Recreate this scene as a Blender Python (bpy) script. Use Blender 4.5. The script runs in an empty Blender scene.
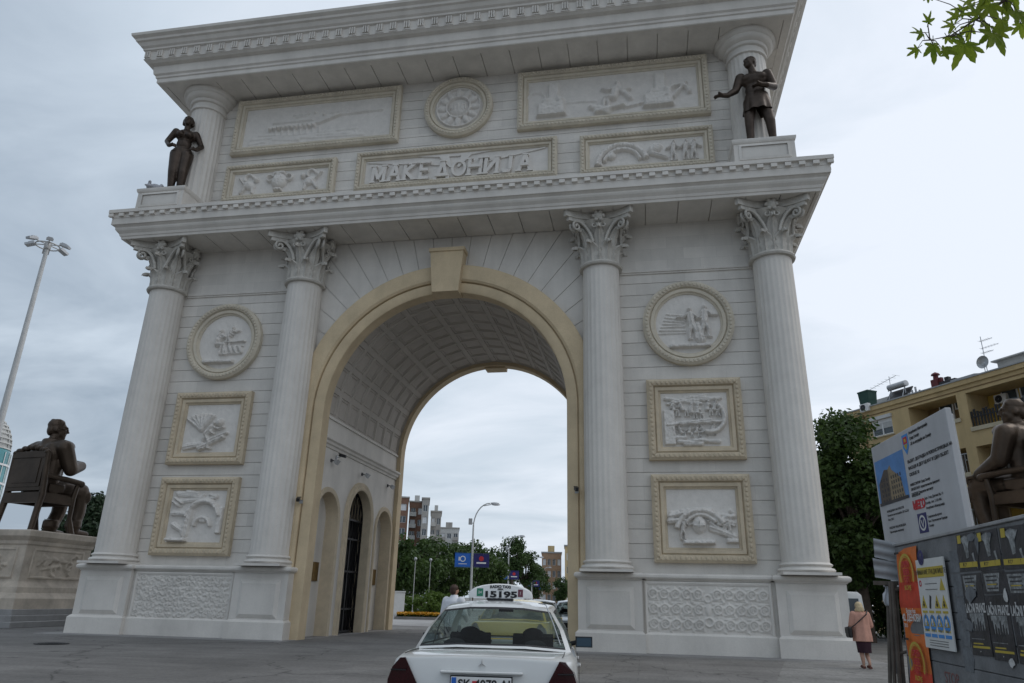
import bpy, bmesh, math, random
import numpy as np
from mathutils import Vector, Matrix, Euler, noise as mnoise

random.seed(7); np.random.seed(7)
S = bpy.context.scene
COL = S.collection
R = math.radians
PI = math.pi

# ------------------------------------------------------------------ camera
CAMP = Vector((6.795, -23.802, 1.45)); FPX = 714.417
YAW, PIT, ROL = R(-10.384), R(19.743), R(1.351)
fwd = Vector((math.sin(YAW)*math.cos(PIT), math.cos(YAW)*math.cos(PIT), math.sin(PIT)))
rgt = Vector((math.cos(YAW), -math.sin(YAW), 0)); upv = rgt.cross(fwd)
r2 = rgt*math.cos(ROL)+upv*math.sin(ROL); u2 = -rgt*math.sin(ROL)+upv*math.cos(ROL)
cd = bpy.data.cameras.new('camera'); cam = bpy.data.objects.new('camera', cd); COL.objects.link(cam)
cd.sensor_width = 36; cd.lens = FPX*36/1024; cd.clip_end = 5000; cd.clip_start = 0.05
cam.matrix_world = Matrix(((r2.x, u2.x, -fwd.x, CAMP.x), (r2.y, u2.y, -fwd.y, CAMP.y), (r2.z, u2.z, -fwd.z, CAMP.z), (0, 0, 0, 1)))
S.camera = cam
S.render.resolution_x = 1024; S.render.resolution_y = 683
S.view_settings.view_transform = 'Standard'; S.view_settings.look = 'None'
S.view_settings.exposure = .28; S.view_settings.gamma = 1
try:
    S.cycles.use_denoising = True
    S.cycles.max_bounces = 6; S.cycles.diffuse_bounces = 3; S.cycles.transparent_max_bounces = 12
except Exception: pass

def pol(bearing, dist):
    """a ground point at a compass bearing (degrees from +y) and distance from where the photographer stands"""
    return (CAMP.x+math.sin(R(bearing))*dist, CAMP.y+math.cos(R(bearing))*dist)

# ------------------------------------------------------------------ mesh builder
class MB:
    def __init__(s): s.v = []; s.f = []; s.m = []; s.mi = 0
    def add(s, vs, fs):
        b = len(s.v); s.v.extend([tuple(p) for p in vs])
        for f in fs: s.f.append(tuple(i+b for i in f)); s.m.append(s.mi)
    def box(s, x0, x1, y0, y1, z0, z1):
        s.add([(x0,y0,z0),(x1,y0,z0),(x1,y1,z0),(x0,y1,z0),(x0,y0,z1),(x1,y0,z1),(x1,y1,z1),(x0,y1,z1)],
              [(0,3,2,1),(4,5,6,7),(0,1,5,4),(1,2,6,5),(2,3,7,6),(3,0,4,7)])
    def obox(s, c, size, M=None):
        M = M or Matrix.Identity(3); c = Vector(c); a, b, d = [q/2 for q in size]
        vs = [c+M @ Vector(p) for p in [(-a,-b,-d),(a,-b,-d),(a,b,-d),(-a,b,-d),(-a,-b,d),(a,-b,d),(a,b,d),(-a,b,d)]]
        s.add(vs, [(0,3,2,1),(4,5,6,7),(0,1,5,4),(1,2,6,5),(2,3,7,6),(3,0,4,7)])
    def chbox(s, x0, x1, y0, y1, z0, z1, c=.01):
        """box with chamfered vertical + horizontal edges on all sides (bevelled look)"""
        bm = bmesh.new(); bmesh.ops.create_cube(bm, size=1)
        for v in bm.verts: v.co = ((x0+x1)/2+v.co.x*(x1-x0), (y0+y1)/2+v.co.y*(y1-y0), (z0+z1)/2+v.co.z*(z1-z0))
        bmesh.ops.bevel(bm, geom=bm.edges[:], offset=c, segments=1, affect='EDGES')
        s.bm(bm)
    def bm(s, bm):
        bm.verts.index_update(); s.add([v.co.copy() for v in bm.verts], [[v.index for v in f.verts] for f in bm.faces]); bm.free()
    def prism(s, poly, vec):
        n = len(poly); vec = Vector(vec); vs = [Vector(p) for p in poly]; vs2 = [p+vec for p in vs]
        fs = [tuple(range(n))[::-1], tuple(range(n, 2*n))]+[(i,(i+1)%n,n+(i+1)%n,n+i) for i in range(n)]
        s.add(vs+vs2, fs)
    def rings(s, rings, closed=True, cap=(False, False)):
        n = len(rings[0]); vs = [p for r in rings for p in r]; fs = []
        for i in range(len(rings)-1):
            for j in range(n if closed else n-1):
                k = (j+1) % n; fs.append((i*n+j, i*n+k, (i+1)*n+k, (i+1)*n+j))
        if cap[0]: fs.append(tuple(range(n))[::-1])
        if cap[1]: fs.append(tuple(range((len(rings)-1)*n, len(rings)*n)))
        s.add(vs, fs)
    def lathe(s, prof, c=(0,0,0), seg=32, axis='z', cap=True):
        rg = []
        for r, h in prof:
            ring = []
            for j in range(seg):
                a = 2*PI*j/seg; x, y = r*math.cos(a), r*math.sin(a)
                if axis == 'z': p = (c[0]+x, c[1]+y, c[2]+h)
                elif axis == 'y': p = (c[0]+x, c[1]+h, c[2]-y)
                else: p = (c[0]+h, c[1]+x, c[2]+y)
                ring.append(p)
            rg.append(ring)
        s.rings(rg, True, (cap, cap))
    def tube(s, pts, rad, seg=8, cap=True):
        pts = [Vector(p) for p in pts]; n = len(pts)
        rad = rad if isinstance(rad, (list, tuple)) else [rad]*n
        rg = []; prev = None
        for i, p in enumerate(pts):
            t = (pts[min(i+1, n-1)]-pts[max(i-1, 0)])
            t = t.normalized() if t.length > 1e-9 else Vector((0,0,1))
            a = prev if prev is not None else (Vector((1,0,0)) if abs(t.x) < .8 else Vector((0,1,0)))
            a = (a-t*a.dot(t)).normalized(); b = t.cross(a); prev = a
            rg.append([p+a*rad[i]*math.cos(2*PI*j/seg)+b*rad[i]*math.sin(2*PI*j/seg) for j in range(seg)])
        s.rings(rg, True, (cap, cap))
    def ball(s, c, r, M=None, seg=12, rg=8):
        rx, ry, rz = r if isinstance(r, (tuple, list)) else (r, r, r); c = Vector(c); M = M or Matrix.Identity(3)
        rings_ = []
        for i in range(rg+1):
            t = -PI/2+PI*i/rg; t = max(min(t, PI/2-.02), -PI/2+.02)
            rings_.append([c+M @ Vector((rx*math.cos(t)*math.cos(2*PI*j/seg), ry*math.cos(t)*math.sin(2*PI*j/seg), rz*math.sin(t))) for j in range(seg)])
        s.rings(rings_, True, (True, True))
    def rectring(s, a, b, prof, plane='xz', c=(0,0,0), cap=False):
        """mitred moulding round a rectangle: prof = (outward offset, height); plane xz: height goes to -y; xy: height is z"""
        rg = []
        for o, h in prof:
            q = []
            for sx, sz in ((-1,-1),(1,-1),(1,1),(-1,1)):
                if plane == 'xz': q.append((c[0]+sx*(a+o), c[1]-h, c[2]+sz*(b+o)))
                else: q.append((c[0]+sx*(a+o), c[1]+sz*(b+o), c[2]+h))
            rg.append(q)
        s.rings(rg, True, (cap, cap))
    def xf(s, M, start=0):
        for i in range(start, len(s.v)): s.v[i] = tuple(M @ Vector(s.v[i]))
    def mesh(s, name, mats, smooth=None):
        me = bpy.data.meshes.new(name); me.from_pydata(s.v, [], s.f)
        mats = mats if isinstance(mats, (list, tuple)) else [mats]
        for m in mats: me.materials.append(m)
        if len(mats) > 1: me.polygons.foreach_set('material_index', s.m)
        if smooth is not None:
            me.polygons.foreach_set('use_smooth', [True]*len(me.polygons))
            if smooth < 180: me.set_sharp_from_angle(angle=R(smooth))
        me.update(); return me
    def build(s, name, mats, parent=None, loc=None, smooth=None, rot=None, recalc=True):
        me = s.mesh(name, mats, smooth)
        if recalc:
            b = bmesh.new(); b.from_mesh(me); bmesh.ops.recalc_face_normals(b, faces=b.faces[:]); b.to_mesh(me); b.free()
            if smooth is not None and smooth < 180: me.set_sharp_from_angle(angle=R(smooth))
        return link(name, me, parent, loc, rot)

def link(name, me, parent=None, loc=None, rot=None):
    o = bpy.data.objects.new(name, me); COL.objects.link(o)
    if parent: o.parent = parent
    if loc is not None: o.location = loc
    if rot is not None: o.rotation_euler = rot
    return o
def empty(name, loc=(0,0,0), rz=0):
    o = bpy.data.objects.new(name, None); COL.objects.link(o); o.location = loc; o.rotation_euler = (0,0,rz); o.empty_display_size = .3
    return o
def tag(o, label=None, cat=None, group=None, kind=None):
    if label: o['label'] = label
    if cat: o['category'] = cat
    if group: o['group'] = group
    if kind: o['kind'] = kind
    return o
def kids(o): return [c for c in list(COL.objects) if c.parent == o]
def copy_tree(o, parent=None):
    c = o.copy(); COL.objects.link(c)
    if parent: c.parent = parent
    for k in kids(o): copy_tree(k, c)
    return c

# ------------------------------------------------------------------ materials
def nt(name):
    m = bpy.data.materials.new(name); m.use_nodes = True
    n = m.node_tree; b = n.nodes['Principled BSDF']; return m, n, b
def mat(name, col, rough=.7, metal=0, var=.12, scale=3, bump=0, bscale=20, streak=0, spec=.4, coat=0, emit=None, grain=0, blocks=0):
    m, n, b = nt(name); N = n.nodes; L = n.links
    b.inputs['Roughness'].default_value = rough; b.inputs['Metallic'].default_value = metal
    b.inputs['Specular IOR Level'].default_value = spec
    if coat: b.inputs['Coat Weight'].default_value = coat; b.inputs['Coat Roughness'].default_value = .05
    tc = N.new('ShaderNodeTexCoord')
    mp = N.new('ShaderNodeMapping'); L.new(tc.outputs['Object'], mp.inputs['Vector'])
    no = N.new('ShaderNodeTexNoise'); no.inputs['Scale'].default_value = scale; no.inputs['Detail'].default_value = 6; no.inputs['Roughness'].default_value = .65
    L.new(mp.outputs[0], no.inputs['Vector'])
    cr = N.new('ShaderNodeMapRange'); cr.inputs['From Min'].default_value = .3; cr.inputs['From Max'].default_value = .7
    cr.inputs['To Min'].default_value = 1-var; cr.inputs['To Max'].default_value = 1+var
    L.new(no.outputs['Fac'], cr.inputs['Value'])
    fac = cr.outputs[0]
    def mul(a, bb):
        q = N.new('ShaderNodeMath'); q.operation = 'MULTIPLY'; L.new(a, q.inputs[0]); L.new(bb, q.inputs[1]); return q.outputs[0]
    if streak:
        mp2 = N.new('ShaderNodeMapping'); mp2.inputs['Scale'].default_value = (1.3, 1.3, .22); L.new(tc.outputs['Object'], mp2.inputs['Vector'])
        n2 = N.new('ShaderNodeTexNoise'); n2.inputs['Scale'].default_value = 1.0; n2.inputs['Detail'].default_value = 7; n2.inputs['Roughness'].default_value = .6; L.new(mp2.outputs[0], n2.inputs['Vector'])
        c2 = N.new('ShaderNodeMapRange'); c2.inputs['From Min'].default_value = .42; c2.inputs['From Max'].default_value = .75
        c2.inputs['To Min'].default_value = 1; c2.inputs['To Max'].default_value = 1-streak; L.new(n2.outputs['Fac'], c2.inputs['Value'])
        fac = mul(fac, c2.outputs[0])
    if grain:
        n3 = N.new('ShaderNodeTexNoise'); n3.inputs['Scale'].default_value = 45; n3.inputs['Detail'].default_value = 4; L.new(tc.outputs['Object'], n3.inputs['Vector'])
        c3 = N.new('ShaderNodeMapRange'); c3.inputs['From Min'].default_value = .3; c3.inputs['From Max'].default_value = .7
        c3.inputs['To Min'].default_value = 1-grain; c3.inputs['To Max'].default_value = 1+grain; L.new(n3.outputs['Fac'], c3.inputs['Value'])
        fac = mul(fac, c3.outputs[0])
    if blocks:   # slab to slab tone: every cladding slab was cut from a slightly different piece of stone
        sp = N.new('ShaderNodeSeparateXYZ'); L.new(tc.outputs['Object'], sp.inputs[0])
        sm_ = N.new('ShaderNodeMath'); sm_.operation = 'ADD'; L.new(sp.outputs[0], sm_.inputs[0]); L.new(sp.outputs[1], sm_.inputs[1])
        sz = N.new('ShaderNodeMath'); sz.operation = 'SUBTRACT'; L.new(sp.outputs[2], sz.inputs[0]); sz.inputs[1].default_value = 2.26
        cb = N.new('ShaderNodeCombineXYZ'); L.new(sm_.outputs[0], cb.inputs[0]); L.new(sz.outputs[0], cb.inputs[1])
        bk = N.new('ShaderNodeTexBrick'); bk.inputs['Scale'].default_value = 1; bk.inputs['Brick Width'].default_value = 1.15; bk.inputs['Row Height'].default_value = .4496
        bk.inputs['Mortar Size'].default_value = .004; bk.inputs['Mortar Smooth'].default_value = .3; bk.inputs['Color1'].default_value = (1+blocks,)*3+(1,); bk.inputs['Color2'].default_value = (1-blocks,)*3+(1,); bk.inputs['Mortar'].default_value = (.8,.8,.8,1)
        L.new(cb.outputs[0], bk.inputs['Vector']); fac = mul(fac, bk.outputs['Color'])
    mx = N.new('ShaderNodeVectorMath'); mx.operation = 'SCALE'; mx.inputs[0].default_value = col; L.new(fac, mx.inputs['Scale'])
    L.new(mx.outputs[0], b.inputs['Base Color'])
    if bump:
        bn = N.new('ShaderNodeTexNoise'); bn.inputs['Scale'].default_value = bscale; bn.inputs['Detail'].default_value = 5; L.new(tc.outputs['Object'], bn.inputs['Vector'])
        bp = N.new('ShaderNodeBump'); bp.inputs['Strength'].default_value = bump; bp.inputs['Distance'].default_value = .02
        L.new(bn.outputs['Fac'], bp.inputs['Height']); L.new(bp.outputs[0], b.inputs['Normal'])
    if emit: b.inputs['Emission Color'].default_value = (*emit[0], 1); b.inputs['Emission Strength'].default_value = emit[1]
    return m
def glass(name, tint=(.55,.62,.6), alpha=.75, rough=.02):
    m = bpy.data.materials.new(name); m.use_nodes = True; n = m.node_tree; N = n.nodes; L = n.links
    N.remove(N['Principled BSDF']); out = N['Material Output']
    tr = N.new('ShaderNodeBsdfTransparent'); tr.inputs[0].default_value = (*[t*alpha for t in tint], 1)
    gl = N.new('ShaderNodeBsdfGlossy'); gl.inputs['Roughness'].default_value = rough; gl.inputs[0].default_value = (1,1,1,1)
    fr = N.new('ShaderNodeFresnel'); fr.inputs['IOR'].default_value = 1.22
    fr.inputs['IOR'].default_value = 1.4
    damp = N.new('ShaderNodeMath'); damp.operation = 'MULTIPLY'; damp.inputs[1].default_value = .32; L.new(fr.outputs[0], damp.inputs[0])
    ms = N.new('ShaderNodeMixShader'); L.new(damp.outputs[0], ms.inputs[0]); L.new(tr.outputs[0], ms.inputs[1]); L.new(gl.outputs[0], ms.inputs[2])
    L.new(ms.outputs[0], out.inputs['Surface']); return m
def leafmat(name, col, col2, trans=.35, scale=.7):
    m = bpy.data.materials.new(name); m.use_nodes = True; n = m.node_tree; N = n.nodes; L = n.links
    N.remove(N['Principled BSDF']); out = N['Material Output']
    tc = N.new('ShaderNodeTexCoord'); no = N.new('ShaderNodeTexNoise'); no.inputs['Scale'].default_value = scale; no.inputs['Detail'].default_value = 8; no.inputs['Roughness'].default_value = .8
    L.new(tc.outputs['Object'], no.inputs['Vector'])
    cr = N.new('ShaderNodeValToRGB'); cr.color_ramp.elements[0].position = .35; cr.color_ramp.elements[1].position = .66
    cr.color_ramp.elements[0].color = (*col, 1); cr.color_ramp.elements[1].color = (*col2, 1); L.new(no.outputs['Fac'], cr.inputs[0])
    d = N.new('ShaderNodeBsdfPrincipled'); d.inputs['Roughness'].default_value = .55; d.inputs['Specular IOR Level'].default_value = .3; L.new(cr.outputs[0], d.inputs['Base Color'])
    t = N.new('ShaderNodeBsdfTranslucent'); L.new(cr.outputs[0], t.inputs[0])
    ms = N.new('ShaderNodeMixShader'); ms.inputs[0].default_value = trans; L.new(d.outputs[0], ms.inputs[1]); L.new(t.outputs[0], ms.inputs[2]); L.new(ms.outputs[0], out.inputs['Surface'])
    return m

M = {}
M['slabs'] = mat('white_slab_cladding', (.68,.645,.595), .75, var=.08, scale=.8, streak=.14, bump=.2, bscale=9, grain=.06, blocks=.055)
M['stone'] = mat('white_stone', (.68,.645,.595), .75, var=.08, scale=.9, streak=.14, bump=.15, bscale=9, grain=.05)
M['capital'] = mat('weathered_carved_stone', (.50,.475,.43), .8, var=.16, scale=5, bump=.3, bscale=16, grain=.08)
M['relief'] = mat('relief_stone', (.69,.655,.61), .8, var=.07, scale=4, bump=.15, bscale=14, grain=.04)
M['yellow'] = mat('yellow_sandstone', (.60,.48,.315), .8, var=.13, scale=.9, bump=.2, bscale=12, streak=.12, grain=.07)
M['frame2'] = mat('bleached_sandstone', (.61,.55,.445), .8, var=.1, scale=2.5, bump=.2, bscale=12, streak=.14, grain=.06)
M['frame'] = mat('pale_sandstone', (.58,.49,.36), .8, var=.12, scale=2.5, bump=.2, bscale=12, streak=.1, grain=.07)
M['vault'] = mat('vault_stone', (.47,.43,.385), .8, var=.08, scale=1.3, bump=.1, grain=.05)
M['core'] = mat('joint_stone', (.55,.52,.48), .9, var=.05)
M['bronze'] = mat('dark_bronze', (.06,.044,.034), .42, .6, var=.35, scale=6, bump=.25, bscale=30)
M['bronze2'] = mat('brown_bronze', (.075,.054,.039), .42, .6, var=.35, scale=3, bump=.3, bscale=14, streak=.3)
M['marble'] = mat('stained_marble', (.52,.45,.37), .65, var=.35, scale=.8, streak=.25, bump=.1, grain=.06)
M['iron'] = mat('black_iron', (.012,.012,.014), .5, .6, var=.2)
M['plaque'] = mat('brass_plaque', (.18,.11,.03), .4, .8, var=.3, scale=8, bump=.3, bscale=40)
M['grey_metal'] = mat('galvanised_metal', (.42,.43,.44), .45, .6, var=.12, scale=5)
M['pole'] = mat('pale_painted_steel', (.5,.5,.49), .45, .2, var=.1, scale=4, streak=.15)
M['dark'] = mat('dark_plastic', (.02,.02,.022), .45, 0, var=.2)
M['rubber'] = mat('tyre_rubber', (.018,.018,.018), .8, 0, var=.2)
M['white'] = mat('white_enamel', (.75,.75,.74), .4, 0, var=.04, scale=6)
M['carwhite'] = mat('white_car_paint', (.62,.63,.62), .28, 0, var=.03, scale=2, coat=.8)
M['caryellow'] = mat('yellow_car_paint', (.75,.52,.03), .3, 0, var=.03, coat=.7)
M['carsilver'] = mat('silver_car_paint', (.45,.5,.53), .3, .4, var=.03, coat=.7)
M['carglass'] = glass('car_glass', (.76,.85,.82), .76)
M['winglass'] = mat('window_glass', (.05,.065,.075), .08, 0, var=.3, scale=1.5, spec=.7)
M['seat'] = mat('seat_cloth', (.02,.02,.024), .8, var=.3, scale=12)
M['shelf'] = mat('pale_parcel_shelf', (.35,.42,.46), .7, var=.1)
M['taillamp'] = mat('smoked_red_lamp', (.03,.003,.005), .12, 0, var=.25, scale=7, coat=.15)
M['chrome'] = mat('chrome', (.7,.7,.7), .15, 1, var=.02)
M['black'] = mat('black_paint', (.012,.012,.014), .5, var=.1)
M['blue'] = mat('blue_panel', (.02,.13,.5), .5, var=.15, scale=2)
M['navy'] = mat('navy_panel', (.02,.02,.12), .5, var=.15, scale=2)
M['red'] = mat('red_print', (.5,.03,.04), .6, var=.1)
M['green'] = mat('green_print', (.03,.2,.12), .6, var=.1)
M['skin'] = mat('skin', (.42,.24,.17), .55, var=.08, scale=10)

# ------------------------------------------------------------------ sculpting: blended solids remeshed into one skin
def sculpt(name, build, voxel, smooth=4, adapt=None):
    mb = MB(); build(mb)
    me = mb.mesh(name+'_raw', [], None)
    b = bmesh.new(); b.from_mesh(me); bmesh.ops.recalc_face_normals(b, faces=b.faces[:]); b.to_mesh(me); b.free()
    o = bpy.data.objects.new(name+'_raw', me); COL.objects.link(o)
    md = o.modifiers.new('r', 'REMESH'); md.mode = 'VOXEL'; md.voxel_size = voxel; md.use_smooth_shade = True
    if smooth: sm = o.modifiers.new('s', 'SMOOTH'); sm.factor = .5; sm.iterations = smooth
    dg = bpy.context.evaluated_depsgraph_get(); dg.update()
    res = bpy.data.meshes.new_from_object(o.evaluated_get(dg)); res.name = name
    bpy.data.objects.remove(o); bpy.data.meshes.remove(me)
    res.materials.clear()
    return res
def caps(mb, pts):
    """tapered limb through (point, radius) joints, with balls at the joints"""
    for (p, r) in pts: mb.ball(p, r, seg=12, rg=8)
    for (p, r), (q, t) in zip(pts, pts[1:]): mb.tube([p, q], [r, t], seg=12)

def shead(mb, c, turn, fy, k=1.0):
    """a sculpted head: skull, brow, cheeks, nose, lips, chin and ears; fy = +1 faces +y, -1 faces -y"""
    Mh = Matrix.Rotation(turn, 3, 'Z'); c = Vector(c)
    def hb(x, y, z, a, b_, d): mb.ball(c+Mh @ (Vector((x, y*fy, z))*k), (a*k, b_*k, d*k), Mh, 12, 8)
    hb(0,-.008,.02,.078,.098,.098); hb(0,.03,-.04,.066,.07,.075); hb(0,.062,-.085,.038,.036,.03); hb(0,.088,.032,.056,.018,.013)
    hb(0,.104,-.004,.011,.016,.03); hb(0,.113,-.018,.015,.016,.012); hb(0,.088,-.05,.026,.014,.007); hb(0,.086,-.062,.022,.013,.007)
    for sd in (-1, 1): hb(sd*.076,-.012,-.008,.012,.024,.033); hb(sd*.04,.07,-.022,.024,.022,.022); hb(sd*.028,.082,.012,.014,.01,.008)
def txt(mb, s, size, Mx, depth=.004, align='CENTER', bold=0):
    cu = bpy.data.curves.new('letters', 'FONT'); cu.body = s; cu.size = size; cu.extrude = depth/2; cu.align_x = align; cu.align_y = 'CENTER'; cu.resolution_u = 3
    cu.offset = bold
    o = bpy.data.objects.new('letters', cu); COL.objects.link(o)
    dg = bpy.context.evaluated_depsgraph_get(); dg.update()
    me = bpy.data.meshes.new_from_object(o.evaluated_get(dg))
    vs = [Mx @ v.co for v in me.vertices]; fs = [tuple(p.vertices) for p in me.polygons]
    mb.add(vs, fs)
    bpy.data.objects.remove(o); bpy.data.curves.remove(cu); bpy.data.meshes.remove(me)
def frameM(origin, xdir, zdir):
    """matrix whose local x = xdir, local y = zdir (text plane), local z = outward normal"""
    x = Vector(xdir).normalized(); y = Vector(zdir).normalized(); z = x.cross(y)
    o = Vector(origin)
    return Matrix(((x.x,y.x,z.x,o.x),(x.y,y.y,z.y,o.y),(x.z,y.z,z.z,o.z),(0,0,0,1)))
def wallholes(mb, P, s0, s1, z0, z1, holes, depth, back=True, mi_back=0, mi_rev=0):
    """a facade with rectangular recesses; P(s, d, z) gives the point, d = depth into the wall"""
    ss = sorted(set([s0, s1]+[h[0] for h in holes]+[h[1] for h in holes])); zs = sorted(set([z0, z1]+[h[2] for h in holes]+[h[3] for h in holes]))
    base = mb.mi
    for a, b in zip(ss, ss[1:]):
        for c, d in zip(zs, zs[1:]):
            ms, mz = (a+b)/2, (c+d)/2
            if any(h[0] < ms < h[1] and h[2] < mz < h[3] for h in holes): continue
            mb.add([P(a,0,c),P(b,0,c),P(b,0,d),P(a,0,d)], [(0,1,2,3)])
    for h in holes:
        a, b, c, d = h[:4]; dp = h[4] if len(h) > 4 else depth
        q = [(a,c),(b,c),(b,d),(a,d)]
        mb.mi = mi_rev
        for (p, r) in zip(q, q[1:]+q[:1]):
            mb.add([P(p[0],0,p[1]),P(r[0],0,r[1]),P(r[0],dp,r[1]),P(p[0],dp,p[1])], [(0,1,2,3)])
        mb.mi = mi_back
        if back: mb.add([P(a,dp,c),P(b,dp,c),P(b,dp,d),P(a,dp,d)], [(0,1,2,3)])
        mb.mi = base
# ================================================================== THE ARCH
arch = tag(empty('triumphal_arch'), 'huge white stone triumphal arch with yellow sandstone archway and carved relief panels', 'arch')
def part(name, mb, m, parent=None, **k): return mb.build(name, m, parent or arch, **k)
RI, RO, ZC = 4.42, 5.5, 7.7          # archway inner / archivolt outer radius, springing height
RV = 4.6                            # vault and inner wall
D0, D1 = 0.0, 9.1                    # front and back plane of the body
XW = 12.1
rnd = random.Random(3)

# ---- piers: courses of blocks with real joints
def courses(mb, x0, x1, y0, y1, z0, z1, dz, gap=.02, jit=0):
    n = max(1, round((z1-z0)/dz)); h = (z1-z0)/n
    for i in range(n): mb.box(x0, x1, y0, y1, z0+i*h+gap/2, z0+(i+1)*h-gap/2)
for sg in (-1, 1):
    mb = MB(); mb.mi = 0
    xa, xb = sorted((sg*5.66, sg*XW)); courses(mb, xa, xb, D0, D1, 2.26, 12.6, .45)
    xa2, xb2 = sorted((sg*4.97, sg*5.659)); mb.box(xa2, xb2, .02, .3, 0, 12.6); mb.box(xa2, xb2, D1-.3, D1-.02, 0, 12.6)
    mb.box(xa, xb, .0, D1-.0, 12.67, 14.5)                       # plain band between the capitals
    xm, xn = sorted((sg*5.7, sg*(XW+.05)))
    mb.box(xm, xn, -.09, D1+.09, 12.56, 12.66); mb.box(xm, xn, -.05, D1+.05, 12.50, 12.56)
    mb.mi = 1
    xc, xd = sorted((sg*5.69, sg*(XW-.03))); mb.box(xc, xd, D0+.03, D1-.03, .1, 14.49)
    part('pier', mb, [M['slabs'], M['core']])
# ---- spandrel of wedge blocks
def outer_hit(a, X, Z):
    dx, dz = math.cos(a), math.sin(a); t = 1e9
    if abs(dx) > 1e-6: t = min(t, X/abs(dx))
    if dz > 1e-6: t = min(t, Z/dz)
    return (t*dx, t*dz)
X, Z = 5.66, 14.49-ZC; st = R(6.4); n = int(round(PI/st)); st = PI/n; g = .0022
for y_face, y_in, y_core in ((0, .12, .03), (D1, -.12, D1-.03)):
    mb = MB()
    for i in range(n):
        a0, a1 = i*st+g, (i+1)*st-g
        pts = [(RO-.1)*Vector((math.cos(a0+(a1-a0)*k/2), math.sin(a0+(a1-a0)*k/2))) for k in range(3)]
        o0, o1 = Vector(outer_hit(a0, X, Z)), Vector(outer_hit(a1, X, Z)); out = [o1]
        for cx_ in (-X, X):
            ac = math.atan2(Z, cx_)
            if a0 < ac < a1: out.append(Vector((cx_, Z)))
        out.append(o0)
        mb.prism([(p.x, y_face, p.y+ZC) for p in pts+out], (0, y_in, 0))
    mb.mi = 1
    for i in range(48):
        a0, a1 = PI*i/48, PI*(i+1)/48; p0, p1 = outer_hit(a0, X-.02, Z-.01), outer_hit(a1, X-.02, Z-.01)
        q = [(RO-.15)*Vector((math.cos(a), math.sin(a))) for a in (a0, a1)]; yy = y_core
        mb.add([(q[0].x,yy,q[0].y+ZC),(p0[0],yy,p0[1]+ZC),(p1[0],yy,p1[1]+ZC),(q[1].x,yy,q[1].y+ZC)], [(0,1,2,3)])
    part('spandrel', mb, [M['stone'], M['core']])
# ---- archivolts (front and back rings with jambs down to the ground)
def archivolt(prof):
    mb = MB(); path = []
    for z in (0, 1.2, 2.4, 3.6, 4.8, 6.0): path.append((PI, z))
    N = 44
    rings_ = []
    for z in [0, 1.5, 3, 4.5, 6]: rings_.append([(-r, y, z) for r, y in prof])
    for i in range(N+1):
        a = PI-PI*i/N; rings_.append([(r*math.cos(a), y, ZC+r*math.sin(a)) for r, y in prof])
    for z in [6, 4.5, 3, 1.5, 0]: rings_.append([(r, y, z) for r, y in prof])
    mb.rings(rings_, True, (True, True)); return mb
front = [(RI,.38),(RI,-.16),(RI+.06,-.2),(RI+.36,-.2),(RI+.37,-.13),(RI+.41,-.13),(RI+.42,-.24),(RI+.5,-.3),(RO-.06,-.3),(RO,-.26),(RO,.05),(RV+.1,.05),(RV+.1,.38)]
part('archivolt', archivolt(front), M['yellow'], smooth=35)
back = [(r, D1-y) for r, y in front]
part('archivolt', archivolt(back), M['yellow'], smooth=35)
for y0, y1 in ((-.52, .2), (D1-.2, D1+.5)):
    mb = MB(); poly = [(-.53,y0,12.02),(.47,y0,12.02),(.60,y0,13.66),(-.68,y0,13.66)]; mb.prism(poly, (0, y1-y0, 0))
    poly = [(-.72,y0-.05,13.66),(.64,y0-.05,13.66),(.65,y0-.05,13.8),(-.73,y0-.05,13.8)]; mb.prism(poly, (0, y1-y0+.1, 0))
    part('keystone', mb, M['yellow'])
# ---- coffered vault
mb = MB(); NY, NT = 8, 14; y0v, y1v = .35, D1-.35
def vp(a, y, r): return (r*math.cos(a), y, ZC+r*math.sin(a))
for i in range(NY):
    for j in range(NT):
        ya, yb = y0v+(y1v-y0v)*i/NY, y0v+(y1v-y0v)*(i+1)/NY; aa, ab = PI*j/NT, PI*(j+1)/NT
        loops = []
        for ins, r in ((0, RV), (.1, RV), (.11, RV+.035), (.15, RV+.035), (.16, RV+.01), (.2, RV+.01), (.21, RV+.04), (.25, RV+.04)):
            da = ins/RV*1.0; loops.append([vp(aa+da, ya+ins, r), vp(ab-da, ya+ins, r), vp(ab-da, yb-ins, r), vp(aa+da, yb-ins, r)])
        mb.rings(loops, True, (False, True))
part('vault', mb, M['vault'])
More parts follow.
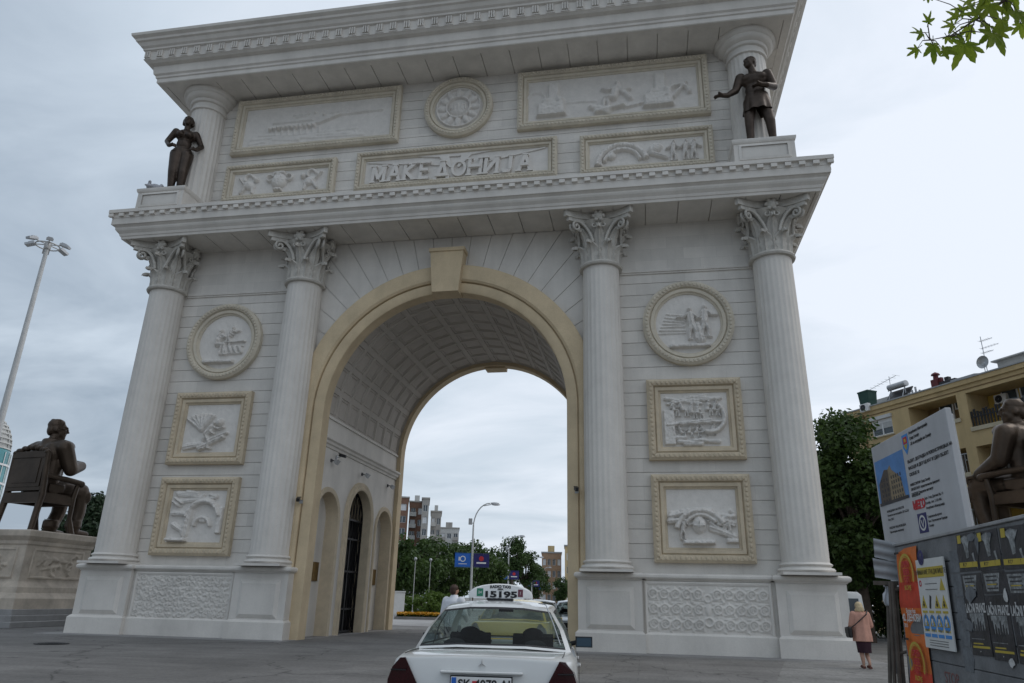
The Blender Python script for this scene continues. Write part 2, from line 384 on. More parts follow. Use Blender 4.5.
# ---- inner walls with three arched niches, gate in the middle one
NI = [(.5, 2.4, 4.05), (3.35, 5.7, 4.3), (6.6, 8.5, 4.05)]      # y0, y1, springing z
def nz(y, n):
    c, r = (n[0]+n[1])/2, (n[1]-n[0])/2; return n[2]+math.sqrt(max(0, r*r-(y-c)**2))
def outline(n, k=24, grow=0):
    c, r = (n[0]+n[1])/2, (n[1]-n[0])/2+grow
    return [(c-r, 0.0), (c-r, n[2]*.5)]+[(c-r*math.cos(PI*i/k), n[2]+r*math.sin(PI*i/k)) for i in range(k+1)]+[(c+r, n[2]*.5), (c+r, 0.0)]
for sg in (-1, 1):
    X0 = sg*RV; mb = MB(); mb.mi = 0
    ys = [.03]+[n[0]+(n[1]-n[0])*(.5-.5*math.cos(PI*i/24)) for n in NI for i in range(25)]+[D1-.03]
    for a, b in zip(ys, ys[1:]):
        n = next((n for n in NI if n[0]-1e-6 <= a and b <= n[1]+1e-6), None)
        za, zb = (nz(a, n), nz(b, n)) if n else (0, 0)
        mb.add([(X0,a,za),(X0,b,zb),(X0,b,ZC),(X0,a,ZC)], [(0,1,2,3)])
    for n in NI:
        dp = .45 if n is not NI[1] else .8
        ol = outline(n)
        mb.mi = 1
        mb.rings([[(X0, y, z) for y, z in ol], [(X0+sg*dp, y, z) for y, z in ol]], False)
        mb.mi = 0
        mb.add([(X0+sg*dp, y, z) for y, z in ol], [tuple(range(len(ol)))])
    iw = part('inner_wall', mb, [M['stone'], M['frame']])
    for n in NI:
        mb = MB(); grow = .09 if n is not NI[1] else .3
        if n is NI[1]: pr = [(0,0),(0,.1),(.06,.13),(.12,.13),(.15,.09),(.24,.11),(.3,.11),(.32,0)]
        else: pr = [(0,0),(0,.05),(.1,.07),(.16,.07),(.18,0)]
        mb.rings([[(X0-sg*h, y, z) for y, z in outline(n, 24, o)] for o, h in pr], False)
        part('niche_frame', mb, M['frame'], iw, smooth=40)
    mb = MB(); n = NI[1]; c, r = (n[0]+n[1])/2, (n[1]-n[0])/2; xg = X0+sg*.28
    k = 15
    for i in range(1, k):
        y = n[0]+(n[1]-n[0])*i/k; zt = nz(y, n)
        pts = []
        for q in range(19):
            z = .06+(zt-.06)*q/18; pts.append((xg, y+.035*math.sin(z*5+ (0 if i % 2 else PI)), z))
        mb.tube(pts, .02, 5)
    for z in (.08, .9, 2.3, 3.55, n[2]): mb.box(xg-.03, xg+.03, n[0], n[1], z-.035, z+.035)
    mb.box(xg-.03, xg+.03, c-.04, c+.04, .06, 3.55)
    mb.rings([[(xg+dx, y, z) for y, z in outline(n, 24, gr)] for dx, gr in ((-.03,0),(-.03,-.06),(.03,-.06),(.03,0))], False)
    gt = part('gate', mb, M['iron'])
    mb = MB(); mb.box(*sorted((X0+sg*.42, X0+sg*.48)), n[0]+.01, n[1]-.01, 0.02, 4.3); part('door', mb, M['black'])
    for y, z in ((1.85, 2.2), (7.9, 2.18)):
        XP = X0+sg*.449; mb = MB(); mb.chbox(*sorted((XP-sg*.06, XP)), y-.28, y+.28, z-.33, z+.33, .012); mb.box(*sorted((XP-sg*.07, XP-sg*.05)), y-.22, y+.22, z-.27, z+.27)
        part('plaque', mb, M['plaque'])
    mb = MB()
    pr = [(0,6.55),(.05,6.57),(.07,6.65),(.13,6.69),(.15,6.77),(.22,6.83),(.22,6.9),(0,6.95)]
    mb.rings([[(X0-sg*p, y, z) for p, z in pr] for y in (.36, D1-.36)], True, (True, True))
    part('impost_moulding', mb, M['frame'] if 0 else M['stone'], smooth=30)
    mb = MB(); mb.box(*sorted((X0-sg*.06, X0-sg*.001)), .36, D1-.36, 7.64, 7.73); part('string_course_or_groove', mb, M['stone'])
# ---- reliefs
def hmap(U, V, prims):
    H = np.zeros_like(U)
    for p in prims:
        k = p[0]
        if k == 'c':
            _, a, b, c, d, r0, r1, h = p; L2 = (c-a)**2+(d-b)**2+1e-9; t = np.clip(((U-a)*(c-a)+(V-b)*(d-b))/L2, 0, 1)
            dist = np.hypot(U-(a+t*(c-a)), V-(b+t*(d-b))); r = r0+(r1-r0)*t; q = np.clip(1-(dist/r)**2, 0, 1); side = ((U-a)*(d-b)-(V-b)*(c-a))/np.sqrt(L2)
            H = np.maximum(H, h*np.sqrt(q)*(.88+.12*np.cos(side/np.maximum(r, .01)*9)))
        elif k == 'e':
            _, a, b, ru, rv, an, h = p; ca, sa = math.cos(an), math.sin(an); x = ((U-a)*ca+(V-b)*sa)/ru; y = (-(U-a)*sa+(V-b)*ca)/rv
            H = np.maximum(H, h*np.sqrt(np.clip(1-x*x-y*y, 0, 1)))
        elif k == 'b':
            _, a, b, c, d, h = p; e = np.minimum(np.minimum(U-a, c-U), np.minimum(V-b, d-V)); H = np.maximum(H, h*np.clip(e/.03+.5, 0, 1))
        elif k == 'a':
            _, a, b, r, w, a0, a1, h = p; rr = np.hypot(U-a, V-b); an = np.mod(np.arctan2(V-b, U-a)-a0, 2*PI)
            q = np.clip(1-((rr-r)/w)**2, 0, 1)*(an <= (a1-a0)); H = np.maximum(H, h*np.sqrt(q))
    return H
def fig(u, v, s, lean=0, arm=.6, arm2=-.5, legs=.25, h=.2, seat=False):
    """a small carved figure: torso, head, arms and legs"""
    out = []; hip = (u, v); sh = (u+s*.34*math.sin(lean), v+s*.36*math.cos(lean)); hd = (sh[0]+s*.16*math.sin(lean*1.1), sh[1]+s*.17)
    out += [('c', *hip, *sh, s*.12, s*.15, h), ('e', hd[0], hd[1], s*.085, s*.105, 0, h*1.1)]
    for sd, an in ((1, arm), (-1, arm2)):
        e = (sh[0]+sd*s*.1+s*.2*math.sin(an)*1, sh[1]-s*.17*math.cos(an)); w = (e[0]+s*.2*math.sin(an*1.5), e[1]-s*.12*math.cos(an*1.8))
        out += [('c', sh[0]+sd*s*.1, sh[1], *e, s*.055, s*.05, h*.95), ('c', *e, *w, s*.05, s*.035, h*.9)]
    for sd in (1, -1):
        if seat: kx = (u+s*.26*(1 if legs > 0 else -1)+sd*s*.05, v-s*.03); ft = (kx[0]+sd*s*.04, v-s*.42)
        else: kx = (u+sd*s*.08+legs*s*.2*(sd > 0), v-s*.27); ft = (u+sd*s*.1+legs*s*.1*(sd > 0), v-s*.54)
        out += [('c', *hip, *kx, s*.09, s*.07, h*.95), ('c', *kx, *ft, s*.065, s*.045, h*.85), ('c', *ft, ft[0]+s*.1, ft[1]-.01, s*.04, s*.03, h*.8)]
    return out
def relief(name, cx_, cz_, hw, hh, prims, yb, parent, res=.021, rough=.012, rnd_r=None, m=None, hs=1):
    nx, nz_ = int(2*hw/res), int(2*hh/res); u = np.linspace(-hw, hw, nx+1); v = np.linspace(-hh, hh, nz_+1); U, V = np.meshgrid(u, v)
    H = hmap(U, V, prims)*hs
    sm = H if res < .025 else (H+np.roll(H,1,0)+np.roll(H,-1,0)+np.roll(H,1,1)+np.roll(H,-1,1))/5; H = .6*sm+.4*H
    sd = rnd.random()*50
    N = np.array([[mnoise.noise((a*2.1+sd, b*2.1, 0))*.6+mnoise.noise((a*7+sd, b*7, 3))*.4 for a in u] for b in v])
    F = np.array([[mnoise.noise((a*13+sd, b*9, 7))*.6+mnoise.noise((a*26, b*22+sd, 1))*.4 for a in u] for b in v])
    H = H * (1 + .25 * N + .22 * F) + rough*(1+N+.5*F)
    if rnd_r: ok = np.hypot(U, V) < rnd_r
    vs = [(cx_+U[j,i], yb-H[j,i], cz_+V[j,i]) for j in range(nz_+1) for i in range(nx+1)]; fs = []
    for j in range(nz_):
        for i in range(nx):
            if rnd_r and not ok[j, i]: continue
            a = j*(nx+1)+i; fs.append((a, a+1, a+nx+2, a+nx+1))
    mb = MB(); mb.add(vs, fs); return part(name, mb, m or M['relief'], parent, smooth=180, recalc=False)
FP = [(-.02,-.0),(0,.08),(.05,.1),(.07,.17),(.17,.19),(.2,.14),(.24,.24),(.37,.27),(.42,.22),(.45,.2),(.45,0)]
def rframe(cx_, cz_, hw, hh, yb, w=.45, beads=True, bead_dx=.15):
    fm = 'frame2' if cz_ > 15 else 'frame'
    k = w/.45; a, b = hw-w, hh-w; mb = MB(); mb.rectring(a, b, [(o*k, h) for o, h in FP], 'xz', (cx_, yb, cz_))
    if beads:
        o = .32*k; A, B = a+o, b+o
        def row(p, q):
            L_ = math.hypot(q[0]-p[0], q[1]-p[1]); n = int(L_/bead_dx)
            for i in range(n):
                t = (i+.5)/n; mb.ball((cx_+p[0]+(q[0]-p[0])*t, yb-.26, cz_+p[1]+(q[1]-p[1])*t), (.055,.045,.06), seg=6, rg=4)
        row((-A,-B),(A,-B)); row((A,-B),(A,B)); row((A,B),(-A,B)); row((-A,B),(-A,-B))
    return part('panel_frame', mb, M[fm], smooth=40)
def cframe(cx_, cz_, ro, ri, yb):
    mb = MB(); w = ro-ri; k = w/.45; mb.lathe([(ri+o*k, -h) for o, h in FP], (cx_, yb, cz_), 64, 'y', cap=False)
    n = int(2*PI*ro/.15)
    for i in range(n):
        a = 2*PI*i/n; rr = ri+.32*k; mb.ball((cx_+rr*math.cos(a), yb-.26, cz_+rr*math.sin(a)), (.06,.045,.06), seg=6, rg=4)
    return part('medallion_frame', mb, M['frame2' if cz_ > 10 else 'frame'], smooth=40)
W = rnd.uniform
# pier squares
f = rframe(-8.86, 7.14, 1.53, 1.36, 0); f['label'] = 'sandstone frame with winged figure relief'
wing = [('c', -.35+.02*i, -.05+.03*i, -.95+.17*i, .35+.09*i-.012*i*i, .1, .06, .16) for i in range(7)]
relief('relief', -8.86, 7.14, 1.09, .92, wing+fig(-.1, -.25, .95, .7, 1.2, .4, .5, .24)+[('c',-.3,-.75,.6,-.35,.12,.07,.2),('e',.35,.2,.16,.14,.4,.24),('c',-.9,-.7,-.2,-.6,.14,.1,.16),('c',.0,-.5,.7,-.2,.1,.06,.2)], -.03, f)
f = rframe(-8.86, 3.95, 1.53, 1.36, 0)
pr = [('a', .3, -.1, .62, .1, .15, PI-.1, .22), ('a', .3, -.35, .3, .07, 0, PI, .15), ('b', -.95,-.88,-.2,-.76,.26), ('c',-.35,-.6,-.2,.2,.16,.1,.2), ('c',-.9,.1,-.3,.05,.1,.07,.18), ('c',-.95,.5,-.7,.35,.06,.06,.2), ('c',-.9,.62,-.6,.45,.05,.05,.18), ('b',.85,-.6,1.05,.3,.12), ('c',-.8,-.3,-.35,-.55,.12,.1,.17),('e',.3,-.15,.2,.1,0,.1)]+[('c', W(-.9,.9), W(.5,.85), W(-.9,.9), W(.55,.85), .1, .06, .1) for _ in range(7)]
relief('relief', -8.86, 3.95, 1.09, .92, pr, -.03, f)
f = rframe(8.64, 7.14, 1.53, 1.36, 0)
pr = [('a', .45, .05, .5, .08, -1.9, .9, .22), ('c',-.9,-.2,.9,-.1,.05,.05,.2), ('b',-1.0,-.85,-.65,.3,.12), ('c',-.6,-.15,.5,-.05,.07,.06,.18)]
for i in range(6): pr += fig(-.7+.27*i+W(-.05,.05), .25+W(-.12,.08), .5, W(-.4,.4), W(-1,1), W(-1,1), .2, .18, True)
for i in range(6): pr += fig(-.7+.24*i, -.42+W(-.04,.04), .36, W(-.5,.5), W(-1,1), W(-1,1), .2, .15, True)
for i in range(5): pr += [('e', -.45+.22*i, -.45, .06, .05, 0, .15), ('c', W(-.9,.9), W(-.85,-.6), W(-.9,.9), W(-.85,-.6), .08, .06, .14)]
pr += [('c', W(-.95,.9), W(.55,.8), W(-.9,.9), W(.5,.85), .07, .05, .12) for _ in range(9)]
relief('relief', 8.64, 7.14, 1.09, .92, pr, -.03, f)
f = rframe(8.66, 3.95, 1.53, 1.36, 0)
pr = [('a', -.05, -.55, .78, .09, .5, PI-.3, .24), ('a', -.05, -.45, .55, .07, .6, PI-.6, .2), ('e', -.1,-.2,.22,.28,0,.24), ('c',-.25,-.25,.05,-.25,.05,.05,.28), ('c',-.1,-.1,-.1,-.28,.05,.06,.3), ('c',-1,-.1,-.6,-.05,.1,.06,.22), ('c',-1,.05,-.55,.15,.08,.05,.18), ('b',-.6,-.8,.35,-.68,.26), ('c',.3,-.3,.95,-.55,.14,.1,.17), ('c',.3,0,.95,-.15,.1,.08,.14), ('b',.7,-.75,1.05,-.62,.2)]+fig(-.62, -.35, .55, .3, 1, .6, .3, .2)+fig(.5, -.2, .6, -.4, 1, -.8, .3, .2, True)+fig(.82, -.35, .5, -.2, .8, -1, .3, .18)+[('c', W(-1,1), W(.0,.25), W(-1,1), W(.05,.3), .07, .05, .1) for _ in range(12)]+[('c', W(.2,1), W(-.5,.1), W(.2,1), W(-.5,.1), .08, .06, .16) for _ in range(6)]
relief('relief', 8.66, 3.95, 1.09, .92, pr, -.03, f)
# medallions
f = cframe(-8.86, 10.55, 1.54, 1.1, 0)
relief('relief', -8.86, 10.55, 1.14, 1.14, fig(-.3, -.1, 1.0, .25, 1.1, .9, .6, .2, True)+fig(.12, .2, .7, .5, 1.2, .5, .3, .16)+[('c',-.05,-.05,.85,-.02,.03,.03,.16),('b',-.75,-.88,.5,-.75,.2)]+[('c', .05+.2*i, -.25, .15+.2*i, -.45, .09, .07, .14) for i in range(4)]+[('c',-.1,-.2,.8,-.2,.02,.02,.1),('c',0,-.5,.7,-.5,.03,.03,.12)], -.03, f, rnd_r=1.13)
f = cframe(8.62, 10.53, 1.54, 1.1, 0)
relief('relief', 8.62, 10.53, 1.14, 1.14, fig(.12, -.05, 1.0, -.1, .7, -.9, .2, .22)+fig(.55, .02, 1.0, .05, .8, -.4, .2, .22)+[('b',-.65,-.9,.7,-.78,.2),('c',.3,-.1,.4,-.6,.12,.16,.2)]+[('c', -1+.05*i, -.35+.12*i, -.1, -.35+.1*i+W(-.05,.05), .03, .03, .07) for i in range(7)], -.03, f, rnd_r=1.13)
# attic panels
YA = -.1
f = rframe(-6.24, 20.37, 3.74, 1.38, YA, .42)
pr = [('c', -2.1,-.15,.2,-.05,.05,.05,.16), ('c',.2,-.05,1.1,.28,.05,.05,.16), ('c',1.1,.28,2.9,.32,.045,.045,.14), ('c',-2.0,.12,-.2,.15,.03,.03,.12), ('c',-1.1,.45,-.4,.47,.04,.04,.12), ('c',-1,.36,-.5,.37,.03,.03,.1), ('e',-.1,.5,.05,.06,0,.14), ('e',.3,.36,.05,.06,0,.14), ('c',.6,.42,1,.44,.03,.03,.1), ('e',1.4,.45,.06,.05,0,.1)]
pr += [('b', -2.15+.2*i, -.26, -2.02+.2*i, -.12, .2) for i in range(11)]+[('c', -1.8+.28*i, -.25, -1.8+.28*i, -.5, .06, .04, .08) for i in range(8)]+[('c', W(-3,3), W(-.85,-.4), W(-3,3), W(-.8,-.5), .05, .03, .05) for _ in range(14)]
relief('relief', -6.24, 20.37, 3.35, 1.0, pr, YA-.03, f, res=.035)
f = rframe(6.23, 20.36, 3.75, 1.38, YA, .42)
pr = []
for cx_ in (-2.3, 1.9): pr += [('b', cx_-.62, -.72, cx_+.45, -.2, .18), ('b', cx_-.68, -.8, cx_+.5, -.72, .26), ('b', cx_-.2, -.2, cx_+.22, .75, .14), ('e', cx_-.3, -.1, .2, .16, .4, .2), ('e', cx_+.25, -.08, .22, .16, -.4, .22), ('c', cx_-.3, -.5, cx_+.3, -.35, .06, .06, .24)]
pr += fig(.1, -.2, 1.2, .25, 1.0, -1.2, -.6, .26, True)+[('c', -.2,-.75,-.8,-.55,.2,.12,.2), ('c', .3,.3,.75,-.3,.14,.1,.2), ('c',-.6,-.8,.5,-.6,.1,.08,.22),('c',.5,-.7,1.3,-.55,.06,.05,.14),('a', 2.6, -.3, .4, .08, 0, 3.5, .2),('c',2.4,-.4,2.9,.2,.1,.05,.2),('c',-1.8,-.2,-.6,-.25,.04,.03,.08),('a',-3.0,0,.4,.06,-1,3,.07)]
relief('relief', 6.23, 20.36, 3.36, 1.0, pr, YA-.03, f, res=.035)
f = cframe(0, 20.4, 1.44, 1.02, YA)
pr = [('e', .68*math.cos(2*PI*i/12), .68*math.sin(2*PI*i/12), .24, .14, 2*PI*i/12, .13) for i in range(12)]+[('a',0,0,.92,.04,0,2*PI,.1)]+[('e',0,-.05,.42,.3,0,.14),('a',0,0,.5,.05,0,2*PI,.15)]+[('c', -.3+.15*i, -.1, -.3+.15*i, .15, .05, .03, .19) for i in range(5)]
relief('relief', 0, 20.4, 1.06, 1.06, pr, YA-.03, f, rnd_r=1.05)
f = rframe(-7.53, 17.55, 2.47, .88, YA, .36)
pr = [('e',0,.02,.36,.36,0,.24),('b',-.24,.3,.24,.42,.22),('b',-.12,.2,.12,.35,.2),('a',-.42,.15,.14,.04,.5,5.5,.16),('a',.42,.15,.14,.04,-2.4,2.6,.16),('b',-.18,-.48,.18,-.38,.22)]
for sx in (-1, 1): pr += [('e', sx*1.35,-.1,.3,.2,sx*.4,.18),('e', sx*1.05,.15,.12,.13,0,.2),('c', sx*1.5,-.15,sx*1.7,-.45,.09,.06,.16),('c', sx*1.2,-.2,sx*1.15,-.48,.08,.06,.16),('c', sx*1.6,.0,sx*1.85,.3,.05,.03,.14),('a', sx*1.4,.25,.18,.06,0,4,.12)]
relief('relief', -7.53, 17.55, 2.14, .54, pr, YA-.03, f)
f = rframe(7.47, 17.55, 2.5, .88, YA, .36)
pr = [('a', -.9, -.6, .95, .12, .3, PI-.1, .22),('a', -.9, -.55, .72, .08, .3, PI-.3, .18),('e',-1.3,-.1,.18,.16,0,.2),('c',-1.75,-.05,-1.7,-.5,.09,.06,.16),('e',.35,.1,.3,.2,.5,.2),('c',.2,-.1,.75,-.35,.1,.08,.18)]
for q in (1.0, 1.45, 1.75): pr += fig(q, -.1, .75, .1, .6, -.6, .2, .2)
relief('relief', 7.47, 17.55, 2.16, .54, pr, YA-.03, f)
# inscription panel
f = rframe(-.04, 17.63, 4.12, .9, YA, .36)
mb = MB(); mb.box(-3.8, 3.72, YA-.04, YA+.02, 17.05, 18.2)
for (a, b, c, d) in ((-3.7, 18.12, -.6, 17.75), (3.62, 18.15, .6, 17.62)):
    mb.prism([(a,YA-.04,b),(c,YA-.04,d),(c,YA-.04,d-.06),(a,YA-.04,b-.05)], (0,-.05,0))
for sx in (-1, 1): mb.prism([(sx*.75-.02,YA-.04,18.17),(sx*.2-.02,YA-.04,17.55),(sx*.1-.02,YA-.04,17.55),(sx*.28-.02,YA-.04,18.17)], (0,-.07,0))
mb.prism([(-1.6,YA-.04,18.19),(1.5,YA-.04,18.19),(.5,YA-.04,18.06),(-.6,YA-.04,18.06)], (0,-.06,0))
part('inscription_panel', mb, M['relief'], f)
STROKES = {'М': [(0,0,0,1),(0,1,.5,.2),(.5,.2,1,1),(1,1,1,0)], 'А': [(0,0,.5,1),(.5,1,1,0),(.2,.36,.8,.36)], 'К': [(0,0,0,1),(0,.48,.85,1),(.1,.5,.9,0)], 'Е': [(0,0,0,1),(0,1,.8,1),(0,.52,.65,.52),(0,0,.8,0)],
    'Д': [(.12,.1,.5,1),(.5,1,.88,.1),(-.05,.1,1.05,.1),(-.05,.1,-.05,-.1),(1.05,.1,1.05,-.1)], 'О': [], 'Н': [(0,0,0,1),(1,0,1,1),(0,.5,1,.5)], 'И': [(0,0,0,1),(1,0,1,1),(0,.05,1,.95)], 'Ј': [(.7,1,.7,.2),(.7,.2,.5,.02),(.5,.02,.2,.02),(.2,.02,.05,.2)]}
mb = MB(); lw, lh, z0L, yL = .46, .74, 17.09, YA-.03; nst = 0
for i, ch in enumerate('МАКЕДОНИЈА'):
    feet = set()
    x0 = -3.42+.665*i; at_ = lambda u, v: (x0+u*lw+.05*v, z0L+v*lh)
    for (u0, v0, u1, v1) in STROKES[ch]:
        p, q = Vector(at_(u0, v0)), Vector(at_(u1, v1)); d = (q-p).normalized(); up_ = abs(d.y) > .6; t = Vector((-d.y, d.x))*(.066 if up_ else .062); p, q = p-d*.02, q+d*.02; nst += 1; hL = (.14 if up_ else .19) + .0027 * (nst % 7)
        mb.prism([(p.x+t.x,yL,p.y+t.y),(q.x+t.x,yL,q.y+t.y),(q.x-t.x,yL,q.y-t.y),(p.x-t.x,yL,p.y-t.y)], (0,-hL,0))
        for (u, v) in ((u0,v0),(u1,v1)):     # flat serifs at the feet and heads of the stems
            if up_ and (v in (0, 1)) and (u, v) not in feet:
                feet.add((u, v))
                x, z = at_(u, v); nst += 1; hS = .165 + .0023 * (nst % 11); mb.box(x-.12, x+.12, yL-hS, yL-.001, z-.032, z+.032)
    if ch == 'О':
        cx_, cz_ = at_(.5, .5); mb.rings([[(cx_+(.26+o)*math.cos(a)*1.0, yL-h, cz_+(.33+o)*math.sin(a)) for a in np.linspace(0, 2*PI, 28, endpoint=False)] for o, h in ((.05,0),(.05,.13),(-.06,.13),(-.06,0))], True)
part('inscription', mb, M['relief'], f)

# ---- pedestals under the columns
for sg in (-1, 1):
    def bx(mb, xa, xb, *r): a, b = sorted((sg*xa, sg*xb)); mb.box(a, b, *r)
    mb = MB(); yB = D1+.6
    bx(mb, 10.6, 12.56, -.6, yB, .55, 2.06); bx(mb, 6.72, 10.6, -.42, yB-.18, .3, 2.06)
    for y0, y1 in ((-.6, .3), (D1-.3, yB)): bx(mb, 4.78, 6.72, y0, y1, .55, 2.06)
    for xa, xb, yf, yy in ((4.7, 6.78, -.7, .3), (4.7, 6.78, D1-.3, D1+.7), (10.54, 12.66, -.7, D1+.7), (6.781, 10.539, -.54, D1+.54)):
        a, b = sorted((sg*xa, sg*xb))
        mb.rings([[(a,yf,z),(b,yf,z),(b,yy,z),(a,yy,z)] for z in (0, .52)], True, (True, False))
        mb.rings([[(a,yf,.52),(b,yf,.52),(b,yy,.52),(a,yy,.52)], [(a+.09,yf+.09,.6),(b-.09,yf+.09,.6),(b-.09,yy-.09,.6),(a+.09,yy-.09,.6)]], True)
        pts = [(.08,2.04),(.05,2.08),(.0,2.1),(-.03,2.14),(-.03,2.2),(.0,2.24),(.06,2.26)]
        mb.rings([[(a+o,yf+o,z),(b-o,yf+o,z),(b-o,yy-o,z),(a+o,yy-o,z)] for o, z in pts], True, (False, True))
    ped = part('pedestal', mb, M['stone'], smooth=30)
    for xc in (5.75, 11.58):
        mb = MB(); mb.rectring(.6, .48, [(.12,.0),(.1,.02),(0,.075),(-.02,.075)], 'xz', (sg*xc, -.6, 1.24)); mb.box(sg*xc-.6, sg*xc+.6, -.672, -.59, .76, 1.72)
        part('raised_panel', mb, M['stone'], ped)
    mb = MB(); mb.rectring(1.76, .68, [(0,.02),(.0,.07),(.06,.09),(.1,.05),(.1,0)], 'xz', (sg*8.64, -.42, 1.25)); part('panel_moulding', mb, M['stone'], ped)
    pr = []
    if sg > 0:
        for sx in (-1, 1):   # shallow scrolling foliage, mirrored about the middle
            for i in range(5):
                for j in range(3):
                    u, v = sx*(.28+.33*i), -.42+.42*j; fl = 1 if (i+j) % 2 else -1
                    pr += [('a', u, v, .125, .028, 0, 2*PI, .10), ('a', u, v, .06, .022, 0, 5, .09), ('e', u, v, .03, .03, 0, .1)]
                    for k in range(5): an = 2*PI*k/5+.4; pr += [('e', u+.16*math.cos(an), v+.16*math.sin(an), .055, .024, an, .08)]
                    pr += [('c', u-.15, v+.15*fl, u+.16, v+.18*fl, .022, .014, .08), ('e', u+.17*sx, v+.2*fl, .06, .025, .6*fl, .08)]
        pr += [('e', 0, .0, .09, .2, 0, .1), ('a', 0, .3, .1, .03, 0, 2*PI, .1), ('a', 0, -.35, .12, .03, 0, 2*PI, .1)]
    else:
        for i in range(21):
            for j in range(8):
                u, v = -1.65+.165*i+W(-.04,.04), -.58+.165*j+W(-.03,.03)
                pr += [('a', u, v, W(.04,.08), .024, W(0,3), W(4,6.5), W(.08,.13)), ('c', u, v, u+W(-.11,.11), v+W(-.08,.08), .03,.02,W(.07,.13)), ('e', u+.06, v+.03, .04, .02, W(0,3), .11)]
    relief('relief_panel', sg*8.64, 1.25, 1.76, .68, pr, -.46, ped, res=.024, m=M['stone'], hs=.40 if sg > 0 else .32)

# ---- engaged Corinthian columns
def shaft(mb, z0, z1, ra, rb, nf, depth, k=6):
    rg = []
    zs = [z0, z0+.12, z0+.25]+[z0+.25+(z1-z0-.5)*i/6 for i in range(1, 6)]+[z1-.25, z1-.12, z1]
    for q, z in enumerate(zs):
        t = (z-z0)/(z1-z0); r = ra+(rb-ra)*t+.02*math.sin(PI*t); e = 0 if q in (0, 1, len(zs)-2, len(zs)-1) else 1; ring = []
        for j in range(nf):
            for i in range(k):
                a = 2*PI*(j+i/k)/nf; dd = 0 if i == 0 else depth*math.sin(PI*(i-.5)/(k-1)) * e if 0 < i else 0
                ring.append(((r-dd)*math.cos(a), (r-dd)*math.sin(a), z))
        rg.append(ring)
    mb.rings(rg, True, (True, True))
def leaf(mb, ang, r0, z0, h, w, flare, curl):
    rows, colsn = 11, 9; vs = []; ca, sa = math.cos(ang), math.sin(ang)
    for layer in (0, 1):
        for i in range(rows):
            t = i/(rows-1)
            lob = 1+.16*math.cos(t*6*PI)
            wd = w*(.8+.35*math.sin(PI*min(t*1.15, 1)))*(1 if t < .7 else max(.25, 1-(t-.7)*2.3))*lob
            r = r0+.03+flare*t**3; z = z0+h*t
            if t > .72: u = (t-.72)/.28; r += curl*math.sin(u*PI*.6); z = z0+h*(.72+.28*math.sin(u*PI*.75)*.8)-curl*.7*max(0, u-.5)
            for j in range(colsn):
                s = -1+2*j/(colsn-1); off = .055*(1-abs(s))+.03*math.cos(s*PI*3)-.05*s*s - layer*.07
                y = s*wd; rr = r+off; vs.append((rr*ca-y*sa, rr*sa+y*ca, z))
    fs = []; n = rows*colsn
    for i in range(rows-1):
        for j in range(colsn-1):
            a = i*colsn+j; fs += [(a,a+1,a+colsn+1,a+colsn), (n+a,n+a+colsn,n+a+colsn+1,n+a+1)]
    for i in range(rows-1):
        for j in (0, colsn-1):
            a = i*colsn+j; fs.append((a, a+colsn, n+a+colsn, n+a))
    for j in range(colsn-1): a = (rows-1)*colsn+j; fs.append((a, a+1, n+a+1, n+a))
    mb.add(vs, fs)
def capital_mesh(mb, zb, zt, r):
    h = zt-zb
    mb.lathe([(r-.04,zb-.02),(r+.09,zb),(r+.12,zb+.06),(r+.09,zb+.13),(r-.02,zb+.16)], seg=40)
    mb.lathe([(r-.04,zb+.1),(r-.06,zb+.5*h),(r+.04,zb+.68*h),(r+.32,zb+.84*h)], seg=40)
    for k in range(8): leaf(mb, 2*PI*(k+.5)/8, r-.05, zb+.12, .40*h, .23, .16, .24)
    for k in range(8): leaf(mb, 2*PI*k/8, r-.06, zb+.14, .70*h, .2, .24, .24)
    for k in range(4):
        a = PI/4+k*PI/2; d = Vector((math.cos(a), math.sin(a), 0)); t = Vector((-d.y, d.x, 0))
        for sd in (-1, 1):
            pts = []
            for i in range(9):
                q = i/8; pts.append(d*(r+.02+.55*q**1.6)+t*sd*(.32*(1-q)+.07)+Vector((0,0,zb+h*(.42+.42*math.sin(q*PI/2)))))
            mb.tube(pts, [.05+.02*q for q in np.linspace(0,1,9)], 6)
            sp = []
            c = d*(r+.52)+t*sd*.09+Vector((0,0,zb+h*.72))
            for i in range(22):
                an = PI*.6-i*.42; rr = .19*(1-i/26); sp.append(c+d*rr*math.cos(an)+Vector((0,0,rr*math.sin(an))))
            mb.tube(sp, .045, 6)
        f0 = Vector((math.cos(k*PI/2), math.sin(k*PI/2), 0)); t0 = Vector((-f0.y, f0.x, 0))
        for sd in (-1, 1):
            sp = []; c = f0*(r+.2)+t0*sd*.17+Vector((0,0,zb+h*.74))
            for i in range(16):
                an = PI/2-sd*(-i)*.42; rr = .13*(1-i/20); sp.append(c+t0*rr*math.cos(an)+Vector((0,0,rr*math.sin(an))))
            mb.tube(sp, .035, 5)
        mb.ball(f0*(r+.2)+Vector((0,0,zb+h*.9)), (.2,.2,.2), seg=10, rg=6)
        for i in range(6): an = 2*PI*i/6; petal = .165 * math.cos(an); rise = .165 * math.sin(an); mb.ball(f0 * (r + .28) + t0 * petal + Vector((0, 0, zb + h * .9 + rise)), .08, seg=6, rg=4)
    for (z0, z1, s) in ((zb+.80*h, zb+.87*h, .92), (zb+.872*h, zt, 1.0)):
        poly = []
        for k in range(4):
            a = k*PI/2; c, s_ = math.cos(a), math.sin(a)
            for i in range(9):
                u = -1+2*i/8; y = u*1.12*s; x = (r+.1+.46*u*u)*s; poly.append((x*c-y*s_, x*s_+y*c, z0))
        mb.prism(poly, (0, 0, z1-z0))
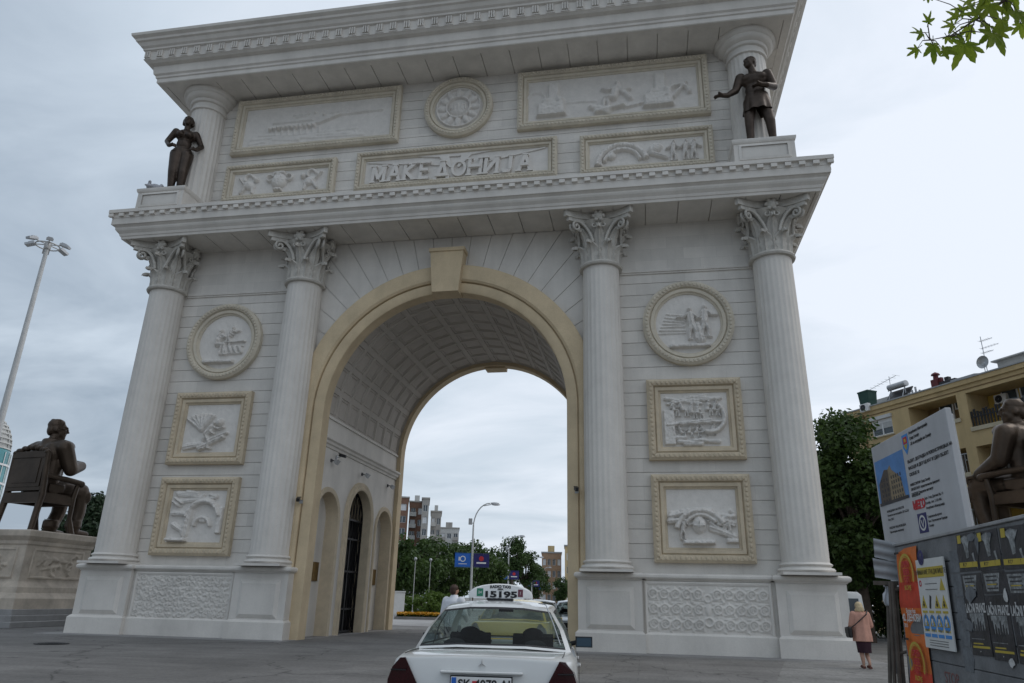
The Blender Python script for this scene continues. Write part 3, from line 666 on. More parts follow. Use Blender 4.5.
bs = MB(); bs.box(-.8,.8,-.8,.8,2.262,2.34); bs.lathe([(.7,2.34),(.78,2.35),(.82,2.40),(.78,2.46),(.71,2.48),(.7,2.51),(.74,2.53),(.755,2.56),(.73,2.59),(.68,2.62)], seg=48)
cp = MB(); capital_mesh(cp, 12.55, 14.49, .66)
sh = MB(); shaft(sh, 2.6, 12.56, .675, .64, 24, .017)
col0 = None
for x in (-11.55, -5.68, 5.68, 11.55):
    if col0 is None:
        col0 = sh.build('column', M['stone'], arch, (x, -.35, 0), smooth=25)
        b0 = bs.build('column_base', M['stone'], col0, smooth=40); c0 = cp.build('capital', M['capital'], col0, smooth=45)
    else:
        c = copy_tree(col0); c.location = (x, -.35, 0)

# ---- cornices: profiles swept round the whole body; p = projection, z
def cornice(mb, x0, prof, cap=True):
    cyy = (D0+D1)/2; hb = (D1-D0)/2
    mb.rings([[(-(x0+p), cyy-hb-p, z), (x0+p, cyy-hb-p, z), (x0+p, cyy+hb+p, z), (-(x0+p), cyy+hb+p, z)] for p, z in prof], True, (cap, cap))
def soffit(mb, x0, pin, pout, z, dx, gap=.03, t=.06):
    """ceiling slabs under a cornice with open joints, along front, back and sides"""
    n = int(round(2*(x0+pout)/dx)); w = 2*(x0+pout)/n
    for i in range(n):
        a = -(x0+pout)+i*w
        for (ya, yb) in ((-pout, -pin), (D1+pin, D1+pout)): mb.box(a+gap/2, a+w-gap/2, ya, yb, z, z+t)
    for sg in (-1, 1):
        m = int(round((D1+2*pin)/dx)); wy = (D1+2*pin)/m
        for i in range(m):
            xa, xb = sorted((sg*(x0+pin), sg*(x0+pout))); mb.box(xa, xb, -pin+i*wy+gap/2, -pin+(i+1)*wy-gap/2, z, z+t)
mb = MB(); X0 = 11.42
mb.mi = 0
cornice(mb, X0, [(1.55,14.56),(1.55,14.47),(1.66,14.46),(1.68,14.55),(1.71,14.57),(1.74,14.66),(1.83,14.76),(1.86,14.82),(1.86,14.88),(1.93,14.94),(1.98,14.96),(1.98,15.22),(2.0,15.24),(2.0,15.40),(2.1,15.42),(2.1,15.56),(0.3,15.62)])
soffit(mb, X0, -.05 if 0 else 0.0, 1.55, 14.5, 1.12)
n = 60
for i in range(n+1):
    x = -(X0+1.98)+i*2*(X0+1.98)/n
    for yy in (-2.1, D1+2.0): mb.box(x-.1, x+.1, yy, yy+.1, 15.26, 15.39)
m_ = 28
for i in range(1, m_):
    y = -2.0+i*(D1+4)/m_
    for sg in (-1, 1): mb.box(*sorted((sg*(X0+2.0), sg*(X0+2.1))), y-.1, y+.1, 15.26, 15.39)
mb.mi = 1; mb.box(-12.0, 12.0, -.0+.02, D1-.02, 14.53, 15.5); mb.box(-(X0+1.5), X0+1.5, -1.5, D1+1.5, 14.58, 15.3)
part('entablature', mb, [M['stone'], M['core']])
# ---- attic
mb = MB(); courses(mb, -XW, XW, YA, D1-YA, 15.57, 21.93, .46); mb.mi = 1; mb.box(-XW+.03, XW-.03, YA+.03, D1-YA-.03, 15.5, 21.95)
part('attic_wall', mb, [M['slabs'], M['core']])
ac = MB(); shaft(ac, 15.57, 21.2, .74, .70, 24, .025)
acap = MB(); acap.lathe([(.70,21.0),(.77,21.03),(.77,21.12),(.72,21.15),(.72,21.33),(.80,21.36),(.83,21.42),(.83,21.47),(.95,21.52),(1.02,21.6),(1.03,21.68),(1.1,21.72),(1.14,21.8),(1.14,21.9),(.8,21.9)], seg=56)
a0 = None
for x in (-11.3, 11.42):
    if a0 is None: a0 = ac.build('attic_column', M['stone'], arch, (x, -.3, 0), smooth=25); acap.build('attic_capital', M['stone'], a0, smooth=40)
    else: a1 = copy_tree(a0); a1.location = (x, -.3, 0)
mb = MB(); X1 = 11.2
cornice(mb, X1, [(1.5,21.96),(1.5,21.87),(1.77,21.87),(1.8,21.9),(1.8,22.08),(1.85,22.11),(1.86,22.2),(1.93,22.26),(1.95,22.4),(1.97,22.62),(2.13,22.66),(2.2,22.72),(2.24,22.74),(2.24,23.18),(2.33,23.22),(2.34,23.3),(2.42,23.36),(2.5,23.5),(2.58,23.54),(2.6,23.64),(2.72,23.72),(2.74,23.83),(2.7,23.88),(0.4,24.05)])
soffit(mb, X1, 0.0, 1.5, 21.9, 1.14)
n = 46
for i in range(n+1):
    x = -(X1+2.1)+i*2*(X1+2.1)/n
    for k in (-1, 0, 1):
        for yy in (-2.29, D1+2.23): mb.box(x+k*.095-.027, x+k*.095+.027, yy-.03, yy+.06, 22.84, 23.16)
    for yy in (-2.27, D1+2.23): mb.box(x-.17, x+.17, yy, yy+.04, 22.77, 22.82)
m_ = 24
for i in range(1, m_):
    y = -2.1+i*(D1+4.2)/m_
    for k in (-1, 0, 1):
        for sg in (-1, 1): mb.box(*sorted((sg*(X1+2.23), sg*(X1+2.29))), y+k*.1-.032, y+k*.1+.032, 22.82, 23.16)
mb.mi = 1; mb.box(-(X1+1.45), X1+1.45, -1.45, D1+1.45, 21.97, 23.0)
part('cornice', mb, [M['stone'], M['core']])
# ---- plinths that carry the two bronze statues
for x in (-11.47, 11.38):
    mb = MB(); mb.box(x-1.0, x+1.0, -2.0, -.75, 15.57, 16.33)
    mb.rings([[(x-1.0-o,-2.0-o,z),(x+1.0+o,-2.0-o,z),(x+1.0+o,-.75+.0,z),(x-1.0-o,-.75,z)] for o, z in ((0,16.28),(.03,16.31),(.05,16.36),(.06,16.42),(.06,16.46),(.0,16.48))], True, (False, True))
    mb.rectring(.75, .22, [(.1,.0),(.09,.03),(0,.045)], 'xz', (x, -2.0, 15.95)); part('statue_plinth', mb, M['stone'])
# ================================================================== SKY AND LIGHT
SUN_EL, SUN_AZ = R(52), R(75)        # azimuth from +y towards +x
w = bpy.data.worlds.new('World'); S.world = w; w.use_nodes = True
N, L = w.node_tree.nodes, w.node_tree.links
bg = N['Background']; bg.inputs['Strength'].default_value = .1
sky = N.new('ShaderNodeTexSky'); sky.sky_type = 'NISHITA'; sky.sun_disc = False; sky.sun_elevation = SUN_EL; sky.sun_rotation = SUN_AZ; sky.air_density = 1.5; sky.dust_density = 3
tc = N.new('ShaderNodeTexCoord'); sx = N.new('ShaderNodeSeparateXYZ'); L.new(tc.outputs['Generated'], sx.inputs[0])
def math_(op, a, b=None, clamp=False):
    q = N.new('ShaderNodeMath'); q.operation = op; q.use_clamp = clamp
    for i, v in enumerate((a, b)):
        if v is None: continue
        if isinstance(v, (int, float)): q.inputs[i].default_value = v
        else: L.new(v, q.inputs[i])
    return q.outputs[0]
zc = math_('ADD', math_('MAXIMUM', sx.outputs['Z'], 0.0), .22)
cv = N.new('ShaderNodeCombineXYZ'); L.new(math_('DIVIDE', sx.outputs['X'], zc), cv.inputs[0]); L.new(math_('DIVIDE', sx.outputs['Y'], zc), cv.inputs[1])
cn = N.new('ShaderNodeTexNoise'); cn.inputs['Scale'].default_value = 1.5; cn.inputs['Detail'].default_value = 7; cn.inputs['Roughness'].default_value = .55; cn.inputs['Distortion'].default_value = .5
mpn = N.new('ShaderNodeMapping'); mpn.inputs['Location'].default_value = (3.1, 1.4, 0); mpn.inputs['Scale'].default_value = (.8, 1.5, 1); mpn.inputs['Rotation'].default_value = (0, 0, R(-20))
L.new(cv.outputs[0], mpn.inputs[0]); L.new(mpn.outputs[0], cn.inputs['Vector'])
# the cloud deck is thinner towards the sun's side (+x), so it is brighter there
side = math_('ADD', math_('MULTIPLY', sx.outputs['X'], .46), math_('MULTIPLY', sx.outputs['Y'], .20))  # unseen sky behind the viewer is darkened to hold down light on the front
den = math_('ADD', math_('MULTIPLY', math_('SUBTRACT', cn.outputs['Fac'], .5), .9), side)
den = math_('ADD', den, math_('MULTIPLY', sx.outputs['Z'], .25))
den = math_('ADD', den, .43, True)
cr = N.new('ShaderNodeValToRGB'); L.new(den, cr.inputs[0]); e = cr.color_ramp.elements
e[0].position = .2; e[0].color = (3.0, 3.65, 4.45, 1); e[1].position = .8; e[1].color = (7.2, 7.7, 8.5, 1)
k = e.new(.5); k.color = (5.2, 5.95, 6.8, 1)
mx = N.new('ShaderNodeMix'); mx.data_type = 'RGBA'; mx.inputs['Factor'].default_value = .93
L.new(sky.outputs[0], mx.inputs['A']); L.new(cr.outputs[0], mx.inputs['B']); L.new(mx.outputs['Result'], bg.inputs['Color'])
sl = bpy.data.lights.new('sun', 'SUN'); sl.energy = .5; sl.angle = R(25); sl.color = (1, .96, .9)
so = bpy.data.objects.new('sun', sl); COL.objects.link(so)
dv = Vector((math.sin(SUN_AZ)*math.cos(SUN_EL), math.cos(SUN_AZ)*math.cos(SUN_EL), math.sin(SUN_EL))); so.rotation_euler = dv.to_track_quat('Z', 'Y').to_euler()
so.location = (30, 0, 60)

# ================================================================== GROUND
def asphalt(name, col, brick=None, crack=.5):
    m, n, b = nt(name); N = n.nodes; L = n.links; b.inputs['Roughness'].default_value = .85; b.inputs['Specular IOR Level'].default_value = .25
    tc = N.new('ShaderNodeTexCoord')
    def noise(s, d=6, sc=None):
        q = N.new('ShaderNodeTexNoise'); q.inputs['Scale'].default_value = s; q.inputs['Detail'].default_value = d; q.inputs['Roughness'].default_value = .7
        if sc:
            mp = N.new('ShaderNodeMapping'); mp.inputs['Scale'].default_value = sc; L.new(tc.outputs['Object'], mp.inputs[0]); L.new(mp.outputs[0], q.inputs['Vector'])
        else: L.new(tc.outputs['Object'], q.inputs['Vector'])
        return q.outputs['Fac']
    def rng(v, a, c, lo, hi):
        q = N.new('ShaderNodeMapRange'); q.inputs[1].default_value = a; q.inputs[2].default_value = c; q.inputs[3].default_value = lo; q.inputs[4].default_value = hi; L.new(v, q.inputs[0]); return q.outputs[0]
    def mul(a, c):
        q = N.new('ShaderNodeMath'); q.operation = 'MULTIPLY'; L.new(a, q.inputs[0]); L.new(c, q.inputs[1]); return q.outputs[0]
    f = mul(rng(noise(.35), .3, .7, .78, 1.2), rng(noise(14, 8), .25, .75, .7, 1.3))
    f = mul(f, rng(noise(.5, 4, (.15, 1.4, 1)), .45, .7, 1.05, .8))
    vo = N.new('ShaderNodeTexVoronoi'); vo.feature = 'DISTANCE_TO_EDGE'; vo.inputs['Scale'].default_value = .22
    wn = N.new('ShaderNodeTexNoise'); wn.inputs['Scale'].default_value = 1.1; wn.inputs['Detail'].default_value = 5; L.new(tc.outputs['Object'], wn.inputs['Vector'])
    wa = N.new('ShaderNodeVectorMath'); wa.operation = 'MULTIPLY_ADD'; L.new(wn.outputs['Color'], wa.inputs[0]); wa.inputs[1].default_value = (1.6, 1.6, 0); L.new(tc.outputs['Object'], wa.inputs[2]); L.new(wa.outputs[0], vo.inputs['Vector'])
    f = mul(f, rng(vo.outputs['Distance'], 0, .012, 1-crack, 1)); f = mul(f, rng(noise(1.7, 3), .55, .72, 1, .82)); f = mul(f, rng(noise(.12, 2), .35, .65, .85, 1.12))
    if brick:
        br = N.new('ShaderNodeTexBrick'); br.inputs['Scale'].default_value = 1; br.inputs['Brick Width'].default_value = brick; br.inputs['Row Height'].default_value = brick*.5; br.inputs['Mortar Size'].default_value = .008; br.inputs['Mortar Smooth'].default_value = .4
        br.inputs['Color1'].default_value = (1,1,1,1); br.inputs['Color2'].default_value = (.88,.88,.88,1); br.inputs['Mortar'].default_value = (.62,.62,.62,1); L.new(tc.outputs['Object'], br.inputs['Vector'])
        f = mul(f, br.outputs['Color'])
    mx = N.new('ShaderNodeVectorMath'); mx.operation = 'SCALE'; mx.inputs[0].default_value = col; L.new(f, mx.inputs['Scale']); L.new(mx.outputs[0], b.inputs['Base Color'])
    bp = N.new('ShaderNodeBump'); bp.inputs['Strength'].default_value = .25; bp.inputs['Distance'].default_value = .01; L.new(noise(60, 3), bp.inputs['Height']); L.new(bp.outputs[0], b.inputs['Normal'])
    return m
M['asphalt'] = asphalt('worn_asphalt', (.19,.184,.176), 1.2)
M['paving'] = asphalt('grey_paving', (.23,.225,.215), .6, .3)
M['road2'] = asphalt('pale_road', (.36,.355,.35), None, .2)
M['kerb'] = mat('kerb_stone', (.25,.243,.235), .85, var=.15, scale=3, bump=.2, grain=.08)
M['step'] = mat('grey_step_stone', (.28,.275,.27), .8, var=.15, scale=2, bump=.15)
def sheet(name, pts, z, m, kind='structure'):
    mb = MB(); mb.add([(x, y, z) for x, y in pts], [tuple(range(len(pts)))]); o = mb.build(name, m, recalc=False); tag(o, kind=kind); return o
sheet('ground', [(-1500,-1500),(1500,-1500),(1500,1500),(-1500,1500)], -.012, M['paving'])
sheet('road', [(-45,-45),(9.2,-45),(9.2,-8),(10.5,-1.5),(10.5,10.4),(-45,10.4)], -.006, M['asphalt'])
sheet('avenue', [(-60,14),(40,14),(10,70),(-10,240),(-50,240),(-60,40)], -.004, M['road2'])
for sg in (-1, 1):   # low pavement slab round each pier
    mb = MB(); xa, xb = sorted((sg*4.45, sg*13.25)); mb.chbox(xa, xb, -1.35, 9.9, -.08, -.0, .015) if sg < 0 else mb.chbox(xa, xb, -1.35, 9.9, -.1, -.0, .015)
    o = mb.build('pavement_apron', M['kerb']); tag(o, kind='structure'); o.location.z = .004
mb = MB(); mb.lathe([(.42,0),(.42,.012),(.36,.014),(.35,.008),(0.02,.008)], (0,0,0), 28)
for i in range(4): mb.box(-.25, .25, -.2+.12*i, -.16+.12*i, .006, .014)
cx_, cy_ = pol(-40.6, 24.5); tag(mb.build('manhole_cover', M['black'], loc=(cx_, cy_, 0)), 'round black iron manhole cover in the asphalt left of the arch', 'manhole cover')

# ================================================================== STATUES
def limb(*a): return a
def standing_man(mb):
    # right hand held out to his right, left hand across the waist, kilt
    caps(mb, [((-.10,0,.93),.105),((-.13,-.03,.52),.075),((-.14,.02,.10),.05)])
    caps(mb, [((.11,0,.93),.105),((.17,-.02,.50),.078),((.19,.05,.10),.05)])
    for x, y in ((-.14,.02),(.19,.05)): caps(mb, [((x,y+.03,.04),.05),((x-.01,y-.17,.03),.035)])
    mb.ball((0,.02,1.0),(.17,.12,.15)); mb.ball((0,.01,1.18),(.155,.11,.18)); mb.ball((0,0,1.38),(.20,.125,.16)); mb.ball((-.08,-.075,1.40),(.1,.05,.075)); mb.ball((.08,-.075,1.40),(.1,.05,.075))
    caps(mb, [((-.2,0,1.47),.085),((-.29,-.02,1.22),.062),((-.42,-.12,1.07),.046),((-.50,-.17,1.05),.038)])
    caps(mb, [((.2,0,1.47),.085),((.29,.05,1.22),.062),((.17,-.15,1.12),.048),((.08,-.19,1.12),.04)])
    for hx, hy, hz, d in ((-.50,-.17,1.05,-1),(.08,-.19,1.12,-1)):
        for i in range(4): caps(mb, [((hx,hy,hz+.0),.03),((hx+d*.07,hy-.02+.022*i-.02,hz-.005+.01*(i%2)),.014),((hx+d*(.12+.01*(i==1)),hy-.03+.028*i-.02,hz-.025*(d<0)+.0),.012)])
        caps(mb, [((hx,hy-.03,hz),.02),((hx+d*.05,hy-.07,hz+.03),.013)])
    caps(mb, [((0,0,1.5),.065),((-.02,-.02,1.63),.056)]); shead(mb, (-.03,-.02,1.74), R(-48), -1, 1.08)
def standing_woman(mb):
    caps(mb, [((-.085,0,.92),.12),((-.08,-.03,.50),.085),((-.07,.02,.09),.052)])
    caps(mb, [((.085,0,.92),.12),((.09,-.06,.50),.085),((.085,.0,.09),.052)])
    for x, y in ((-.08,.02),(.10,0)): caps(mb, [((x,y+.03,.04),.045),((x,y-.16,.03),.032)])
    mb.ball((0,.02,.98),(.185,.125,.15)); mb.ball((0,.0,1.17),(.13,.10,.16)); mb.ball((0,0,1.36),(.17,.11,.15)); mb.ball((-.075,-.09,1.34),.068); mb.ball((.075,-.09,1.34),.068)
    caps(mb, [((-.17,0,1.44),.066),((-.29,.03,1.2),.05),((-.22,-.10,1.04),.042),((-.18,-.15,1.02),.036)])
    caps(mb, [((.17,0,1.44),.066),((.29,.03,1.2),.05),((.24,-.09,1.04),.042),((.23,-.14,1.01),.036)])
    for hx, hy, hz, d in ((-.18,-.15,1.02,1),(.23,-.14,1.01,-1)):
        for i in range(4): caps(mb, [((hx,hy,hz),.026),((hx+d*.06,hy-.02,hz-.03+.02*i),.013),((hx+d*.09,hy-.0,hz-.035+.02*i),.011)])
        caps(mb, [((hx,hy,hz),.02),((hx+d*.03,hy-.05,hz+.03),.012)])
    caps(mb, [((0,0,1.48),.055),((.0,-.01,1.6),.05)])
    shead(mb, (0,-.02,1.70), 0, -1, 1.0)
st = tag(empty('standing_statue', (11.42, -1.36, 16.48), R(-8)), 'dark bronze man with bare chest and outstretched arm on the right plinth', 'statue', 'bronze figures on the cornice')
K = 2.12
me = sculpt('figure', standing_man, .014, 2); me.materials.append(M['bronze']); fg = link('figure', me, st); fg.scale = (K*1.08,K*1.06,K)
me = sculpt('hair', lambda mb: [mb.ball((-.012,-.002,1.795),(.082,.088,.075)), mb.ball((.02,.03,1.73),(.05,.05,.06))]+[mb.ball((-.02+.066*math.cos(a), -.005+.07*math.sin(a), 1.80+.012*math.sin(3*a)), .026) for a in np.linspace(0, 2*PI, 14)], .014, 1); me.materials.append(M['bronze']); h = link('hair', me, st); h.scale = (K*1.08,K*1.06,K)
mb = MB(); rg = []
for z, rr in ((1.06,.175),(.98,.19),(.88,.2),(.78,.215),(.71,.222)):
    rg.append([((rr+.012*math.sin(9*a)*(1.02-z)*4)*1.0*math.cos(a)+.01, (rr*.78+.012*math.sin(9*a)*(1.02-z)*4)*math.sin(a), z+.02*math.sin(4*a)*(z < .7)) for a in np.linspace(0, 2*PI, 54, endpoint=False)])
mb.rings(rg); mb.rings([[(p[0]*.95, p[1]*.95, p[2]) for p in r] for r in rg]); kb = mb.build('kilt', M['bronze'], st, smooth=60); kb.scale = (K*1.08,K*1.06,K)
st = tag(empty('standing_statue', (-11.45, -1.30, 16.48), R(26)), 'dark bronze woman standing with hands at her hips on the left plinth', 'statue', 'bronze figures on the cornice')
me = sculpt('figure', standing_woman, .014, 2); me.materials.append(M['bronze']); fg = link('figure', me, st); fg.scale = (K*1.08,K*1.06,K)
def whair(mb):
    mb.ball((0,.015,1.75),(.09,.09,.08)); mb.ball((0,.06,1.67),(.075,.05,.09))
    for sd in (-1, 1): caps(mb, [((sd*.075,.02,1.73),.03),((sd*.078,.035,1.65),.03)])
me = sculpt('hair', whair, .014, 2); me.materials.append(M['bronze']); h = link('hair', me, st); h.scale = (K*1.08,K*1.06,K)
# two pigeons resting by her feet
M['pigeon'] = mat('pigeon_grey', (.42,.43,.46), .8, var=.2, scale=20)
def pigeon(mb):
    mb.ball((0,0,.11),(.075,.13,.075)); mb.ball((0,-.11,.19),(.04,.045,.045)); caps(mb, [((0,-.08,.13),.05),((0,-.1,.18),.035)]); caps(mb, [((0,.1,.11),.045),((0,.24,.08),.025)]); caps(mb, [((0,-.15,.19),.012),((0,-.18,.185),.006)])
    for sd in (-1,1): caps(mb, [((sd*.03,0,.06),.014),((sd*.03,-.01,0.01),.01)])
me = sculpt('pigeon', pigeon, .012, 1); me.materials.append(M['pigeon'])
for i, (x, y, rz, lb) in enumerate(((-12.17,-1.85,.6,'grey pigeon at the outer corner of the left statue plinth'),(-11.9,-1.8,2.4,'grey pigeon nearer to the bronze woman on her plinth'))):
    o = tag(link('pigeon', me, None, (x, y, 16.48), (0,0,rz)), lb, 'pigeon', 'pigeons on the plinth'); o.scale = (1.6,)*3

# seated statues: modelled at human size (seat .47 m), facing +y, enlarged
def seated(mb, head_turn, nm):
    for sd in (-1, 1):
        caps(mb, [((sd*.11,-.02,.56),.135),((sd*.15,.44,.575),.1)]); caps(mb, [((sd*.15,.44,.575),.1),((sd*.155,.46 if sd>0 else .43,.30),.088),((sd*.155,.43 if sd>0 else .36,.10),.083)])
        yy = .44 if sd > 0 else .36; caps(mb, [((sd*.155,yy,.045),.055),((sd*.17,yy+.19,.035),.04)])
        mb.ball((sd*.17,.5,.5),(.1,.06,.1))
    mb.ball((0,-.02,.58),(.22,.17,.17)); mb.ball((0,-.03,.78),(.195,.14,.22)); mb.ball((0,-.03,1.0),(.24,.15,.18)); caps(mb, [((-.21,-.02,1.075),.105),((.21,-.02,1.075),.105)]); mb.ball((0,.03,.8),(.2,.15,.24))
    if nm == 'left': caps(mb, [((.26,-.02,1.06),.105),((.32,.08,.80),.085),((.24,.28,.88),.066),((.12,.30,.92),.05)])
    else: caps(mb, [((.26,-.02,1.06),.105),((.30,.06,.80),.085),((.23,.32,.70),.066),((.2,.38,.68),.05)])
    caps(mb, [((-.26,-.02,1.06),.105),((-.31,.06,.80),.085),((-.23,.34,.69),.066),((-.2,.40,.67),.05)])
    for sd in (-1, 1):
        hx, hy, hz = (sd*.2, .40, .68) if not (nm == 'left' and sd > 0) else (.10, .30, .92)
        for i in range(4): caps(mb, [((hx-.03+.022*i,hy,hz),.022),((hx-.035+.024*i,hy+.08,hz-.005),.017),((hx-.035+.024*i,hy+.11,hz-.05),.014)])
        caps(mb, [((hx-sd*.04,hy,hz),.02),((hx-sd*.07,hy+.06,hz+.01),.015)])
    for sd in (-1, 1): mb.prism([(sd*.05,.1,1.1),(sd*.16,.08,1.1),(sd*.1,.14,.75),(sd*.02,.15,.7)], (0,.03,0))
    caps(mb, [((0,-.02,1.1),.075),((0,.0,1.21),.066)]); shead(mb, (0,.015,1.325), head_turn, 1, 1.14)
    mb.rings([[(1.18*.2*math.cos(a), -.03+.155*math.sin(a), z) for a in np.linspace(0, 2*PI, 20, endpoint=False)] for z in (.5, .9)], True, (True, True))
    for sd in (-1, 1):   # trouser hems, shoulder pads, lapels and jacket fronts
        yy = .43 if sd > 0 else .36
        mb.lathe([(.08,.10),(.10,.105),(.098,.19),(.08,.2)], (sd*.155, yy, 0), 16)
        mb.ball((sd*.235,-.0,1.095), (.1,.12,.075)); mb.ball((sd*.1,-.08,.98), (.13,.1,.17)); mb.prism([(sd*.02,.13,1.13),(sd*.1,.11,1.15),(sd*.15,.135,.98),(sd*.05,.17,.82)], (0,.035,0)); mb.prism([(sd*.05,.16,.56),(sd*.26,.10,.50),(sd*.24,-.1,.5),(sd*.04,.1,.62)], (0,0,.1))
    mb.lathe([(.09,1.08),(.135,1.10),(.115,1.185),(.09,1.195)], (0,-.015,0), 18)
    # coat skirts hanging over the seat
    mb.rings([[(.25*math.cos(a), .0+.2*math.sin(a), z) for a in np.linspace(0, 2*PI, 20, endpoint=False)] for z in (.44, .56)], True, (True, True))
def shair(turn):
    def f(mb):
        Mh = Matrix.Rotation(turn, 3, 'Z'); c = Vector((0,.015,1.325))
        mb.ball(c+Mh @ Vector((0,-.02,.06)), (.088,.108,.085), Mh); mb.ball(c+Mh @ Vector((0,-.068,-.01)), (.08,.054,.08), Mh)
        for q in np.linspace(-1, 1, 7): mb.ball(c+Mh @ Vector((.055*q, .045, .105-.018*q*q)), .024)
        for i in range(16): a = i*2.4; mb.ball(c+Mh @ Vector((.045*math.cos(a), -.02+.055*math.sin(a), .112+.006*math.sin(i))), .026)
    return f
def chair(mb):
    for sd in (-1, 1):
        mb.tube([(sd*.31,-.27,0),(sd*.30,-.22,.45),(sd*.28,-.25,.97)], [.035,.042,.035], 8)
        mb.tube([(sd*.31,.30,0),(sd*.29,.24,.2),(sd*.30,.22,.45),(sd*.31,.24,.64)], [.04,.028,.034,.028], 8)
        mb.tube([(sd*.29,-.24,.68),(sd*.32,.05,.67),(sd*.325,.27,.65)], [.03,.034,.036], 8); mb.ball((sd*.325,.28,.64), .042)
        mb.obox((sd*.29,-.0,.41),(.05,.46,.1))
    mb.obox((0,-.235,.41),(.62,.06,.12)); mb.obox((0,.22,.41),(.6,.06,.11)); mb.obox((0,-.0,.45),(.58,.48,.06))
    mb.obox((0,-.25,.74),(.54,.045,.40)); mb.obox((0,-.265,.74),(.42,.03,.30)); mb.obox((0,-.255,.945),(.57,.06,.08)); mb.obox((0,-.24,.52),(.58,.05,.05))
    for i in range(13):
        t = -1+2*i/12; mb.ball((.27*t,-.255,.975+.06*math.cos(t*1.6)+.012*(i%2)),(.04,.04,.035))
SK = 3.40
for nm, loc, turn, rz, lb in (('left', (-18.95, 3.72, 3.6), R(-34), R(-9), 'brown bronze man seated in a carved chair on the stained marble pedestal'), ('right', (20.15, 4.0, 3.65), R(40), R(34), 'brown bronze man seated in a chair behind the white billboard')):
    st = tag(empty('seated_statue', loc, rz), lb, 'statue', 'seated bronze statues beside the arch')
    me = sculpt('figure', lambda mb: seated(mb, turn, nm), .012, 2); me.materials.append(M['bronze2']); o = link('figure', me, st); o.scale = (SK,)*3
    me = sculpt('hair', shair(turn), .013, 1); me.materials.append(M['bronze2']); o = link('hair', me, st); o.scale = (SK,)*3
    mb = MB(); chair(mb); o = mb.build('chair', M['bronze2'], st, smooth=50); o.scale = (SK,)*3
    if nm == 'left':
        mb = MB(); Mh = Matrix.Rotation(turn, 3, 'Z'); c = Vector((0,.015,1.325))
        for sd in (-1, 1): mb.tube([c+Mh @ Vector((sd*.035+.03*math.cos(a), .112, -.0+.026*math.sin(a)+.01)) for a in np.linspace(0, 2*PI, 14)], .005, 5); mb.tube([c+Mh @ Vector((sd*.07,.108,.012)), c+Mh @ Vector((sd*.088,0,.01))], .005, 5)
        mb.tube([c+Mh @ Vector((-.01,.118,.015)), c+Mh @ Vector((.01,.118,.015))], .005, 5); o = mb.build('spectacles', M['bronze2'], st); o.scale = (SK,)*3
def stat_pedestal(loc, hx, hy, zb, zt, lb):
    root = tag(empty('statue_pedestal', (loc[0], loc[1], 0)), lb, 'pedestal', 'marble pedestals of the seated statues')
    H = zt-zb; mb = MB()
    mb.rectring(hx, hy, [(.42,zb),(.42,zb+.13*H),(.36,zb+.16*H),(.22,zb+.2*H),(.2,zb+.27*H),(.08,zb+.31*H),(.02,zb+.33*H),(0,zb+.35*H),(0,zb+.80*H),(.05,zb+.82*H),(.06,zb+.86*H),(.16,zb+.9*H),(.2,zb+.92*H),(.2,zb+.985*H),(.17,zt)], 'xy', (0,0,0), True)
    mb.build('base', M['marble'], root, smooth=30)
    for ax, L_ in (('y', hx), ('x', hy)):
        for s_ in (-1, 1):
            q = MB(); q.rectring(L_*.72, H*.16, [(0,-.02),(0,.02),(.03,.05),(.09,.05),(.12,.0)], 'xz', (0,0,0))
            pr = []
            for i in range(16): pr.append(('a', random.uniform(-.5,.5)*L_, random.uniform(-.1,.1)*H, random.uniform(.1,.22), .06, random.uniform(0,3), random.uniform(3,5.5), .08))
            for i in range(6): pr.append(('c', random.uniform(-.5,.5)*L_, random.uniform(-.1,.1)*H, random.uniform(-.5,.5)*L_, random.uniform(-.1,.1)*H, .07, .04, .09))
            nx, nz2 = 50, 24; u = np.linspace(-L_*.72, L_*.72, nx+1); v = np.linspace(-H*.16, H*.16, nz2+1); U, V = np.meshgrid(u, v); Hh = hmap(U, V, pr)
            q.add([(U[j,i], -.015-Hh[j,i], V[j,i]) for j in range(nz2+1) for i in range(nx+1)], [(j*(nx+1)+i, j*(nx+1)+i+1, (j+1)*(nx+1)+i+1, (j+1)*(nx+1)+i) for j in range(nz2) for i in range(nx)])
            rot = 0 if (ax == 'y' and s_ < 0) else PI if ax == 'y' else (PI/2 if s_ > 0 else -PI/2)
            q.build('carved_panel', M['marble'], root, loc=(0 if ax == 'y' else s_*hx, s_*hy if ax == 'y' else 0, zb+.575*H), rot=(0,0,rot), smooth=60)
    mb = MB()
    for i in range(3): mb.chbox(-hx-.6-.32*(2-i), hx+.6+.32*(2-i), -hy-.6-.32*(2-i), hy+.6+.32*(2-i), zb*i/3+.001*i-.01, zb*(i+1)/3, .015)
    mb.build('steps', M['step'], root)
stat_pedestal((-19.0, 3.75), 1.62, 1.78, .62, 3.6, 'stained marble pedestal with carved panels left of the arch')
stat_pedestal((20.15, 4.0), 1.62, 1.78, .62, 3.65, 'marble pedestal hidden behind the hoarding under the right seated statue')

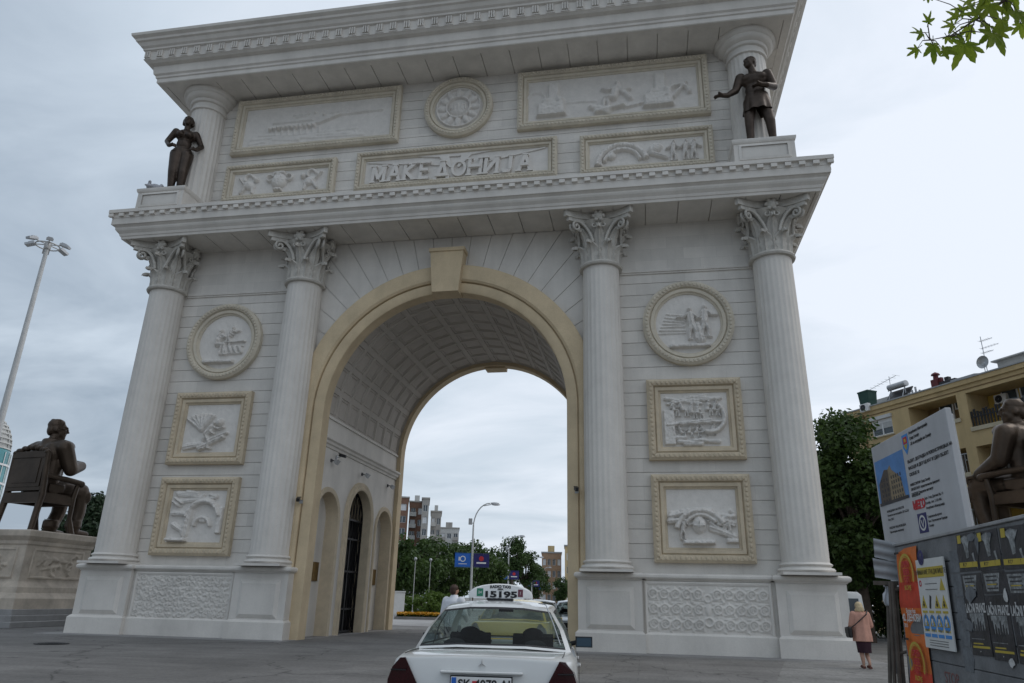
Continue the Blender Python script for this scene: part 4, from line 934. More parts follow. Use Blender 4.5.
# ================================================================== STREET FURNITURE
root = tag(empty('floodlight_mast', (*pol(-46.3, 56), 0)), 'very tall pale mast with a ring of floodlights against the sky', 'light mast')
mb = MB(); mb.tube([(0,0,0),(0,0,12),(0,0,24.0)], [.30,.20,.13], 14); mb.lathe([(.5,0),(.5,.1),(.34,.14),(.3,.5)], (0,0,0), 16); mb.build('mast', M['pole'], root, smooth=60)
mb = MB(); mb.tube([(.75*math.cos(a), .75*math.sin(a), 24.05) for a in np.linspace(0, 2*PI, 25)], .045, 6)
for k in range(6): a = 2*PI*k/6+.3; mb.tube([(0,0,24.15),(1.0*math.cos(a),1.0*math.sin(a),24.15)], .04, 6)
mb.lathe([(.2,23.8),(.22,23.85),(.22,24.3),(.12,24.4)], (0,0,0), 14); mb.build('ring', M['pole'], root)
for k in range(6):
    a = 2*PI*k/6+.3; Mx = Matrix.Rotation(a, 3, 'Z') @ Matrix.Rotation(R(18), 3, 'Y'); mb = MB(); c = Vector((1.15*math.cos(a),1.15*math.sin(a),24.12))
    mb.obox(c, (.62,.42,.16), Mx); mb.obox(c+Mx @ Vector((-.1,0,.11)), (.34,.3,.1), Mx); mb.build('floodlight', M['grey_metal'], root)

def sec_camera(loc, out, lb, s=1.0):
    root = tag(empty('security_camera', loc), lb, 'camera', 'security cameras on the arch'); o = Vector(out).normalized(); Mx = o.to_track_quat('-Y', 'Z').to_matrix()
    mb = MB(); mb.obox(o*.03, (.12,.05,.12), Mx); mb.tube([(0,0,0), tuple(o*.16), tuple(o*.2+Vector((0,0,.05)))], .018, 6); mb.build('bracket', M['grey_metal'], root)
    mb = MB(); d = (o+Vector((.3,0,-.35))).normalized(); M2 = d.to_track_quat('-Y', 'Z').to_matrix(); mb.obox(o*.26+Vector((0,0,.05)), (.1*s,.28*s,.1*s), M2); mb.obox(o*.24+Vector((0,0,.11)), (.13*s,.3*s,.012), M2); mb.build('housing', M['dark'], root)
sec_camera((-4.78,-.305,4.42), (0,-1,0), 'small dark security camera on the left yellow jamb of the archway')
sec_camera((4.75,-.305,4.75), (0,-1,0), 'small dark security camera on the right yellow jamb of the archway')
sec_camera((-RV+.001,1.75,6.35), (1,0,0), 'tiny camera beside the nearest floodlight on the inner wall')
for y, lb in ((1.33,'first floodlight on the inner wall, nearest the front of the arch'),(4.49,'middle floodlight above the gate on the inner wall'),(7.67,'farthest floodlight on the inner wall near the rear opening')):
    root = tag(empty('floodlight', (-RV+.001, y, 6.15)), lb, 'floodlight', 'floodlights on the inner wall'); mb = MB(); mb.box(.0,.04,-.06,.06,-.06,.06); mb.tube([(.03,0,0),(.16,0,.0),(.2,0,-.04)], .02, 6); mb.build('arm', M['dark'], root)
    mb = MB(); Mx = Matrix.Rotation(R(35), 3, 'Y'); mb.obox((.24,0,-.05),(.1,.22,.16),Mx); mb.obox((.28,0,-.08),(.02,.25,.19),Mx)
    for k in range(5): mb.obox((.19,-.09+.045*k,-.02),(.04,.01,.13),Mx)
    mb.build('lamp_housing', M['grey_metal'], root)

def street_lamp(b, d, hz, lb, arm=1.5, banners=True, box=True, s=1):
    x, y = pol(b, d); root = tag(empty('street_lamp', (x, y, 0), R(-b)), lb, 'street lamp', 'street lamps along the avenue')
    mb = MB(); pts = [(0,0,0),(0,0,hz*.5),(0,0,hz*.78)]+[(arm*(1-math.cos(t))*.9, 0, hz*.78+hz*.22*math.sin(t)) for t in np.linspace(.15, PI/2, 8)]
    mb.tube(pts, [.11,.085,.07]+[.05]*8, 8); mb.tube([(arm*.55,0,hz*.975),(arm*.95,-.3,hz*.985)], .04, 6); mb.lathe([(.16,0),(.16,1.0),(.11,1.05)], (0,0,0), 10); mb.build('pole', M['pole'], root, smooth=50)
    for dx, dy, dz in ((arm*1.0,0,hz+.01),(arm*1.05,-.35,hz*.985)):
        mb = MB(); mb.ball((dx+.25,dy,dz),(.38,.14,.09)); mb.box(dx-.1,dx+.05,dy-.06,dy+.06,dz-.04,dz+.05); mb.build('lamp_head', M['grey_metal'], root, smooth=50)
    if box: mb = MB(); mb.chbox(-.42,-.1,-.18,.18,hz*.80,hz*.80+.5,.03); mb.box(-.12,0,-.05,.05,hz*.81,hz*.81+.06); mb.build('control_box', M['grey_metal'], root)
    if banners:
        for sd, mm in ((-1,'blue'),(1,'navy')):
            mb = MB(); zc_ = hz*.48 if s == 1 else hz*.46; a, b_ = sorted((sd*.12, sd*1.42)); mb.mi = 0; mb.box(a, b_, -.02, .02, zc_-.5, zc_+.5); mb.tube([(0,0,zc_+.54),(sd*1.44,0,zc_+.54)], .025, 6); mb.tube([(0,0,zc_-.54),(sd*1.44,0,zc_-.54)], .025, 6)
            if s <= 2:
                mb.mi = 1; cx2 = (a+b_)/2
                if sd < 0:
                    mb.lathe([(.17,-.026),(.24,-.026),(.24,-.022),(.17,-.022)], (cx2,0,zc_+.1), 18, 'y', False); mb.obox((cx2-.3,-.024,zc_+.1),(.1,.006,.3)); mb.obox((cx2,-.024,zc_-.3),(.7,.006,.05))
                else:
                    mb.mi = 2; mb.lathe([(0.01,-.026),(.2,-.026),(.2,-.022)], (cx2,0,zc_+.14), 16, 'y', False); mb.mi = 1; mb.obox((cx2,-.024,zc_-.2),(.8,.006,.12))
            mb.build('banner', [M[mm], M['white'], M['red']], root)
    return root
street_lamp(-13.05, 62, 9.0, 'nearest street lamp with two blue banners and a box on its pole')
street_lamp(-10.25, 100, 9.4, 'second street lamp with banners among the trees', s=2)
street_lamp(-8.45, 140, 8.8, 'third street lamp along the avenue, with blue banners', s=2, box=False)
street_lamp(-7.65, 180, 8.6, 'fourth street lamp along the avenue, with blue banners', s=3, box=False)
street_lamp(-7.1, 215, 8.8, 'farthest street lamp along the avenue near the brown building', s=3, box=False)
for b, d, h_, lb in ((-16.2, 58, 4.0, 'thin post before the dark trees at the left of the avenue'), (-17.35, 57, 4.0, 'short globe lamp post beside the white cabinet')):
    root = tag(empty('garden_lamp', (*pol(b, d), 0)), lb, 'lamp post'); mb = MB(); mb.tube([(0,0,0),(0,0,h_)], [.035,.025], 8); mb.lathe([(.1,0),(.1,.3),(.05,.4)], (0,0,0), 8); mb.build('pole', M['pole'], root, smooth=50)
    mb = MB(); mb.ball((0,0,h_+.08), .12); mb.lathe([(.08,h_-.06),(.1,h_-.04)], (0,0,0), 10); mb.build('globe', M['grey_metal'], root, smooth=60)
root = tag(empty('utility_cabinet', (*pol(-18.75, 55), 0), R(18)), 'white utility cabinet beside the trees left of the avenue', 'cabinet'); mb = MB(); mb.chbox(-.75,.75,-.4,.4,.1,1.66,.03); mb.box(-.8,.8,-.45,.45,1.661,1.74); mb.box(-.7,.7,-.36,.36,0,.099); mb.build('body', M['white'], root)
for sx_ in (-1,1): mb = MB(); mb.box(*sorted((sx_*.03,sx_*.7)),-.42,-.401,.2,1.56); mb.box(*sorted((sx_*.08,sx_*.12)),-.44,-.421,.8,1.0); mb.build('door', M['white'], root)

# flower bed with low kerb
root = tag(empty('flower_bed', (*pol(-16.5, 51), 0), R(16.5)), 'long low bed of orange flowers beyond the arch', 'flower bed')
mb = MB(); mb.rectring(1.75,1.0,[(0,0),(.12,0),(.12,.16),(0,.16)],'xy',(0,0,0)); mb.build('kerb', M['kerb'], root)
M['flower'] = leafmat('orange_flowers', (.5,.2,.02), (.65,.42,.03), .2, 6); M['grass'] = leafmat('low_greens', (.05,.08,.02), (.09,.13,.03), .2, 5)
def scatter(n, dims, size, zlo=0, seed=1):
    rs = np.random.RandomState(seed); mb = MB()
    for i in range(n):
        p = Vector((rs.uniform(-dims[0],dims[0]), rs.uniform(-dims[1],dims[1]), rs.uniform(zlo,dims[2]))); Mx = Euler((rs.uniform(-.9,.9), rs.uniform(-.9,.9), rs.uniform(0,6.3))).to_matrix(); s_ = size*rs.uniform(.6,1.3)
        mb.add([p+Mx @ Vector(q) for q in ((-s_,-s_,0),(s_,-s_,0),(s_,s_,0),(-s_,s_,0))], [(0,1,2,3)])
    return mb
o = scatter(1500,(1.7,.95,.3),.07).build('foliage', M['grass'], root, recalc=False); o['kind'] = 'stuff'
o = scatter(1300,(1.7,.95,.4),.06,.28,2).build('blossom', M['flower'], root, recalc=False); o['kind'] = 'stuff'

# traffic light
root = tag(empty('traffic_light', (*pol(14.3, 45), .24), R(-14)), 'traffic light showing red, behind the woman in the peach coat', 'traffic light')
mb = MB(); mb.tube([(0,.12,-.25),(0,.12,2.6)], .06, 8); mb.build('pole', M['dark'], root, smooth=50)
mb = MB(); mb.chbox(-.17,.17,-.12,.06,1.2,2.3,.03)
for z in (2.08,1.75,1.42): mb.rings([[(.12*math.cos(a), yy, z+.12*math.sin(a)) for a in np.linspace(-.3,PI+.3,12)] for yy in (-.12,-.3)], False)
mb.build('housing', M['black'], root)
for z, c, e_ in ((2.08,(.6,.01,.02),2.2),(1.75,(.1,.06,.0),0),(1.42,(.0,.05,.03),0)):
    mb = MB(); mb.lathe([(.01,-.135),(.07,-.132),(.105,-.121)], (0,0,z), 16, 'y', False); mb.build('lens', mat('signal_lens', c, .3, emit=(c, e_) if e_ else None), root)
# ================================================================== TREES
M['leaf_dark'] = leafmat('dark_foliage', (.02,.045,.011), (.085,.14,.034), .35, .9)
M['leaf_mid'] = leafmat('green_foliage', (.022,.05,.012), (.07,.115,.03), .3, .6)
M['leaf_fir'] = leafmat('conifer_foliage', (.012,.03,.014), (.035,.06,.025), .15, .9)
M['leaf_lime'] = leafmat('lime_foliage', (.06,.11,.015), (.13,.2,.035), .35, 1.5)
M['bark'] = mat('bark', (.09,.07,.055), .9, var=.3, scale=5, bump=.6, bscale=12)
def crown_mesh(name, rx, ry, rz, nclump, nleaf, leaf, m, seed, cr=.32, shape='round'):
    rs = np.random.RandomState(seed); C_ = []
    for i in range(nclump):
        while True:
            p = rs.uniform(-1, 1, 3)
            q = np.linalg.norm(p)
            if q < 1 and q > .25: break
        p = p/q*(q**.45)*.82
        if shape == 'cone': t = (p[2]+1)/2; p[0] *= (1.05-t); p[1] *= (1.05-t)
        if shape == 'flat': p[2] = p[2]*.9
        C_.append((p[0]*rx, p[1]*ry, p[2]*rz, cr*min(rx, rz)*rs.uniform(.6, 1.25)))
    C_ = np.array(C_); wgt = C_[:,3]**2; idx = rs.choice(len(C_), nleaf, p=wgt/wgt.sum())
    d = rs.normal(size=(nleaf, 3)); d /= np.linalg.norm(d, axis=1)[:,None]; rad = rs.uniform(.35, 1.0, nleaf)**.6*(1+.25*rs.normal(size=nleaf)*.6)
    P = C_[idx,:3]+d*(rad*C_[idx,3])[:,None]*np.array([1.15,1.15,.85])
    nrm = d*.7+rs.normal(size=(nleaf,3))*.55+np.array([0,0,.35]); nrm /= np.linalg.norm(nrm, axis=1)[:,None]
    a = np.cross(nrm, rs.normal(size=(nleaf,3))); a /= np.linalg.norm(a, axis=1)[:,None]; b = np.cross(nrm, a); s = leaf*rs.uniform(.55, 1.35, nleaf)[:,None]
    V = np.stack([P-a*s, P-b*s*.55+nrm*s*.12, P+a*s, P+b*s*.55+nrm*s*.12], 1).reshape(-1, 3)
    me = bpy.data.meshes.new(name); me.from_pydata(V.tolist(), [], np.arange(nleaf*4).reshape(-1, 4).tolist()); me.materials.append(m); return me, C_
def tree(loc, rx, rz, cz, nclump, nleaf, leaf, m, seed, lb, group=None, shape='round', name='broadleaf_tree', cr=.32, tr=.2, ry=None):
    root = tag(empty(name, (loc[0], loc[1], 0)), lb, 'tree', group); me, C_ = crown_mesh('crown', rx, ry or rx, rz, nclump, nleaf, leaf, m, seed, cr, shape)
    link('crown', me, root, (0,0,cz)); mb = MB(); rs = random.Random(seed); top = cz+(.3*rz if shape != 'cone' else .8*rz)
    mb.tube([(0,0,-.05),(rs.uniform(-.1,.1),rs.uniform(-.1,.1),cz*.4),(rs.uniform(-.2,.2),rs.uniform(-.2,.2),top)], [tr*1.3, tr, tr*.3], 9)
    for i in range(0, len(C_), max(1, len(C_)//14)):
        c = C_[i]; z0 = cz*.45+rs.uniform(0, .4)*rz*.6; mb.tube([(0,0,min(z0, cz+c[2])), (c[0]*.5, c[1]*.5, (z0+cz+c[2])/2+.1*rz), (c[0], c[1], cz+c[2])], [tr*.45, tr*.3, tr*.1], 6)
    mb.build('trunk', M['bark'], root, smooth=60); return root
# beside the right building
tree(pol(15.0, 36.5), 2.5, 4.3, 6.0, 70, 32000, .125, M['leaf_dark'], 11, 'tall dark broadleaf tree between the arch and the yellow apartment block', cr=.30, ry=3.0, name='broadleaf_tree')
tree(pol(17.6, 40), 2.6, 3.0, 4.4, 44, 18000, .13, M['leaf_dark'], 12, 'lower dark tree behind the white billboard', cr=.34)
tree(pol(12.2, 43), 3.0, 3.6, 5.0, 40, 9000, .18, M['leaf_dark'], 14, 'dark tree half hidden by the right pier of the arch', cr=.34)
# left of the arch
tree(pol(-39.9, 58), 2.2, 4.1, 4.2, 50, 8000, .16, M['leaf_fir'], 21, 'dark conifer behind the left statue pedestal, nearest the arch', 'conifers left of the arch', 'cone', 'conifer_tree')
tree(pol(-41.6, 62), 2.5, 3.4, 3.4, 50, 8000, .17, M['leaf_fir'], 22, 'dark conifer behind the legs of the seated left statue', 'conifers left of the arch', 'cone', 'conifer_tree')
tree(pol(-38.4, 60), 2.6, 3.0, 3.2, 46, 7000, .17, M['leaf_dark'], 23, 'rounded dark tree partly hidden by the left edge of the arch')
# the dark belt of trees seen through the archway
for i, (b, d, rx, rz, cz, sd, lb) in enumerate((
    (-18.6, 64, 2.2, 3.0, 3.6, 31, 'dark tree at the far left of the view through the archway'),
    (-17.3, 72, 2.4, 2.9, 3.9, 32, 'rounded dark tree below the brown tower block'),
    (-16.1, 75, 2.3, 3.1, 4.4, 33, 'tallest tree of the dark belt, below the pale tower'),
    (-14.6, 78, 2.6, 3.0, 3.9, 34, 'dark tree just left of the nearest street lamp'),
    (-13.0, 84, 2.6, 3.1, 4.6, 35, 'dark tree right behind the nearest street lamp'),
    (-11.7, 88, 2.4, 2.9, 4.5, 36, 'dark tree at the right end of the tree belt'),
    (-9.95, 118, 2.5, 3.6, 7.1, 37, 'paler rounded tree beside the second street lamp'),
    (-8.95, 122, 2.4, 3.3, 5.9, 38, 'loose green tree left of the brown building'),
    (-10.9, 125, 3.0, 3.4, 4.4, 39, 'low tree between the tree belt and the second street lamp'),
    (-8.0, 150, 2.6, 3.2, 4.2, 40, 'small tree in front of the brown building'),
    (-6.0, 160, 2.4, 2.6, 3.4, 41, 'small dark tree at the right edge of the view through the archway'))):
    tree(pol(b, d), rx, rz, cz, 34, 4200, .2, M['leaf_mid'] if i > 5 else M['leaf_dark'], sd, lb, 'trees along the avenue', cr=.36)
for b, d, rx, rz, sd, lb in ((-15.9, 56, 1.5, .95, 51, 'bright green bush behind the flower bed'), (-14.7, 57, 1.3, .85, 52, 'bright green bush behind the person in white'), (-17.3, 60, 1.2, .8, 53, 'green bush beside the white cabinet')):
    root = tag(empty('bush', (*pol(b, d), 0)), lb, 'bush', 'bushes along the avenue'); me, C_ = crown_mesh('foliage', rx, rx, rz, 26, 2600, .1, M['leaf_lime'], sd, .4); link('foliage', me, root, (0,0,rz*.9))
    mb = MB(); 
    for i in range(6): mb.tube([(0,0,0), tuple(C_[i,:3]*.5+np.array([0,0,rz*.5])), tuple(C_[i,:3]+np.array([0,0,rz*.9]))], [.05,.03,.015], 5)
    mb.build('stem', M['bark'], root)
# dark clipped hedge and railings behind the woman
root = tag(empty('hedge', (*pol(15.6, 43), 0), R(-15)), 'dark tall hedge behind the woman and the traffic light', 'hedge')
me, C_ = crown_mesh('foliage', 5.5, .8, 1.5, 120, 11000, .12, M['leaf_dark'], 61, .45); link('foliage', me, root, (0,0,1.55))
mb = MB()
for i in range(12): mb.tube([(-5+.9*i,0,0),(-5+.9*i,.1,1.6)], [.05,.02], 5)
mb.build('stem', M['bark'], root)

# ================================================================== BUILDINGS
M['ochre'] = mat('ochre_render', (.54,.41,.22), .85, var=.1, scale=.6, streak=.22, grain=.04)
M['ochre2'] = mat('deep_ochre_render', (.58,.40,.09), .85, var=.1, scale=.8)
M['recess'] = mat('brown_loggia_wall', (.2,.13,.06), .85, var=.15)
M['slab'] = mat('pale_slab', (.5,.44,.32), .8, var=.1, streak=.15)
M['shut'] = mat('roller_shutter', (.55,.56,.56), .5, var=.06)
M['pvc'] = mat('white_window_frame', (.7,.71,.72), .4, var=.04)
M['roofgrey'] = mat('roof_sheet', (.33,.34,.35), .5, .3, var=.15)
M['brownwall'] = mat('brown_brick', (.20,.115,.08), .85, var=.15, scale=2)
M['greywall'] = mat('grey_concrete', (.36,.345,.32), .85, var=.1, scale=.8, streak=.2)
M['whitewall'] = mat('pale_render', (.5,.5,.48), .85, var=.08, streak=.15)
M['tankgreen'] = mat('dark_green_tank', (.015,.06,.045), .6, var=.2)
M['tanwall'] = mat('tan_brick', (.36,.24,.16), .85, var=.15, scale=2)
M['teal'] = mat('teal_glass', (.035,.2,.22), .15, var=.25, scale=.4, spec=.7)

# yellow apartment block on the right: facade line from its far corner P0 towards the viewer
ang0, d0_ = 15.44, 49.4; ang1, d1_ = 26.85, 42.0
A_ = Vector((*pol(ang0, d0_), 0)); B_ = Vector((*pol(ang1, d1_), 0)); U_ = (B_-A_).normalized(); NV = Vector((U_.y, -U_.x, 0))
if NV.dot(Vector((CAMP.x, CAMP.y, 0))-A_) < 0: NV = -NV
def fac(b, el):
    d = Vector((math.sin(R(b)), math.cos(R(b)))); o = Vector((CAMP.x, CAMP.y)); a = Vector((A_.x, A_.y)); u = Vector((U_.x, U_.y))
    det = d.x*(-u.y)-d.y*(-u.x); r_ = a-o; t = (r_.x*(-u.y)-r_.y*(-u.x))/det; s = (d.x*r_.y-d.y*r_.x)/det
    return s, 1.45+el*t
P = lambda s, d, z: tuple(A_+U_*s-NV*d+Vector((0,0,z)))
bld = tag(empty('apartment_building', (0,0,0)), 'ochre apartment block with deep loggias, right of the arch', 'building')
HR = 13.02; LEN = 30
s_w0, zw0 = fac(16.98,.2212); s_w1, zw1 = fac(18.35,.205); sl1, zl1 = fac(19.5,.2352); sl1b, zl1b = fac(22.53,.2168); sl2, zl2 = fac(23.13,.2463); _, zl2b = fac(23.04,.2040)
FL = 2.88; ztop = zl1; zbot = zl1b
holes = []; wins = []
for k in range(4):
    dz = -FL*k; 
    zb_ = max(.35, zbot+dz); 
    holes.append((sl1, sl1b, zb_, ztop+dz, 1.5)); holes.append((sl2, sl2+4.6, zl2b+dz if k < 3 else .6, zl2+dz, 1.6)); holes.append((sl2+5.3, sl2+9.4, zb_, ztop+dz, 1.5)); holes.append((sl2+13.0, sl2+17.0, zb_, ztop+dz, 1.5))
    holes.append((s_w0, s_w1, zw1+dz, zw0+dz, .14)); holes.append((sl2+10.2, sl2+12.0, zw1+dz, zw0+dz, .14))
    wins += [(s_w0, s_w1, zw1+dz, zw0+dz, k), (sl2+10.2, sl2+12.0, zw1+dz, zw0+dz, k+7)]
    holes.append((.35, .35+.75, zw1+dz+.25, zw0+dz-.15, .14)); wins.append((.35, 1.1, zw1+dz+.25, zw0+dz-.15, 2))
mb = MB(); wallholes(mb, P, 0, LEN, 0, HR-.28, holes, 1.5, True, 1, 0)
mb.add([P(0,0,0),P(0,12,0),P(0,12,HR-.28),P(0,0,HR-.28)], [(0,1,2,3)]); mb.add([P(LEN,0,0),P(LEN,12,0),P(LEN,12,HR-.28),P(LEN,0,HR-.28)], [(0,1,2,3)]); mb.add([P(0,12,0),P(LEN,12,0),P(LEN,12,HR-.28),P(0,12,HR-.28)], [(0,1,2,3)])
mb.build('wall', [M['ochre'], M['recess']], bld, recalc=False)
def pbox(mb, s0, s1, d0, d1, z0, z1):
    mb.add([P(s0,d0,z0),P(s1,d0,z0),P(s1,d1,z0),P(s0,d1,z0),P(s0,d0,z1),P(s1,d0,z1),P(s1,d1,z1),P(s0,d1,z1)], [(0,3,2,1),(4,5,6,7),(0,1,5,4),(1,2,6,5),(2,3,7,6),(3,0,4,7)])
mb = MB(); mb.mi = 1; pbox(mb, -.1, LEN+.1, -.10, 12.1, HR-.279, HR-.02); mb.mi = 0; pbox(mb, -.14, LEN+.14, -.15, 12.2, HR-.019, HR+.05); mb.build('roof', [M['roofgrey'], M['ochre']], bld)
mb = MB(); pbox(mb, 0, LEN, -.025, -.001, HR-.56, HR-.50); mb.build('string_course_or_groove', M['recess'], bld)  # raised dark strip; its colour stands for the shade in a groove
mb = MB(); pbox(mb, 9.2, LEN-2, 1.6, 8, HR+.052, HR+.95); pbox(mb, 9.0, LEN-1.8, 1.4, 8.2, HR+.951, HR+1.02); mb.build('penthouse', M['whitewall'], bld)
mb = MB(); pbox(mb, -.1, 1.6, 2.0, 6, HR+.052, HR+1.0); mb.build('roof_hut', M['whitewall'], bld)
for k in range(4):
    dz = -FL*k
    for (a, b, zb_) in ((sl1, sl1b, zbot+dz), (sl2, sl2+4.6, zl2b+dz), (sl2+5.3, sl2+9.4, zbot+dz), (sl2+13, sl2+17, zbot+dz)):
        if zb_ < .8: continue
        mb = MB(); pbox(mb, a-.05, b+.05, -.07, -.002, zb_-.22, zb_-.01); mb.build('balcony_slab', M['slab'], bld)
        mb = MB()
        if a == sl2:
            n = 26
            for i in range(n+1):
                s_ = a+.05+(b-a-.1)*i/n; mb.tube([P(s_,.08,zb_), P(s_,.08,zb_+.82+.1*math.sin(i*1.7))], [.03,.07], 5)
            pbox(mb, a+.001, b-.001, .04, .1, zb_+.5, zb_+.55)
        else:
            for i in range(19): s_ = a+.05+(b-a-.1)*i/18; pbox(mb, s_-.012, s_+.012, .06, .09, zb_, zb_+.95)
            pbox(mb, a+.001, b-.001, .04, .11, zb_+.95, zb_+1.0)
        if k or a == sl2: mb.build('railing', M['black'] if a == sl2 else M['roofgrey'], bld)
        mb = MB(); d_ = 1.5 if a != sl2 else 1.6; s_ = a+.8; mb.mi = 0
        for (q0, q1, z0, z1) in ((s_, s_+.9, zb_+.02, zb_+2.05), (s_+1.0, s_+2.1, zb_+.9, zb_+2.05)):
            mb.mi = 0; pbox(mb, q0, q1, d_-.06, d_-.003, z0, z1); mb.mi = 1; pbox(mb, q0+.08, q1-.08, d_-.075, d_-.061, z0+.08, z1-.08)
        mb.build('balcony_door', [M['pvc'], M['winglass']], bld)
    mb = MB(); pbox(mb, sl2+.01, sl2+4.59, 1.585, 1.598, max(zl2b, .6)+dz+.01 if k < 3 else .65, zl2+dz-.01); mb.build('loggia_wall', M['ochre2'], bld)
for (a, b, c, d, k) in wins:
    mb = MB(); mb.mi = 0
    for (q0, q1, z0, z1) in ((a,b,c,c+.08),(a,b,d-.22,d),(a,a+.07,c+.081,d-.221),(b-.07,b,c+.081,d-.221),((a+b)/2-.04,(a+b)/2+.04,c+.081,d-.221)): pbox(mb, q0+.002, q1-.002, .05, .12, z0, z1)
    mb.mi = 1; pbox(mb, a+.01, b-.01, .1, .11, c+.02, d-.1)
    wn_ = mb.build('window', [M['pvc'], M['winglass']], bld)
    mb = MB(); fr_ = (.5,.35,.7,.45)[k % 4]
    for i in range(12): pbox(mb, a+.075, b-.075, .055, .075, d-.22-(d-c-.3)*fr_*(i+1)/12+.006, d-.22-(d-c-.3)*fr_*i/12)
    mb.build('shutter', M['shut'], wn_)
    mb = MB(); pbox(mb, a-.08, b+.08, -.09, .0, c-.07, c-.003); mb.build('sill', M['slab'], wn_)
    mb = MB(); pbox(mb, a-.05, b+.05, -.12, -.002, d+.003, d+.2); mb.build('shutter_box', M['shut'], wn_)
mb = MB(); s_, z_ = fac(16.6,.22); mb.tube([P(1.35,-.06,.1),P(1.35,-.06,HR-.4)], .05, 8); mb.build('downpipe', M['recess'], bld)
def facepoint(b, el, d): s, z = fac(b, el); return s
def ac_unit(s, z, d, lb):
    o = Vector(P(s, d, z)); root = tag(empty('air_conditioner', tuple(o), math.atan2(U_.y, U_.x)), lb, 'air conditioner', 'air conditioners on the yellow block')
    sg = 1 if (Matrix.Rotation(math.atan2(U_.y, U_.x), 3, 'Z') @ Vector((0,-1,0))).dot(NV) > 0 else -1
    mb = MB(); root.scale = (.8,.8,.8); mb.chbox(-.42,.42,*sorted((0,-sg*.3)),-.3,.3,.02); mb.box(-.35,-.3,*sorted((-sg*.0,sg*.0+.01)),-.34,-.3); mb.build('casing', M['white'], root)
    mb = MB(); mb.lathe([(.02,-sg*.31),(.22,-sg*.32),(.25,-sg*.301)], (-.1,0,0), 18, 'y', False)
    for k in range(4): mb.box(-.34,.14,*sorted((-sg*.322,-sg*.326)),-.2+.12*k,-.185+.12*k)
    mb.build('fan_grille', M['dark'], root)
s, z = fac(16.87,.2397); ac_unit(s, z, -.02, 'white air conditioner under the green roof tank')
s, z = fac(23.93,.2405); ac_unit(s+.1, z, 1.55, 'white air conditioner in the yellow loggia beside the statue head')
def roofthing(name, b, el, lb, cat, d=1.0):
    s, z = fac(b, el); return tag(empty(name, P(s, d, HR+.052), math.atan2(U_.y, U_.x)), lb, cat)
root = roofthing('water_tank', 16.85, .25, 'dark green tank standing at the corner of the roof', 'tank', .2); root.scale = (.72,.8,.8)
mb = MB(); mb.rings([[(x*q,y*q,z) for x,y in ((-.55,-.45),(.55,-.45),(.55,.45),(-.55,.45))] for z, q in ((0,.85),(1.15,1.0),(1.15,1.06),(1.25,1.06),(1.27,1.0))], True, (True,True)); mb.build('body', M['tankgreen'], root)
root = roofthing('solar_water_heater', 18.35, .26, 'solar water heater with a round tank on a dark rooftop frame', 'water heater', .9); root.scale = (.72,.8,.72)
mb = MB(); mb.tube([(-.9,0,1.45),(-.88,0,1.45),(.88,0,1.45),(.9,0,1.45)], [.2,.26,.26,.2], 14); mb.build('tank', M['chrome'] if 0 else M['grey_metal'], root, smooth=50)
mb = MB()
mb.tube([(-.7,0,1.2),(.7,0,1.2)], .025, 6)
for x in (-.7,.7): mb.tube([(x,0,0),(x,0,1.3)], .03, 6); mb.tube([(x,-.5,0),(x,0,1.3)], .03, 6)
mb.build('frame', M['grey_metal'], root)
mb = MB(); mb.obox((0,.0,.6),(2.3,1.3,.08), Matrix.Rotation(R(58), 3, 'X')); mb.build('panel', M['dark'], root)
root = roofthing('tv_antenna', 17.5, .26, 'tall thin television antenna beside the solar water heater', 'antenna', 1.4); root.scale = (.75,.75,.75)
mb = MB(); mb.tube([(0,0,0),(0,0,2.6)], .025, 6); mb.tube([(-2.2,0,2.0),(.7,0,2.5)], .02, 5)
for i in range(8): t = i/7; mb.tube([(-2.2+2.9*t,-.3-.1*t,2+.5*t),(-2.2+2.9*t,.3+.1*t,2+.5*t)], .012, 4)
mb.tube([(-.3,0,1.4),(.3,0,1.5)], .05, 5); mb.build('mast', M['grey_metal'], root)
root = roofthing('tv_antenna', 23.9, .3, 'television antenna mast standing above the satellite dish', 'antenna', 1.0); root.scale = (.7,.7,.75)
mb = MB(); mb.tube([(0,0,0),(0,0,3.1)], .03, 6)
for z, L_ in ((2.75,.9),(2.2,1.3),(1.85,.8)):
    mb.tube([(-.15,0,z),(L_,0,z)], .018, 5)
    for i in range(6): mb.tube([(-.1+L_*i/5.5,-.25,z),(-.1+L_*i/5.5,.25,z)], .01, 4)
mb.build('mast', M['grey_metal'], root)
root = roofthing('satellite_dish', 24.0, .29, 'round grey satellite dish on the roof below the antenna', 'satellite dish', .7); root.scale = (.72,.72,.72)
mb = MB(); mb.tube([(0,0,0),(0,0,.95)], .03, 6); mb.build('stand', M['grey_metal'], root); mb = MB(); mb.lathe([(.02,.06),(.25,.03),(.42,-.04),(.48,-.1),(.485,-.1),(.42,-.03),(.25,.045),(.02,.075)], (0,0,1.1), 20, 'y', False); mb.tube([(0,0,.75),(0,-.5,1.0)], .015, 5); mb.ball((0,-.5,1.02),.05); mb.build('dish', M['grey_metal'], root, smooth=60)
M['maroon'] = mat('maroon_tin', (.12,.02,.025), .6, var=.2)
root = roofthing('chimney', 21.15, .27, 'maroon chimney with a cowl at the edge of the roof', 'chimney', .5); mb = MB(); mb.chbox(-.22,.22,-.22,.22,0,.55,.02); mb.tube([(0,0,.55),(0,0,.8)], [.15,.13], 10); mb.lathe([(.24,.82),(.2,.9),(.02,1.0)], (0,0,0), 12); mb.obox((.28,0,.45),(.2,.2,.3)); mb.build('stack', M['maroon'], root)
